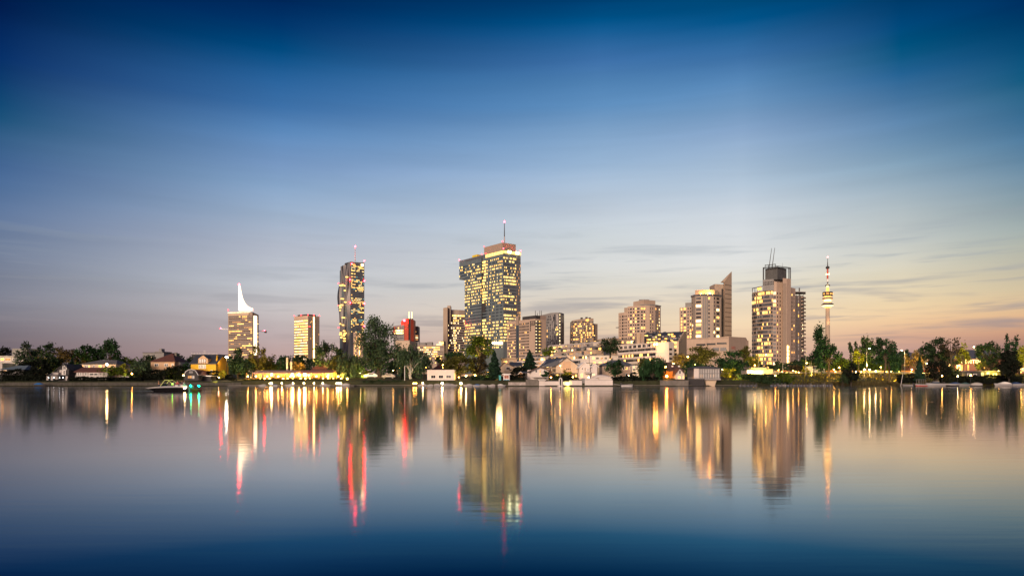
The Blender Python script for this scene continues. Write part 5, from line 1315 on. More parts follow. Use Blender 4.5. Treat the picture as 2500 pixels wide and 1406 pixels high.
for a0, a1, b0_, b1_, m_ in ((462,471,911,905.5,greywall),(459,463,923,917,L_dim),(464,467.5,923,917,L_dim),(468.5,475,924,917,glassmid)):
    mb = MB(); mb.box(X(a0,D), X(a1,D), D-.08, D, Z(b0_,D), Z(b1_,D), m_); mb.build('window', root)
r = house('garden_pergola', 'low flat-roofed shelter between the barn boathouse and the restaurant', 492, 515, 216, 4, 918.5, 918, 929, 'flat', darkwall, metal, cat='shelter')

# ---------------------------------------------------------------- restaurant
D = 216
root = thing('restaurant', (X(720,D), D, 1.8), 'long open-air lakeside restaurant glowing orange under pale striped awnings', 'restaurant')
orange = mat('timber_honey', (.50, .28, .08), var=.3, scale=2)
mb = MB(); mb.box(X(606,D), X(842,D), D+6, D+6.4, 1.5, Z(905,D+6), orange); mb.build('wall', root)
mb = MB(); mb.box(X(596,D), X(850,D), D-6.5, D+6, 1.3, Z(933,D-6), pathm); mb.build('terrace', root)
for p0, p1, m_ in ((622, 729, awningm), (731, 817, mat('awning_cloth_red', (.36,.17,.13), var=.2))):
    x0, x1 = X(p0,D), X(p1,D); mb = MB(); nseg = int((x1-x0)/2.2)
    for k in range(nseg):
        a_, b_ = x0+(x1-x0)*k/nseg, x0+(x1-x0)*(k+1)/nseg-.06; zt, zl = Z(903.8,D), Z(909.8,D)
        mb.hexa([(a_,D-2,zl-.08),(b_,D-2,zl-.08),(b_,D+2.5,zt-.08),(a_,D+2.5,zt-.08),(a_,D-2,zl),(b_,D-2,zl),(b_,D+2.5,zt),(a_,D+2.5,zt)], m_)
        mb.box(a_, b_, D-2.06, D-2, zl-.35, zl, m_)
    mb.build('awning', root)
for k in range(17):
    mb = MB(); xx = X(608+k*14.5, D); mb.box(xx-.07, xx+.07, D-2.2, D-2.07, 1.8, Z(910,D), orange); mb.build('post', root)
rr = random.Random(5)
for k in range(24):
    mb = MB(); xx = X(612+k*9.4, D+6); mb.box(xx, xx+rr.choice((.5,.7,.35)), D+5.8, D+6, Z(926,D+6), Z(914,D+6), rr.choice((L_warm, L_dim, glassdark, glassdark, L_yel))); mb.build('window', root)
mb = MB()
for k in range(60):
    xx = X(600+k*4.1, D-6); mb.box(xx, xx+.28, D-6.6, D-6.5, Z(931,D-6), Z(924,D-6), orange)
mb.box(X(598,D-6), X(846,D-6), D-6.7, D-6.6, Z(925,D-6), Z(924.3,D-6), orange); mb.build('balustrade', root)
mb = MB(); mb.prism([(X(745,D),D+8),(X(790,D),D+8),(X(790,D),D+18),(X(745,D),D+18)], 2, Z(905,D), brownroof)
b0 = len(mb.v); mb.v += [(X(738,D),D+6.6,Z(906,D)),(X(798,D),D+6.6,Z(906,D)),(X(798,D),D+18,Z(906,D)),(X(738,D),D+18,Z(906,D)),(X(752,D),D+12,Z(885,D)),(X(778,D),D+12,Z(885,D))]
for f in ((0,1,5,4),(1,2,5),(2,3,4,5),(3,0,4)): mb.face([b0+i for i in f], redroof)
mb.build('roof', root)
for px, yt in ((701, 875), (711, 884)):
    mb = MB(); mb.tube((X(px,D+9),D+9,3), (X(px,D+9),D+9,Z(yt,D+9)), .32, .32, metal, 10); mb.tube((X(px,D+9),D+9,Z(yt,D+9)), (X(px,D+9),D+9,Z(yt,D+9)+.4), .45, .3, metal, 10); mb.build('flue', root)
for k, px in enumerate((640, 668, 700, 733, 746, 775, 808, 830)): added_spot(X(px,D), D+2.2, Z(914,D), 9000 if k not in (3,4) else 11000, (1,.58,.2), .4)
for px in (612, 650, 690, 730, 770, 812, 845): added_spot(X(px,D-8), D-7.6, 3.4, 2600, (1,.62,.25), .3)  # unseen spots added in front to strengthen the terrace glow
for px in range(600, 850, 22): added_spot(X(px,204.4), 204.4, 1.0, 330, (1,.62,.22), .2, (0,1,.35), 130)  # unseen jetty spots added to light the hedge front
for px in (560, 640, 700, 760, 815): added_spot(X(px,D+10), D+10, 8.2, 1500, (1,.60,.14), .4)
# globe lamps on short poles and hanging ones: each one a thing
def globe_proto():
    r = thing('globe_lamp', (0, 0, 0), None, 'lamp', 'globe lamps along the restaurant terrace')
    mb = MB(); mb.tube((0,0,-1.6), (0,0,-.2), .05, .04, darkmetal, 5); mb.build('pole', r); mb = MB(); mb.ball((0,0,0), .21, Y_lamp, 10, 6); mb.build('globe', r); return r
gp = globe_proto(); index_kids(gp)
hung = thing('hanging_lamp', (0,0,0), None, 'lamp', 'lamps hanging under the restaurant awnings'); mb = MB(); mb.tube((0,0,.15),(0,0,.8),.02,.02,darkmetal,4); mb.build('cord', hung); mb = MB(); mb.ball((0,0,0), .2, Y_lamp, 10, 6); mb.build('globe', hung); index_kids(hung)
first = True
for px in (634.5, 646, 658, 691, 702.5, 714.5, 734, 745.5, 757, 789, 801, 813, 833, 848):
    loc = (X(px,D-5), D-5, Z(924.3,D-5)); lb = 'small round glowing lamp on a pole along the front edge of the restaurant terrace'
    if first: gp.location = loc; gp['label'] = lb; first = False
    else: copy_tree(gp, loc, label=lb)
first = True
for px in (625, 652.5, 679.5, 709, 772.5, 799.5, 826, 605, 717):
    loc = (X(px,D-1.5), D-1.5, Z(918.5,D-1.5)); lb = 'glowing round lamp hanging just under the restaurant awning'
    if first: hung.location = loc; hung['label'] = lb; first = False
    else: copy_tree(hung, loc, label=lb)
for px, r_, lb in ((732, .42, 'left one of the two biggest white lamps under the restaurant awning'), (746, .52, 'right and brighter one of the two biggest white lamps under the awning'), (664, .33, 'wide white lamp under the left awning'), (715, .3, 'white lamp just left of the two biggest ones')):
    t_ = thing('ceiling_lamp', (X(px,D), D-.5, Z(914,D)), lb, 'lamp'); mb = MB(); mb.ball((X(px,D), D-.5, Z(914,D)), r_, W_lamp, 12, 6); mb.build('globe', t_); mb = MB(); mb.tube((X(px,D), D-.5, Z(914,D)+r_*.9), (X(px,D), D-.5, Z(907,D)), .03, .03, darkmetal, 4); mb.build('cord', t_)
wl = None
for px in (659, 663, 688, 715, 742, 767, 788, 822, 827, 832):
    loc = (X(px,205.6), 205.6, Z(935.3,205.6)); lb = 'low quay lamp close above the water in front of the restaurant'
    if wl is None:
        wl = thing('quay_lamp', loc, lb, 'lamp', 'low quay lamps in front of the restaurant'); mb = MB(); mb.ball(loc, .15, W_lamp, 8, 5); mb.build('globe', wl); mb = MB(); mb.tube((loc[0],loc[1],.1), (loc[0],loc[1],loc[2]-.1), .04, .04, darkmetal, 4); mb.build('pole', wl); index_kids(wl)
    else: copy_tree(wl, loc, label=lb)
# umbrella tables are hidden by the hedge; the quay deck
mb = MB(); mb.box(X(565,205), X(870,205), 202.2, 205.4, .12, .32, pathm)
tag(mb.build('jetty'), 'long low jetty at the water in front of the restaurant', 'jetty')

# ---------------------------------------------------------------- quay walls of the centre
mb = MB()
for x0 in range(-84, 72, 3):
    ya, yb = shore(x0), shore(x0+3); mb.hexa([(x0,ya-.05,-.6),(x0+3,yb-.05,-.6),(x0+3,yb+.45,-.6),(x0,ya+.45,-.6),(x0,ya-.05,.38),(x0+3,yb-.05,.38),(x0+3,yb+.45,.38),(x0,ya+.45,.38)], stone)
tag(mb.build('quay_edge'), kind='structure')
mb = MB()
for x0 in range(-175, -84, 3):
    ya, yb = shore(x0)+.3, shore(x0+3)+.3; z_ = 1.15 if x0 > -160 else .9; mb.hexa([(x0,ya,-.6),(x0+3,yb,-.6),(x0+3,yb+.5,-.6),(x0,ya+.5,-.6),(x0,ya,z_),(x0+3,yb,z_),(x0+3,yb+.5,z_),(x0,ya+.5,z_)], mat('stone_dark', (.055,.052,.045), var=.6, scale=1.5))  # darker than the other stone, tone mottled at random
tag(mb.build('embankment_wall'), 'weathered grey stone embankment wall along the left shore', 'wall')
def qwall(px0, px1, D, top, m, label, cat='wall', name='quay_wall', bot=941.5, th=.5, post=None):
    x0, x1 = X(px0,D), X(px1,D); zt, zb = Z(top,D), min(.1, Z(bot,D))
    root = thing(name, ((x0+x1)/2, D, zb), label, cat)
    mb = MB(); mb.box(x0, x1, D, D+th, zb, zt, m); mb.build('wall', root)
    mb = MB(); mb.box(x0-.05, x1+.05, D-.08, D+th+.05, zt+.003, zt+.13, whitedim if m in (white, whitepaint) else stone); mb.build('coping', root)
    return root
def mth_mat():
    return mat('wall_streaked', (.36,.32,.30), var=.5, scale=1.5)
qwall(1241, 1284, 204.7, 933, mth_mat(), 'low streaked concrete wall beside the beach cabin')
qwall(1284, 1315, 204.9, 927, stone, 'grey stone basement wall below the low-gabled villa')
r = qwall(1316, 1331, 204.4, 929, white, 'white boat garage front with overhanging slab', 'garage', 'boat_garage')
mb = MB(); mb.box(X(1314,204), X(1333,204), 203.6, 205.4, Z(929,204)+.15, Z(926.5,204), whitepaint); mb.build('roof_slab', r)
qwall(1331, 1364, 204.6, 931, white, 'white quay wall left of the arched gate')
qwall(1374, 1390, 204.6, 932, white, 'short low white quay wall right of the arched gate')
qwall(1390, 1421, 204.5, 929, white, 'white quay wall with plain panel beneath the big gabled villa')
qwall(1421, 1428, 205, 924.5, greywall, 'narrow grey wall section between two white quay walls')
qwall(1428, 1496, 204.4, 928.5, white, 'longest white quay wall, stepped up on its left')
qwall(1428, 1461, 204.95, 924.5, white, 'raised white parapet above the longest quay wall')
qwall(1612, 1681, 204.3, 929, stone, 'grey stone wall below the brown-roofed house', bot=942)
# arched gate
D = 204.2; root = thing('arched_gate', (X(1368.5,D), D, 0), 'white arch around a dark door opening onto round water steps', 'gate')
mb = MB(); x0, x1 = X(1364.5,D), X(1372.5,D); zc = Z(926,D); cx_ = (x0+x1)/2; R_ = (x1-x0)/2
mb.box(x0, x0+.22, D-.1, D+.5, .3, zc, whitepaint); mb.box(x1-.22, x1, D-.1, D+.5, .3, zc, whitepaint)
for k in range(8):
    a0, a1 = math.pi*k/8, math.pi*(k+1)/8; q = [(cx_+R_*math.cos(a0), zc+R_*math.sin(a0)), (cx_+R_*math.cos(a1), zc+R_*math.sin(a1)), (cx_+(R_-.22)*math.cos(a1), zc+(R_-.22)*math.sin(a1)), (cx_+(R_-.22)*math.cos(a0), zc+(R_-.22)*math.sin(a0))]
    mb.hexa([(a_, D-.1, b_) for a_, b_ in q]+[(a_, D+.5, b_) for a_, b_ in q], whitepaint)
mb.build('arch', root); mb = MB(); mb.box(x0+.22, x1-.22, D+.2, D+.3, .3, zc+.2, darkwall); mb.build('door', root)
mb = MB(); mb.lathe(cx_, D-.1, [(1.0,-.4),(1.0,.12),(.7,.12),(.7,.26),(.45,.26)], white, 16); mb.build('step', root)

# ---------------------------------------------------------------- centre houses
r = house('garage_boathouse', 'flat white boathouse with three dark windows on the quay', 1043, 1109, 207.5, 8, 904.5, 904, 938, 'flat', white, white,
      [(1052.5,1063,916,923,glassdark),(1071,1082,916,923,glassdark),(1089.5,1101,916,923,glassmid)], cat='boathouse', over=.1)
mb = MB(); mb.box(X(1043,207.4), X(1109,207.4), 207.25, 207.5, .3, Z(929.5,207.4), greywall); mb.build('plinth', r)
house('red_roofed_house', 'low red-roofed house just behind the flat white boathouse', 1052, 1092, 226, 8, 904, 889, 915, 'hip', cream, redroof, rp=1070, rp2=1074, chim=((1066,886),))
r = house('white_garden_house', 'plain white garden house at the foot of the great cottonwood', 912, 945, 222, 6, 922, 917, 934, 'hip', whitedim, brownroof, [(930,936,925,931,glassdark)], rp=922, rp2=935, chim=((925,914),))
house('white_kiosk', 'small white kiosk left of the cottonwood trunk', 889, 905, 224, 4, 915, 912, 930, 'flat', white, whitedim, cat='kiosk')
house('long_pavilion', 'long low pavilion lit golden behind the multi-stemmed tree', 1112, 1196, 232, 7, 915, 914, 928, 'flat', cream, cream, [(1125,1135,918,924,L_yel),(1150,1160,918,924,L_yel),(1172,1180,918,924,L_warm)], cat='pavilion')
added_spot(X(1150,228), 227, 5.5, 900, (1,.6,.18)); added_spot(X(1120,228), 227, 6, 600, (1,.62,.18)); added_spot(X(1166,244), 243, 9.5, 4200, (1,.75,.25), .6); added_spot(X(1200,232), 232, 5.5, 500, (1,.6,.18))
house('pale_villa', 'pale two-storey villa half hidden behind the broad dark conifer', 1222, 1258, 222, 9, 895, 885, 925, 'front', cream, brownroof, [(1236,1245,896,902,glassdark)], rp=1232, eaveR=898)
house('rear_villa', 'small white villa with bluish roof, between pale villa and spruce', 1246, 1272, 236, 8, 893, 884, 915, 'side', white, slate, [(1268,1271,893,898,L_white)])
house('rear_roofs', 'low flat-roofed pinkish house below the hotel block', 1224, 1262, 262, 10, 876, 871, 895, 'flat', pinkwall, pinkwall2, [(1230,1238,881,886,L_warm),(1245,1252,881,886,glassmid)])
r = house('beach_cabin', 'narrow beach cabin with flowery awning, white base and teal counter', 1229, 1244, 207, 3, 914, 913, 937, 'flat', white, whitepaint, [(1231,1242,916,924,mat('poster', (.35,.14,.10), var=.9, scale=3)),(1229.5,1243.5,926,931,mat('paint_blue', (.06,.22,.34)))], cat='cabin')
r = house('teal_booth', 'tiny teal changing booth left of the beach cabin', 1218, 1223, 209, 1.5, 918, 917, 930, 'flat', teal, teal, cat='booth', over=.05)
r = house('timber_hut', 'little dark timber hut with a glowing orange gable end', 1270, 1296, 217, 6, 910, 907, 926, 'side', darkwall, slate, [(1279,1281,914,916,L_white)], cat='hut')
D = 216.6; mb = MB(); b0 = 0; mb.v += [(X(1264.5,D),D,Z(926,D)),(X(1278,D),D,Z(926,D)),(X(1278,D),D,Z(914,D)),(X(1271,D),D,Z(907.5,D)),(X(1264.5,D),D,Z(914,D))]; mb.v += [(v[0],v[1]+.35,v[2]) for v in mb.v[:5]]
mb.face([0,1,2,3,4], wood); mb.face([9,8,7,6,5], wood)
for i in range(5): mb.face([i,5+i,5+(i+1)%5,(i+1)%5], wood)
mb.build('gable_end', r)
mb = MB(); mb.tube((X(1263,D),D-.1,Z(915.5,D)), (X(1271,D),D-.1,Z(907,D)), .09, .09, whitepaint, 4); mb.tube((X(1271,D),D-.1,Z(907,D)), (X(1279.5,D),D-.1,Z(915,D)), .09, .09, whitepaint, 4); mb.build('gable_trim', r)
added_spot(X(1268,D), D-2.2, 4, 110, (1,.55,.12))
r = house('gabled_villa', 'white villa with low spreading brown gable and three upstairs windows', 1297, 1339, 212, 9, 905, 896.5, 926, 'front', white, brownroof,
      [(1307,1311,903,909,glassdark),(1317,1320,903,909,L_dim),(1327,1331,903,909,glassmid),(1318,1320,910,915,L_yel)], rp=1317, over=1.2, chim=((1327,893),))
mb = MB(); mb.box(X(1288,213), X(1297,213), 213, 218, 2, Z(903,213), white); mb.build('side_wing', r)
mb = MB(); mb.box(X(1300,211), X(1340,211), 210, 211.9, Z(921.5,211), Z(920,211), whitedim); mb.build('terrace', r)
# big gabled villa: long slate roof seen from the side plus a broad gable wall
D = 222; root = thing('gable_villa', (X(1375,D), D, 2.5), 'largest villa with broad peach gable wall, dark slate roof and slanting skylights', 'house')
gw = [(1357,928),(1411,928),(1411,893),(1384,873.5),(1357,893)]
mb = MB(); n = 5
for yy in (D, D+14): mb.v += [(X(a_,D), yy, Z(b_,D)) for a_, b_ in gw]
mb.face([0,1,2,3,4], cream); mb.face([9,8,7,6,5], cream)
for i in range(5): mb.face([i,5+i,5+(i+1)%5,(i+1)%5], cream if i not in (2,3) else slate)
mb.prism([(X(1320,D+1),D+1.5),(X(1357,D+1),D+1.5),(X(1357,D+1),D+13),(X(1320,D+1),D+13)], 2, Z(896,D), cream); mb.build('wall', root)
mb = MB(); mb.box(X(1373.5,D), X(1393,D), D-.12, D, Z(921,D), Z(882,D), peach); mb.build('wall_panel', root)
mb = MB(); q = [(X(1384,D),D-.4,Z(873,D)),(X(1413,D),D-.4,Z(894.5,D)),(X(1413,D),D+14,Z(894.5,D)),(X(1384,D),D+14,Z(873,D))]
mb.hexa([(a_,b_,c_) for a_,b_,c_ in q]+[(a_,b_,c_+.3) for a_,b_,c_ in q], slate)
q = [(X(1316,D),D,Z(898,D)),(X(1357,D),D-.4,Z(893.5,D)),(X(1384,D),D-.4,Z(873,D)),(X(1338,D),D+10,Z(877,D))]
mb.hexa([(a_,b_,c_) for a_,b_,c_ in q]+[(a_,b_,c_+.3) for a_,b_,c_ in q], slate); mb.build('roof', root)
def roofpt(s_, t_):                    # s along eave, t up the slope
    a_ = Vector(q[0]).lerp(Vector(q[1]), s_); b_ = Vector(q[3]).lerp(Vector(q[2]), s_); return a_.lerp(b_, t_) + Vector((0,-.12,.42))
for s_ in (.12, .42, .52, .80, .90, 1.0):
    mb = MB(); s2 = s_-.03; pts = [roofpt(s2, .35), roofpt(s2+.045, .35), roofpt(s2+.045, .62), roofpt(s2, .62)]
    mb.hexa([tuple(p) for p in pts]+[tuple(p+Vector((0,0,.08))) for p in pts], mat('skylight', (.6,.6,.62), rough=.2)); mb.build('skylight', root)
for px in (1342, 1349, 1353): mb = MB(); mb.box(X(px,D+1), X(px+3,D+1), D+1.35, D+1.5, Z(908,D), Z(900,D), glassdark); mb.build('window', root)
for px in (1382.5, 1386.5, 1391): mb = MB(); mb.box(X(px,D), X(px+2,D), D-.2, D, Z(902.5,D), Z(899.5,D), glassdark); mb.build('window', root)
mb = MB(); mb.box(X(1348,D), X(1412,D), D-4, D, Z(913,D), Z(910.5,D), greyroof); mb.build('porch_roof', root)
for px in (1350, 1358, 1378, 1396, 1404): mb = MB(); mb.box(X(px,D-.1), X(px+5,D-.1), D-.15, D, Z(926,D), Z(914,D), L_yel if px in (1358,1404) else L_dim if px == 1396 else glassdark); mb.build('door', root)
mb = MB(); mb.box(X(1350,D+5), X(1354,D+5), D+5, D+6, Z(885,D), Z(872,D), stone); mb.box(X(1363,D+7), X(1367,D+7), D+7, D+8, Z(885,D), Z(871,D), stone); mb.build('chimney', root)
for px, p_ in ((1352, 160), (1380, 150), (1404, 200)): added_spot(X(px,D-3), D-3, 4.6, p_, (1,.62,.2))
r = house('twin_gable_villa', 'white villa with two pointed white-trimmed gables and bluish roof', 1414, 1440, 214, 10, 897, 885, 924, 'front', white, whitepaint,
      [(1420,1423,898,902,glassdark),(1427,1430,897,906,pinkwall2),(1418,1423,912,921,L_yel),(1433,1438,901,903,glassmid)], rp=1426, eaveR=895)
mb = MB(); x0, x1, xm_ = X(1441,215), X(1458,215), X(1451,215); b0 = 0
for yy in (215, 224): mb.v += [(x0,yy,2),(x1,yy,2),(x1,yy,Z(895,215)),(xm_,yy,Z(887.5,215)),(x0,yy,Z(897,215))]
mb.face([0,1,2,3,4], white); mb.face([9,8,7,6,5], white)
for i in range(5): mb.face([i,5+i,5+(i+1)%5,(i+1)%5], white if i not in (2,3) else slate)
mb.build('side_gable', r)
mb = MB(); mb.tube((x0-.2,214.9,Z(897.5,215)), (xm_,214.9,Z(887,215)), .14, .14, whitepaint, 4); mb.tube((xm_,214.9,Z(887,215)), (x1+.6,214.9,Z(896.5,215)), .14, .14, whitepaint, 4); mb.build('gable_trim', r)
mb = MB(); mb.hexa([(X(1428,218),217,Z(886,218)),(X(1452,218),217,Z(887,218)),(X(1452,218),222,Z(886,218)),(X(1428,218),222,Z(886,218)),(X(1428,218),217,Z(885.5,218)),(X(1452,218),217,Z(886,218)),(X(1452,218),222,Z(885,218)),(X(1428,218),222,Z(885,218))], slate); mb.build('roof_valley', r)
for px in (1446, 1450): mb = MB(); mb.box(X(px,215), X(px+2.5,215), 214.9, 215, Z(917,215), Z(912,215), L_white); mb.build('window', r)
mb = MB(); mb.box(X(1427,213.5), X(1441,213.5), 212.6, 213.9, Z(912,213.5), Z(907,213.5), whitedim); mb.build('balcony', r)
added_spot(X(1418,212), 211, 4.4, 260, (1,.6,.2))
house('cream_annex', 'plain cream house squeezed between the twin-gabled villa and the hipped house', 1459, 1480, 232, 8, 889, 886, 925, 'flat', cream, pinkwall2, [(1463,1468,898,906,glassdark),(1470,1476,894,899,L_warm)])
r = house('hipped_house', 'broad rose house with grey hipped roof behind the round dark tree', 1470, 1546, 224, 11, 893, 877.5, 925, 'hip', pinkwall, mat('roof_blue_slate', (.11,.12,.15), var=.25, scale=1.5),
      [(1527,1532,896,902,L_warm),(1520,1524,894,902,glassdark),(1527,1533,912,923,glassdark),(1537,1541,896,901,L_dim)], rp=1498, rp2=1522, over=.7, chim=((1500,874),(1526,876)))
house('cube_house', 'white cubic house with big glowing ground-floor windows', 1543, 1562, 221, 9, 894, 893, 926, 'flat', white, whitepaint, [(1544.5,1552,900,905,glassmid),(1541.5+3,1551,917,923,L_yel),(1553,1559,917,923,L_yel),(1545,1549,896,898,L_warm)], over=.2)
added_spot(X(1552,219), 218.5, 4.8, 300, (1,.7,.3))
r = house('curved_canopy', 'white barrel-roofed boat canopy above the longest quay wall', 1462, 1498, 207.5, 6, 921, 918, 930, 'flat', white, white, cat='canopy')
mb = MB(); mb.lathe(X(1470,209), 210.5, [(3.0,2.5),(3.0,Z(922,209)),(2.3,Z(917,209)),(1,Z(914.5,209)),(.2,Z(914,209))], white, 16); mb.build('dome', r)
r = house('brown_roofed_house', 'wide brown-tiled house with blazing orange lit porch at the water', 1616, 1668, 222, 11, 905, 883, 928, 'hip', cream, brownroof, [(1640,1643,893,895,whitepaint),(1656,1659,893,895,whitepaint)], rp=1624, rp2=1646, over=.7, chim=((1632,879.5),))
mb = MB(); mb.box(X(1616,219), X(1641,219), 217.5, 221.9, 2.2, Z(906.5,219), mat('render_orange', (.55,.25,.06), var=.2)); mb.build('porch', r)
added_spot(X(1628,215), 215, 4.2, 900, (1,.42,.08)); added_spot(X(1626,218), 217, 8, 330, (1,.5,.1))
t_ = thing('porch_lamp', (X(1628,214), 214, 3), 'large blazing orange lamp on the porch of the brown-roofed house', 'lamp'); mb = MB(); mb.ball((X(1628,214), 214, Z(918,214)), .33, O_lamp, 12, 8); mb.build('globe', t_); mb = MB(); mb.tube((X(1628,214),214,1.8),(X(1628,214),214,Z(918,214)-.3),.05,.05,darkmetal,5); mb.build('pole', t_)
t_ = thing('wall_lamp', (X(1625,220), 217.2, 6), 'smaller orange lamp under the eave of the brown-roofed house', 'lamp'); mb = MB(); mb.ball((X(1625.5,217.2), 217.2, Z(896,217.2)), .26, O_lamp, 12, 8); mb.build('globe', t_); mb = MB(); mb.tube((X(1625.5,217.2),217.4,Z(896,217.2)), (X(1625.5,217.2),221.5,Z(896,217.2)), .04, .04, darkmetal, 5); mb.build('bracket', t_)
house('dormer_cottage', 'small white gabled cottage with lit ground-floor windows, before the brown roof', 1649, 1671, 215, 6, 913, 900.5, 928, 'front', white, brownroof, [(1658,1662,904.5,912,glassdark),(1655,1661,918,924,L_yel),(1667,1670,918,924,L_warm)], rp=1659)
# stilted boathouse
D = 209; r = house('stilted_boathouse', 'glass-striped boathouse with overhanging body on a narrow cream base', 1694, 1757, D, 8, 898.5, 893.5, 924.5, 'hip', glassmid, greyroof, [(1696,1702,904,909,glassdark)], cat='boathouse', rp=1712, rp2=1742, over=.7)
bx = bpy.data.objects
mb = MB()
for k in range(25): xx = X(1706.5+k*2.05, D); mb.box(xx, xx+(.12 if k % 4 else .2), D-.2, D, Z(924.5,D), Z(900,D), whitepaint if k % 2 else greywall)
for y_ in (900.5, 911.5, 924): mb.box(X(1706,D), X(1757,D), D-.26, D-.2, Z(y_,D)-.08, Z(y_,D)+.12, greywall)
mb.build('glazing_bars', r)
mb = MB(); mb.box(X(1694,D), X(1706,D), D-.15, D, Z(924,D), Z(899,D), white); mb.build('front_panel', r)
for px, m_ in ((1709,L_dim),(1713,L_dim),(1733,L_dim),(1741,L_dim)): mb = MB(); mb.box(X(px,D), X(px+3,D), D-.05, D, Z(921,D), Z(914,D), m_); mb.build('window', r)
mb = MB(); q = [P(1725,D-1), P(1744,D-1), (X(1744,D), D+5), (X(1725,D), D+5)]; q2 = [P(1721,D-1), P(1750,D-1), (X(1750,D), D+5), (X(1721,D), D+5)]
mb.hexa([(*p, -.3) for p in q]+[(*p, Z(927,D)) for p in q2], cream); mb.build('base', r)
mb = MB(); mb.box(X(1700,D-2), X(1760,D-2), D-2, D+6, Z(927,D), Z(924.8,D), whitedim); mb.build('deck', r)
railing('', '', 1680, 1758, D-2, 921.5, 925, metal, root=r, step=1.2)
mb = MB()
for k in range(14): xx = X(1680+k*2.9, 206); mb.box(xx, xx+.3, 206, 206.1, .1, Z(924+random.Random(k).uniform(0,1.5),206), darkwall)
tag(mb.build('plank_fence'), 'dark grey plank fence left of the stilted base', 'fence')

# ---------------------------------------------------------------- terraced housing
A, B = P(1322, 432), P(1484, 372); dx, dy = B[0]-A[0], B[1]-A[1]; LL = math.hypot(dx, dy); ux, uy = dx/LL, dy/LL; nx_, ny_ = uy, -ux
root = thing('terraced_housing', ((A[0]+B[0])/2, 395, G0), 'stepped terraced housing with slate bands and lit balconies above the villas', 'apartment building')
rr = random.Random(77)
tops = [(849, 829), (858, 841), (866, 851), (874, 862), (883, 874), (892, 886)]
prev = None
for k, (ya, yb) in enumerate(tops):
    o_ = k*4.5
    a_, b_ = (A[0]+nx_*o_, A[1]+ny_*o_), (B[0]+nx_*o_, B[1]+ny_*o_)
    za, zb_ = Z(ya, 432-o_), Z(yb, 372-o_); za, zb_ = (za+zb_)/2, (za+zb_)/2
    za = Z((ya+yb)/2, 402-o_); h_ = 2.9
    m_ = (pinkwall2, slate, pinkwall2, slate, white, white)[k]
    mb = MB(); mb.slab(a_, b_, (8 if k < 2 else 0), LL+(2 if k < 4 else 8), G0, za, -4.5, 0, m_); mb.build('terrace', root)
    mb = MB(); mb.slab(a_, b_, (8 if k < 2 else 0), LL+2, za-.9, za+.12, .02, .2, (whitedim, greyroof, pinkwall2, whitedim, white, white)[k]); mb.build('parapet', root)
    n = 26; z1 = za-1.0
    for i in range(n):
        u = LL*(i+.5)/n+rr.uniform(-.5,.5)
        if k < 2 and u < 12: continue
        w_ = rr.choice((1.2,1.8,2.6,3.2)); 
        mm = rr.choice((L_warm, L_yel, L_yel, L_dim, glassdark, glassdark, glassmid, glassdark, L_hot if k > 0 else L_yel))
        mb = MB(); mb.slab(a_, b_, u-w_/2, u+w_/2, z1-1.5, z1, 0, .12, mm); mb.build('window', root)
        if rr.random() < .3: mb = MB(); mb.slab(a_, b_, u+w_/2+.2, u+w_/2+.5, z1-1.9, z1+.3, 0, 2.2, rr.choice((white, pinkwall, whitedim))); mb.build('balcony_divider', root)
        if k in (1, 3) and rr.random() < .45:
            mb = MB(); q0 = (a_[0]+ux*u, a_[1]+uy*u)
            mb.slab(a_, b_, u-1.1, u+1.1, za-.2, za+rr.uniform(.8,1.6), -2, .4, rr.choice((slate, whitedim, pinkwall))); mb.build('dormer', root)
        if rr.random() < .2: mb = MB(); mb.slab(a_, b_, u-.8, u+.8, za+.1, za+.6, -.5, .3, Lf_dark); mb.build('planter', root)
mb = MB(); mb.slab(A, B, LL*.82, LL+2, Z(838,375), Z(826,375), -8, -2, pinkwall2); mb.slab(A, B, LL*.62, LL*.72, Z(842,385), Z(832,385), -8, -3, greywall); mb.build('roof_block', root)
for px, y_, D_, p_ in ((1345,858,395,500),(1380,862,385,700),(1420,852,370,800),(1445,856,362,900),(1460,842,362,900),(1425,872,350,800),(1475,880,345,700)): added_spot(X(px,D_), D_-6, Z(y_,D_), p_, (1,.62,.25))
r = house('infill_block', 'small beige block with lit windows linking hotel and terraces', 1322, 1345, 440, 20, 851, 850, 890, 'flat', concrete, pinkwall2, [(1325,1330,855,858,L_yel),(1331,1335,855,858,L_hot),(1337,1343,854,858,L_yel),(1330,1332,866,869,glassdark),(1334,1338,864,867,L_warm),(1326,1329,875,879,L_warm)], cat='apartment building')
# white slab with ribbon windows and dark mansard roofs
D = 350; A, B = P(1508, 372), P(1604, 346)
root = thing('ribbon_window_block', (X(1570,D), D, G0), 'white block with long ribbon windows, blank end wall and dark slanted roof flats above', 'apartment building')
LL = math.hypot(B[0]-A[0], B[1]-A[1])
mb = MB(); mb.prism([A, B, P(1633,343), P(1646,346), (X(1646,346),380), (A[0], 392)], G0, [Z(842,372), Z(836,346), Z(834.5,343), Z(836,346), Z(836,346), Z(842,372)], white); mb.build('wall', root)
for k, (y0, y1) in enumerate(((839.5,846),(849.5,855),(862,868.5),(874.5,880),(887,892))):
    mb = MB(); n = 24; 
    for i in range(n):
        u0, u1 = LL*(.02+.95*i/n), LL*(.02+.95*(i+.86)/n)
        if k == 0 and i % 3 == 0: continue
        mb.slab(A, B, u0, u1, Z(y1+ (1-i/n)*2,D), Z(y0+(1-i/n)*2,D), -.05, .12, rr.choice((glassdark,)*5+(glassmid,)*2+((L_yel, L_warm) if k > 1 else (glassmid,))))
    mb.build('ribbon_window', root)
    mb = MB(); mb.slab(A, B, 0, LL, Z(y0+1,D)+.35, Z(y0+1,D)+.5, .05, .6, white); mb.build('ledge', root)
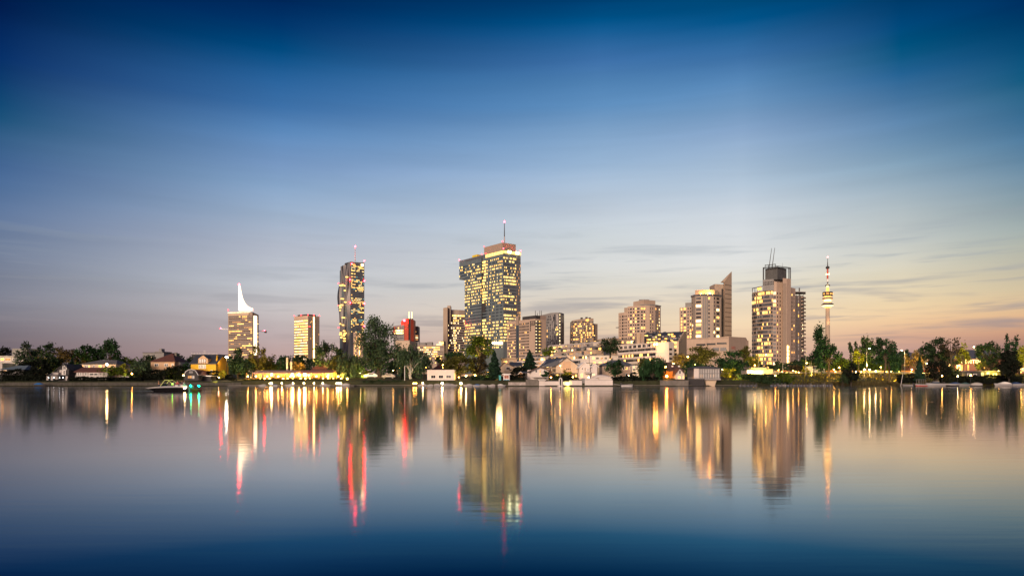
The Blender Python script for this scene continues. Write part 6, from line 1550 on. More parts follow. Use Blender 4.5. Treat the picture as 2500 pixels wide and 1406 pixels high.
for y0 in (850, 861.5, 873): mb = MB(); mb.slab(P(1633,343), P(1646,346), .25, 2.5, Z(y0+5,344), Z(y0,344), 0, .12, glassdark); mb.build('ribbon_window', root)
for y0, p0 in ((838,1632.5),(841,1634.5)): mb = MB(); mb.slab(P(1631,343), P(1646,346), (p0-1631)*.205, (p0-1631)*.205+.5, Z(y0+3,344), Z(y0,344), 0, .12, glassdark); mb.build('window', root)
mb = MB(); mb.prism([P(1638,350), P(1657,347), (X(1657,347),375), (X(1638,350),375)], G0, Z(833,348), cream); mb.build('stair_tower', root)
for k in range(5): mb = MB(); y0 = 833.5+k*9.5; mb.slab(P(1638,350), P(1657,347), 1.2, 3.2, Z(y0+5.5,348), Z(y0,348), 0, .15, L_yel if k < 2 else glassdark); mb.build('stair_window', root)
# slanted dark roofs
Aq, Bq = P(1557, 365), P(1660, 352)
mb = MB(); lo0, lo1, hi0, hi1 = (*Aq, Z(842,365)), (*Bq, Z(838,352)), (X(1573,385), 385, Z(814,385)), (X(1676,366), 366, Z(808.5,366))
mb.hexa([lo0, lo1, (Bq[0],Bq[1]+22,G0+20), (Aq[0],Aq[1]+22,G0+20), hi0, hi1, (hi1[0],hi1[1]+3,hi1[2]-1), (hi0[0],hi0[1]+3,hi0[2]-1)], slate); mb.build('roof', root)
mb = MB(); q = [(*P(1655,350.5),G0),(*P(1676.5,362),G0),(*P(1676.5,364),Z(808,364)),(*P(1672,361),Z(809,361)),(*P(1655,350.5),Z(836,350))]
mb.v += q+[(v[0]-.5, v[1]+.8, v[2]) for v in q]; mb.face([0,1,2,3,4], beige); mb.face([9,8,7,6,5], beige)
for i in range(5): mb.face([i,5+i,5+(i+1)%5,(i+1)%5], beige)
mb.build('end_gable', root)
mb = MB(); mb.box(X(1553,362), X(1561,362), 360, 364, G0+10, Z(814,362), beige); mb.box(X(1561.2,362), X(1572,362), 361, 366, G0+10, Z(814.5,362), pinkwall2); mb.build('chimney_stack', root)
for (s_, t_) in [(rr.uniform(.08,.95), rr.choice((.12,.2,.36,.55,.72))) for _ in range(40)]:
    p = Vector(lo0).lerp(Vector(lo1), s_).lerp(Vector(hi0).lerp(Vector(hi1), s_), t_)
    w_ = rr.uniform(.6,1.4); mm = rr.choice((L_warm, L_yel, L_yel, glassmid, L_warm, whitedim)); mb = MB(); mb.box(p.x-w_, p.x+w_, p.y-.9, p.y+.9, p.z-.1, p.z+.9, slate); d_ = mb.build('dormer', root)
    mb = MB(); mb.box(p.x-w_*.8, p.x+w_*.8, p.y-1.0, p.y-.9, p.z+.05, p.z+.75, mm); mb.build('pane', d_)
for px in (1577, 1592, 1600, 1618, 1640): mb = MB(); mb.box(X(px,380), X(px+5,380), 376, 379, Z(816,380), Z(811,380), slate); mb.build('roof_hood', root)
house('flat_annex', 'flat-roofed rooftop flats with planted terraces left of the slanted roofs', 1488, 1553, 385, 18, 829, 828, 850, 'flat', pinkwall2, darkwall, [(1508,1512,833,837,L_yel),(1515,1522,833,838,L_warm),(1530,1537,833,838,L_warm),(1540,1546,832,838,L_hot),(1493,1498,834,838,glassdark)], cat='apartment building')
for px, y_ in ((1597.5,841),(1603.5,840.5)):
    t_ = thing('facade_lamp', (X(px,343), 343, 15), 'orange floodlight high on the white ribbon-window block, ' + ('left of two' if px < 1600 else 'right of two'), 'lamp'); mb = MB(); mb.ball((X(px,343), 343, Z(y_,343)), .5, O_lamp, 10, 6); mb.build('lamp_head', t_); mb = MB(); mb.tube((X(px,343),343,Z(y_,343)),(X(px,343),346,Z(y_,343)),.06,.06,darkmetal,5); mb.build('bracket', t_)
added_spot(X(1600,340), 340, Z(841,340), 2200, (1,.5,.14)); added_spot(X(1560,350), 350, Z(884,350), 1300, (1,.66,.3)); added_spot(X(1625,338), 336, Z(892,338), 900, (1,.66,.3))
house('lower_terrace_block', 'white lower terraces with glass balconies and tall pale party walls', 1440, 1508, 352, 14, 868, 867, 900, 'flat', white, whitedim, [(1446,1452,872,877,L_yel),(1455,1462,872,877,glassmid),(1466,1472,872,877,L_dim),(1476,1482,872,877,glassmid),(1488,1493,872,877,L_warm),(1448,1454,883,888,L_warm),(1462,1468,883,888,L_yel),(1475,1481,883,888,L_warm)], cat='apartment building')
# ================================================================== RIGHT BANK, LAMPS, BOATS
D = 236; root = thing('lit_pavilion', (X(1855,D), D, 3.9), 'flat-roofed pavilion blazing white under its canopy at the foot of the cage tower', 'pavilion')
mb = MB(); mb.box(X(1826,D), X(1865,D), D+1, D+7, 3.5, Z(903,D), white); mb.build('wall', root)
mb = MB(); mb.box(X(1822,D), X(1866,D), D-2, D+8, Z(901.5,D), Z(899,D), greyroof); mb.box(X(1835,D), X(1880,D), D+1, D+8, Z(898.8,D), Z(896,D), concrete); mb.build('roof', root)
mb = MB(); mb.box(X(1865,D), X(1887,D), D, D+7, 2.5, Z(901,D), cream); mb.build('side_wing', root)
for k in range(6): mb = MB(); x_ = X(1826+k*6.3,D); mb.box(x_, x_+.75, D+.9, D+1, Z(910,D), Z(903.5,D), L_spire); mb.build('shop_window', root)
mb = MB(); mb.box(X(1830,D), X(1890,D), D-3, D+1, Z(914,D), Z(912,D), concrete); mb.build('terrace', root)
for k in range(5): mb = MB(); x_ = X(1868+k*4,D-2); mb.box(x_, x_+.2, D-2, D-1.8, .8, Z(914,D-2), darkwall); mb.build('pillar', root)
mb = MB(); n = 9
for k in range(n): mb.box(X(1852+k*1.9,D-6), X(1854+k*1.9,D-6), D-7.5, D-5.5, Z(914+k*2,D-6)-.2, Z(914+k*2,D-6), concrete)
mb.build('stair', root)
mb = MB(); mb.box(X(1874,D-1.9), X(1886,D-1.9), D-1.9, D-1.8, Z(926,D-2), Z(917,D-2), L_dim); mb.build('basement_window', root)
for px, p_ in ((1830,1100),(1843,1500),(1857,1100)): added_spot(X(px,D-1), D-1, Z(907,D), p_, (1,.85,.6))
# guard rail, and a low fence added to carry the road's glow
def road_rail(name, label, px0, px1, off, ytop_m, m, cat):
    root = thing(name, (X((px0+px1)/2, 252), 250, 4), label, cat); x0, x1 = X(px0,250), X(px1,250); n = int((x1-x0)/3)
    mb = MB()
    for k in range(n):
        a_, b_ = x0+(x1-x0)*k/n, x0+(x1-x0)*(k+1)/n; ya, yb = shore(a_)+off, shore(b_)+off
        mb.hexa([(a_,ya,4+ytop_m-.4),(b_,yb,4+ytop_m-.4),(b_,yb+.08,4+ytop_m-.4),(a_,ya+.08,4+ytop_m-.4),(a_,ya,4+ytop_m),(b_,yb,4+ytop_m),(b_,yb+.08,4+ytop_m),(a_,ya+.08,4+ytop_m)], m)
    mb.build('rail', root)
    for k in range(0, min(n, 95)): xx = x0+(x1-x0)*k/n; mb = MB(); mb.box(xx, xx+.1, shore(xx)+off+.08, shore(xx)+off+.2, 3.9, 4+ytop_m-.05, m); mb.build('post', root)
road_rail('guard_rail', 'steel guard rail on the bank side of the road', 1890, 2320, 35.5, .8, metal, 'guard rail')
road_rail('glow_fence', 'low fence on the far side of the road, added to carry its orange glow', 1880, 2440, 48, 1.5, mat('fence_timber', (.40,.20,.08), var=.4, scale=2), 'fence')
# parked vehicles seen over the rail
def vehicle(px, D, L_, Hh, m, label, name='parked_car', cat='car', z=4.05):
    x = X(px, D); root = thing(name, (x, D, z), label, cat)
    mb = MB(); B_ = 1.75
    if name == 'parked_car':
        pr = [(-.5,.25),(-.5,.55),(-.47,.62),(-.30,.66),(-.18,.98),(.22,1),(.40,.70),(.5,.62),(.5,.25)]
    else: pr = [(-.5,.2),(-.5,.6),(-.40,.97),(-.3,1),(.5,1),(.5,.2)]
    n = len(pr)
    for yy in (D, D+B_): mb.v += [(x+a_*L_, yy, z+.1+b_*Hh*.95) for a_, b_ in pr]
    mb.face(list(range(n)), m); mb.face(list(range(2*n-1,n-1,-1)), m)
    for i in range(n): mb.face([i, n+i, n+(i+1)%n, (i+1)%n], m)
    mb.build('body', root)
    mb = MB(); mb.box(x-.17*L_, x+.2*L_, D-.03, D, z+Hh*.72, z+Hh*.92, glassdark); mb.build('window', root)
    for s_ in (-.32, .32):
        mb = MB(); mb.tube((x+s_*L_, D-.04, z+.32), (x+s_*L_, D+.2, z+.32), .32, .32, rubber, 12); w_ = mb.build('wheel', root); mb = MB(); mb.tube((x+s_*L_, D-.06, z+.32), (x+s_*L_, D-.03, z+.32), .18, .18, metal, 10); mb.build('rim', w_)
vehicle(1991, 258, 7, 3.0, whitepaint, 'white box van on the road behind the tall dark tree', 'delivery_van', 'van')
for px, D_, m_, lb in ((1885,262,hullwhite,'pale car right of the lit pavilion'),(2140,262,whitedim,'pale car behind the airy tree on the bank'),(2265,262,redmetal,'red car at the lit car park'),(2340,260,whitepaint,'white car below the lit sign'),(2380,260,redmetal,'red car right of the last road lamp')): vehicle(px, D_, 4.3, 1.45, m_, lb)
vehicle(905, 218, 4.2, 1.6, whitepaint, 'white car under the cottonwood, left of its trunk', z=gz(X(905,218),218)); vehicle(948, 217, 4.2, 1.5, whitedim, 'low pale car under the cottonwood, right of its trunk', z=gz(X(948,217),217))
# retail building with lit letters
D = 290; A, B = P(2300, D), P(2470, D+4)
root = thing('retail_building', (X(2390,D), D, 4), 'low retail hall with a row of glowing white letters behind the loose tree', 'shop')
mb = MB(); mb.prism([A, B, (B[0],D+30), (A[0],D+30)], 3.8, Z(876,D), mat('cladding_terracotta', (.42,.20,.12), var=.1)); mb.build('wall', root)
mb = MB(); mb.slab(A, B, 0, 29, Z(888,D), Z(878,D), 0, .1, mat('fascia_dark', (.16,.08,.05))); mb.build('fascia', root)
text_mesh('CENTER P', A, B, 14.5, Z(883,D), 2.3, L_hot, .16, 'lettering', root, 1.15); text_mesh('.COM', A, B, 24, Z(883,D), 1.9, L_yel, .16, 'lettering', root, 1.1)
for p0, m_ in ((2306,L_hot),(2316,L_hot),(2336,L_hot),(2341,L_hot),(2346,L_warm),(2362,L_warm),(2400,L_warm),(2428,L_warm)): mb = MB(); mb.box(X(p0,D), X(p0+3.5,D), D-.1, D+.0, Z(904,D), Z(890,D), m_); mb.build('shop_window', root)
D = 262; root = house('corner_shop', 'shop corner with white lit band cut by the right edge', 2484, 2520, D, 14, 877, 876, 912, 'flat', mat('cladding_terracotta', (.42,.20,.12)), darkwall, [(2488,2516,879,884,L_spire),(2486,2516,899,902,L_hot),(2486,2516,904,906,L_yel)], cat='shop')
D = 228; r = house('marina_clubhouse', 'long dark flat-roofed clubhouse behind the moored boats', 2348, 2452, D, 9, 907, 906, 930, 'flat', darkwall, greyroof, [(2362,2368,912,917,glassmid),(2396,2400,910,920,whitedim),(2410,2414,909,920,whitedim),(2376,2384,913,918,glassdark),(2425,2432,912,918,glassdark)], cat='clubhouse')
house('beige_annex', 'pinkish annexe half hidden behind trees left of the retail hall', 2262, 2272, 300, 8, 876, 875, 900, 'flat', cream, pinkwall2, [(2264,2269,878,881,L_dim)], cat='building')
# ---------------------------------------------------------------- street lamps
def street_lamp(px, ytop, D, arm, m, power, c, label, r=.22, base=None, pole=metal, name='street_lamp', lit_r=.3):
    x = X(px, D); zb = gz(x, D)-.05 if base is None else base; zt = Z(ytop, D)
    root = thing(name, (x, D, zb), label, 'street lamp'); mb = MB(); mb.tube((x,D,zb), (x,D,zt), .11, .07, pole, 7); mb.build('pole', root)
    xa = X(px+arm, D)
    if arm: mb = MB(); mb.tube((x,D,zt-.05), (xa,D,zt+.1), .05, .04, pole, 5); mb.build('arm', root)
    mb = MB()
    if m is not None: mb.ball((xa, D, zt-(0 if arm else -.1)), r, m, 10, 6, .6); mb.build('lamp_head', root)
    else: mb.box(min(x,xa), max(x,xa)+.4, D-.15, D+.15, zt, zt+.12, metal); mb.build('lamp_head', root)
    if power: added_spot(xa, D-.6, zt-.5, power*3, c, lit_r, (0, .35, -1), 140)
W = (1,.78,.4); O = (1,.58,.16)
street_lamp(2116, 851, 250, 7, W_lamp, 1900, W, 'tall road lamp with arm reaching right, among the trees on the bank')
street_lamp(2208.5, 855, 244, -7, W_lamp, 1900, W, 'tall thick road lamp with arm reaching left, standing clear against the hill')
street_lamp(2080, 862, 262, 0, None, 0, W, 'slim unlit lamp post by the brilliant yellow-lit tree')
street_lamp(2300.5, 852, 240, 6, W_lamp, 1500, W, 'road lamp left of the gaunt half-bare tree', r=.16)
street_lamp(2383.5, 847, 246, -6, W_lamp, 1900, W, 'rightmost tall road lamp, arm to the left against the sky')
street_lamp(2151, 896, 246, -1, Y_lamp, 250, O, 'short globe lamp beside the airy bank tree trunk', r=.2)
street_lamp(2051, 897, 252, -2, Y_lamp, 250, O, 'short lamp on the road behind the leaning shrub tree', r=.2)
street_lamp(2110, 903, 242, 0, W_lamp, 500, O, 'low bright lamp at the road edge, left of a pair', r=.26)
street_lamp(2123, 903, 242, 0, W_lamp, 500, O, 'low bright lamp at the road edge, right of a pair', r=.26)
street_lamp(1967.5, 851, 246, 0, None, 0, W, 'pale unlit mast at the right foot of the cage tower', pole=whitedim)
street_lamp(1981, 858, 240, 0, None, 0, W, 'grey lamp mast left of the tall dark tree', name='lamp_mast')
street_lamp(1977.5, 886, 250, -8, Y_lamp, 500, O, 'curved lamp glowing beside the cage tower mast', r=.22)
street_lamp(1863, 866, 240, 7, Y_lamp, 1500, O, 'lamp with arm to the right in front of the cage tower glass', r=.24)
street_lamp(1852, 870, 238, 0, None, 0, W, 'short bare post left of the lamp before the cage tower', name='lamp_mast')
street_lamp(1900.5, 904, 240, 0, Y_lamp, 200, O, 'small post lamp right of the lit pavilion', r=.14)
street_lamp(1911, 889, 240, 0, None, 0, W, 'thin pale post before the lit entrance', name='lamp_mast', pole=whitedim)
street_lamp(1672, 871, 250, 7, Y_lamp, 2200, O, 'hook-armed lamp glowing above the brown-roofed house', r=.3)
street_lamp(1644, 888, 236, 0, Y_lamp, 1800, (1,.72,.15), 'lamp hidden in the yellow tree by the ribbon-window block', r=.26)
street_lamp(1081, 892, 222, 0, O_lamp, 800, O, 'orange post lamp behind the flat white boathouse', r=.3)
street_lamp(1368.5, 893, 212, -1, Y_lamp, 330, W, 'garden lamp post on the terrace of the big gabled villa', r=.2)
street_lamp(988, 894, 207, 0, None, 0, W, 'white flag mast at the tip of the cottonwood spit', name='flag_mast', pole=whitepaint)
street_lamp(2263, 888, 262, 0, W_lamp, 700, W, 'car park lamp glowing among golden leaves', r=.24)
street_lamp(553, 872, 219, 0, lit('lamp_flood', (1,.9,.68), 160, var=0), 1700, W, 'star-bright floodlight on a pole between the yellow house and the trees', r=.42, pole=rubber)
street_lamp(1843, 892, 236, 0, Y_lamp, 900, O, 'lamp buried in the bright yellow tree by the pavilion', r=.2)
# uplights without fixtures, added before the crowns to make them glow
for px, py, D_, p_, c_ in ((102,893,240,900,(.85,1,.15)),(2097,868,256,1900,(1,.85,.12)),(2120,868,262,900,(1,.85,.12)),(1843,880,238,1600,(1,.78,.1)),(1779,902,219,500,(1,.75,.1)),(2352,870,238,1500,(1,.85,.12)),(2355,888,236,900,(1,.7,.2)),(2490,862,239,1500,(1,.85,.12)),(2240,880,262,1300,(1,.66,.2)),
    (1662,888,240,1300,(1,.78,.1)),(2010,884,221,700,(.9,1,.2)),(2262,890,264,1400,(1,.66,.3)),(1340,872,322,1600,(1,.75,.1)),(898,911,224,360,(1,.85,.12)),(546,908,216,240,(.95,1,.15)),(443,908,223,110,(.95,1,.1)),(2060,908,238,900,O),(2160,908,238,1000,O),(2190,908,240,700,O),(1968,898,246,500,(1,.8,.1)),
    (2020,909,236,800,O),(2320,900,234,900,(1,.66,.2)),(2400,890,232,900,(1,.75,.15)),(1382,914,210.5,140,(1,.85,.15)),(302,896,229,350,(1,.8,.2)),(1060,912,231,260,O),(125,890,238,500,O),(195,884,252,600,O),(160,880,268,600,O)):
    zc_ = Z(py,D_); added_spot(X(px,D_), D_-6.5, max(gz(X(px,D_),D_-6.5)+.6, zc_-4), p_*17, (c_[0]*.95, min(1, c_[1]*1.12), c_[2]), .3, (0, 1, .45), 120)
# ---------------------------------------------------------------- boats
def hull(mb, cx, cy, L_, B_, Hb, m, m2, yaw=0, n=12, z0=0, sheer=.25, fr=.45, rake=.0):
    ca, sa = math.cos(yaw), math.sin(yaw); T = lambda u, v, z: (cx+u*ca-v*sa, cy+u*sa+v*ca, z)
    rows = []
    for i in range(n+1):
        t_ = i/n; w_ = B_/2*(1-max(0, (t_-.45)/.55)**2.2)*.98+.02; k_ = -.25+.5*max(0, t_-.7)**1.2*1.6; h_ = z0+Hb*(1+sheer*t_**3); u = (t_-.5)*L_; rk = rake*max(0, (t_-.5)*2)**2
        rows.append([T(u,-w_,h_), T(u-rk*.35,-w_*.96,z0+Hb*fr*(1+sheer*t_**3)), T(u-rk,-w_*.7,z0+.02), T(u-rk,0,z0+k_*.6), T(u-rk,w_*.7,z0+.02), T(u-rk*.35,w_*.96,z0+Hb*fr*(1+sheer*t_**3)), T(u,w_,h_)])
    b0 = len(mb.v)
    for r_ in rows: mb.v += r_
    for i in range(n):
        for j in range(6): mb.face([b0+i*7+j, b0+(i+1)*7+j, b0+(i+1)*7+j+1, b0+i*7+j+1], m if j in (0,5) else m2)
    mb.face([b0+j for j in range(7)], m); return rows, T
def deck(mb, rows, m, i0=0, i1=99, dz=-.03, inner=1.0):
    for a_, b_ in list(zip(rows, rows[1:]))[i0:i1]:
        mb.poly([(a_[0][0],a_[0][1],a_[0][2]+dz),(b_[0][0],b_[0][1],b_[0][2]+dz),(b_[6][0],b_[6][1],b_[6][2]+dz),(a_[6][0],a_[6][1],a_[6][2]+dz)], m)
def boat(name, px, D, L_, kind, label, yaw=0, cover=None, hm=hullwhite, hm2=None, cat='boat', B_=None, group=None, Hb=None, fr=.45, sheer=.25, rake=None, deckm=None):
    cx = X(px, D); B_ = B_ or L_*.36; Hb = Hb or L_*.11+.15
    root = thing(name, (cx, D, 0), label, cat, group)
    mb = MB(); rows, T = hull(mb, cx, D, L_, B_, Hb, hm, hm2 or hm, yaw, fr=fr, sheer=sheer, rake=L_*.09 if rake is None else rake); mb.build('hull', root, smooth=False)
    mb = MB(); deck(mb, rows, deckm or hm if kind != 'covered' else (cover or whitedim)); mb.build('deck', root)
    if kind == 'covered':
        mb = MB(); b0 = 0; c_ = cover or whitedim
        for i, r_ in enumerate(rows[:10]):
            t_ = i/9; h_ = .18*L_*math.sin(math.pi*min(1, .12+t_*.9))*.75; a_, g_ = Vector(r_[0]), Vector(r_[6]); m_ = (a_+g_)/2
            mb.v += [tuple(a_), tuple(a_.lerp(m_,.45)+Vector((0,0,h_*.8))), tuple(m_+Vector((0,0,h_))), tuple(g_.lerp(m_,.45)+Vector((0,0,h_*.8))), tuple(g_)]
        for i in range(9):
            for j in range(4): mb.face([i*5+j,(i+1)*5+j,(i+1)*5+j+1,i*5+j+1], c_)
        mb.face([0,1,2,3,4], c_); mb.build('cover', root)
    elif kind in ('cruiser', 'open'):
        mb = MB(); h0 = rows[5][0][2]; hh = L_*.10 if kind == 'cruiser' else L_*.07
        u0, u1, u2 = -.18*L_, .12*L_, .28*L_; w_ = B_*.36
        q = [T(u0,-w_,h0), T(u2,-w_*.7,h0), T(u2,w_*.7,h0), T(u0,w_,h0), T(u0,-w_*.8,h0+hh), T(u1,-w_*.7,h0+hh), T(u1,w_*.7,h0+hh), T(u0,w_*.8,h0+hh)]
        if kind == 'cruiser': mb.hexa(q, glassblue); mb.build('windscreen', root); mb = MB(); mb.hexa([(p[0],p[1],p[2]+.01) for p in q[4:]]+[(p[0],p[1],p[2]+.12) for p in q[4:]], hm); mb.build('cabin_roof', root)
        else:
            mb.hexa([T(u1,-w_,h0),T(u1+.1,-w_,h0),T(u1+.1,w_,h0),T(u1,w_,h0),T(u1-.3,-w_*.9,h0+hh),T(u1-.25,-w_*.9,h0+hh),T(u1-.25,w_*.9,h0+hh),T(u1-.3,w_*.9,h0+hh)], glassmid); mb.build('windscreen', root)
        mb = MB(); p = T(-L_*.5,0,.2); mb.box(p[0]-.2, p[0]+.2, p[1]-.2, p[1]+.2, -.1, Hb+.5, darkmetal); mb.build('motor', root)
    elif kind == 'frame':
        h0 = rows[5][0][2]; mb = MB(); w_ = B_*.4
        for u in (-.35*L_, .0, .3*L_):
            for s_ in (-1, 1): mb.tube(T(u,s_*w_,h0), T(u,s_*w_,h0+1.5), .04, .04, metal, 5)
        mb.tube(T(-.35*L_,-w_,h0+1.5), T(.3*L_,-w_,h0+1.5), .04, .04, metal, 5); mb.tube(T(-.35*L_,w_,h0+1.5), T(.3*L_,w_,h0+1.5), .04, .04, metal, 5); mb.build('canopy_frame', root)
    return root, rows, T
PI = math.pi
boat('covered_boat', 100, 208.5, 3.6, 'covered', 'small boat under a bright blue tarpaulin at the left shore', 0, bluecover, darkwall)
boat('cabin_cruiser', 2283, 214, 5.6, 'cruiser', 'white cabin cruiser, biggest of the moored boats at right', PI, None)
boat('speedboat', 2325, 215, 4.4, 'covered', 'white speedboat with navy cover moored behind the cruiser', PI*.9, navycover, hullwhite, hullblack)
boat('covered_boat', 2352, 213, 4.2, 'covered', 'boat with tall dark teal cover and white stern frame', PI*1.1, mat('tarpaulin_teal', (.03,.09,.10)), greywall)
boat('motorboat', 2248, 214, 3.6, 'frame', 'small white motorboat with bare canopy frame beside the cruiser', PI, None, hullwhite, redmetal)
boat('covered_boat', 2378, 215, 4.2, 'covered', 'boat under a pale cover near the clubhouse', PI*.85, greywall, hullwhite, darkwall)
boat('covered_boat', 2446, 216, 5.0, 'covered', 'low white covered boat near the right edge', PI, whitepaint)
boat('covered_boat', 2486, 217, 4.6, 'covered', 'dark covered boat cut near the right edge', 0, navycover)
boat('boat', 2216, 215, 3.0, 'open', 'little dinghy below the leaning sail mast', PI*.8, None, greywall)
t_ = thing('leaning_mast', (X(2200,215), 215, .2), 'thin white mast leaning right beside the small dinghy', 'mast'); mb = MB(); mb.tube((X(2199,215),215,0), (X(2204.5,215),215,Z(911,215)), .06, .04, whitepaint, 5); mb.build('pole', t_)
boat('dinghy', 1531, 203, 3.6, 'open', 'white flat boat with red lettered band moored before the long hedge', 0, None, hullwhite, whitepaint)
t_ = thing('gangway', (X(1507,203.6), 203.6, 0), 'narrow gangway sloping from the white wall to the flat boat', 'gangway'); mb = MB(); mb.hexa([(X(1496,203.8),203.2,.75),(X(1522,203.6),203.2,.15),(X(1522,203.6),204,.15),(X(1496,203.8),204,.75),(X(1496,203.8),203.2,.85),(X(1522,203.6),203.2,.25),(X(1522,203.6),204,.25),(X(1496,203.8),204,.85)], metal); mb.build('deck', t_)
for px, L_, c_, lb in ((1030,2.6,whitedim,'leftmost covered dinghy on the quay beside the weeping birch'),(1048,2.2,whitedim,'small white covered dinghy under the left corner of the flat boathouse'),(1071,2.8,whitedim,'pale covered dinghy below the first boathouse window'),(1088,3.4,greywall,'grey covered dinghy next to the brightest quay lamp'),(1105,2.8,whitedim,'white covered dinghy at the right corner of the flat boathouse'),
      (1142,2.6,whitedim,'rounded white covered dinghy right of the quay lamps'),(1162,2.2,bluecover,'blue covered dinghy on the quay by the multi-stemmed tree'),(1181,2.2,whitedim,'white dinghy left of a similar one below the conifer'),(1200,2.2,whitedim,'white dinghy directly below the dark conifer'),
      (1225,2.4,whitepaint,'small pale boat at the foot of the beach cabin'),(640,2.4,greywall,'grey covered boat at the left of the restaurant jetty'),(668,2.4,navycover,'navy covered boat at the restaurant jetty'),(708,3.0,greywall,'longer grey boat at the middle of the restaurant jetty'),(795,3.0,whitedim,'pale boat at the right of the restaurant jetty'),(840,3.4,whitedim,'boat drawn up at the tip beside the cottonwood spit')):
    boat('covered_dinghy', px, 203.3 if px > 1000 else 202.4 if px < 860 else 203, L_, 'covered', lb, 0 if px % 2 else PI, c_, hullwhite, cat='boat', group='covered dinghies along the quay')
# pedal boats in a row on the right bank
pb = None; k = 0
for px in list(range(1808, 1850, 9)) + list(range(1884, 2030, 8)):
    D_ = shore(X(px,212))-1.2; lb = 'white pedal boat moored in the long row below the grassy bank'
    if pb is None:
        pb, _, _ = boat('pedal_boat', px, D_, 1.9, 'open', lb, PI/2*.92, None, hullwhite, bluecover, group='pedal boats below the grassy bank'); index_kids(pb); ref = (px, D_)
    else: copy_tree(pb, (X(px,D_), D_, 0), rotz=random.Random(px).uniform(-.3,.3), label=lb)
# quay floodlights between the boats
for px, m_, r_, lb in ((1010,O_lamp,.2,'orange quay lamp left of the flat boathouse, first of two'),(1016,O_lamp,.16,'orange quay lamp left of the flat boathouse, second of two'),(1032.5,W_lamp,.18,'white quay lamp among the covered dinghies'),(1079.5,W_lamp,.28,'brightest quay lamp below the middle boathouse window'),(1125.5,W_lamp,.28,'bright orange-white quay lamp right of the flat boathouse')):
    t_ = thing('quay_lamp', (X(px,203.6), 203.6, .4), lb, 'lamp'); mb = MB(); mb.tube((X(px,203.6),203.6,.3),(X(px,203.6),203.6,Z(936.5,203.6)),.05,.05,darkmetal,5); mb.build('pole', t_); mb = MB(); mb.ball((X(px,203.6),203.6,Z(935.5,203.6)), r_, m_, 10, 6); mb.build('globe', t_)
    added_spot(X(px,203.2), 202.9, 1.6, 60, (1,.66,.3), .2)
# ---------------------------------------------------------------- the speedboat with its crew
D = 120.5
root, rows, T = boat('sport_boat', 410, D, 8.0, 'none', 'long low black-hulled sport boat with crew, seen side-on at left', PI, None, hullwhite, hullblack, B_=2.3, Hb=1.0, fr=.72, sheer=-.38, rake=1.5, deckm=greywall)
mb = MB(); h0 = rows[5][0][2]
for s_ in (-1, 1):
    mb.tube(T(.9,s_*.85,h0), T(.15,s_*.8,h0+1.05), .05, .05, mat('tube_lime', (.65,.75,.25)), 6); mb.tube(T(.15,s_*.8,h0+1.05), T(-.55,s_*.8,h0+1.0), .05, .05, MATS['tube_lime'], 6); mb.tube(T(-.55,s_*.8,h0+1.0), T(-1.5,s_*.85,h0+.05), .05, .05, MATS['tube_lime'], 6)
mb.tube(T(.15,-.8,h0+1.05), T(.15,.8,h0+1.05), .05, .05, MATS['tube_lime'], 6); mb.build('wakeboard_tower', root)
mb = MB(); mb.hexa([T(.6,-.9,h0),T(1.5,-.6,h0),T(1.5,.6,h0),T(.6,.9,h0),T(.5,-.8,h0+.4),T(.7,-.7,h0+.4),T(.7,.7,h0+.4),T(.5,.8,h0+.4)], glassdark); mb.build('windscreen', root)
for u in (-1.9, -2.8): mb = MB(); mb.box(*sorted((T(u,0,0)[0]-.25, T(u,0,0)[0]+.25)), D-.8, D+.8, h0-.1, h0+.15, whitepaint); mb.build('seat', root)
mb = MB(); mb.ball(T(-.35,-.9,h0+.35), .13, lit('lamp_lime', (.25,1,.05), 14, var=0), 8, 6); mb.build('deck_light', root)
mb = MB(); mb.ball((X(451,D-1.2), D-1.2, .62), .16, W_lamp, 10, 6); mb.tube((X(451,D-1.2), D-1.2, .62), (X(451,D-1.2), D-.7, .62), .03, .03, darkmetal, 5); mb.build('hull_light', root)
mb = MB(); mb.ball(T(-3.9,0,.62), .22, hullwhite, 8, 5); mb.build('motor', root)
r2, rows2, T2 = boat('orange_boat', 476, D+1.5, 2.6, 'open', 'small orange-hulled boat, bow on, between two green lights', -PI/2, None, hullorange, hullorange, B_=1.5)
for px, lb in ((465.5,'left green navigation light beside the orange boat'),(485.5,'right green navigation light beside the orange boat')):
    t_ = thing('navigation_light', (X(px,D), D, 1), lb, 'light'); mb = MB(); mb.ball((X(px,D), D, Z(941.5,D)), .12, G_lamp, 10, 6); mb.build('lamp_head', t_); mb = MB(); mb.tube((X(px,D),D,0),(X(px,D),D,Z(941.5,D)-.1),.03,.03,darkmetal,5); mb.build('pole', t_)
    added_spot(X(px,D), D-.4, Z(941.5,D), 22, (.05,1,.35), .1)
skin = mat('skin', (.42,.24,.17), var=.1); hair = mat('hair_brown', (.05,.03,.02))
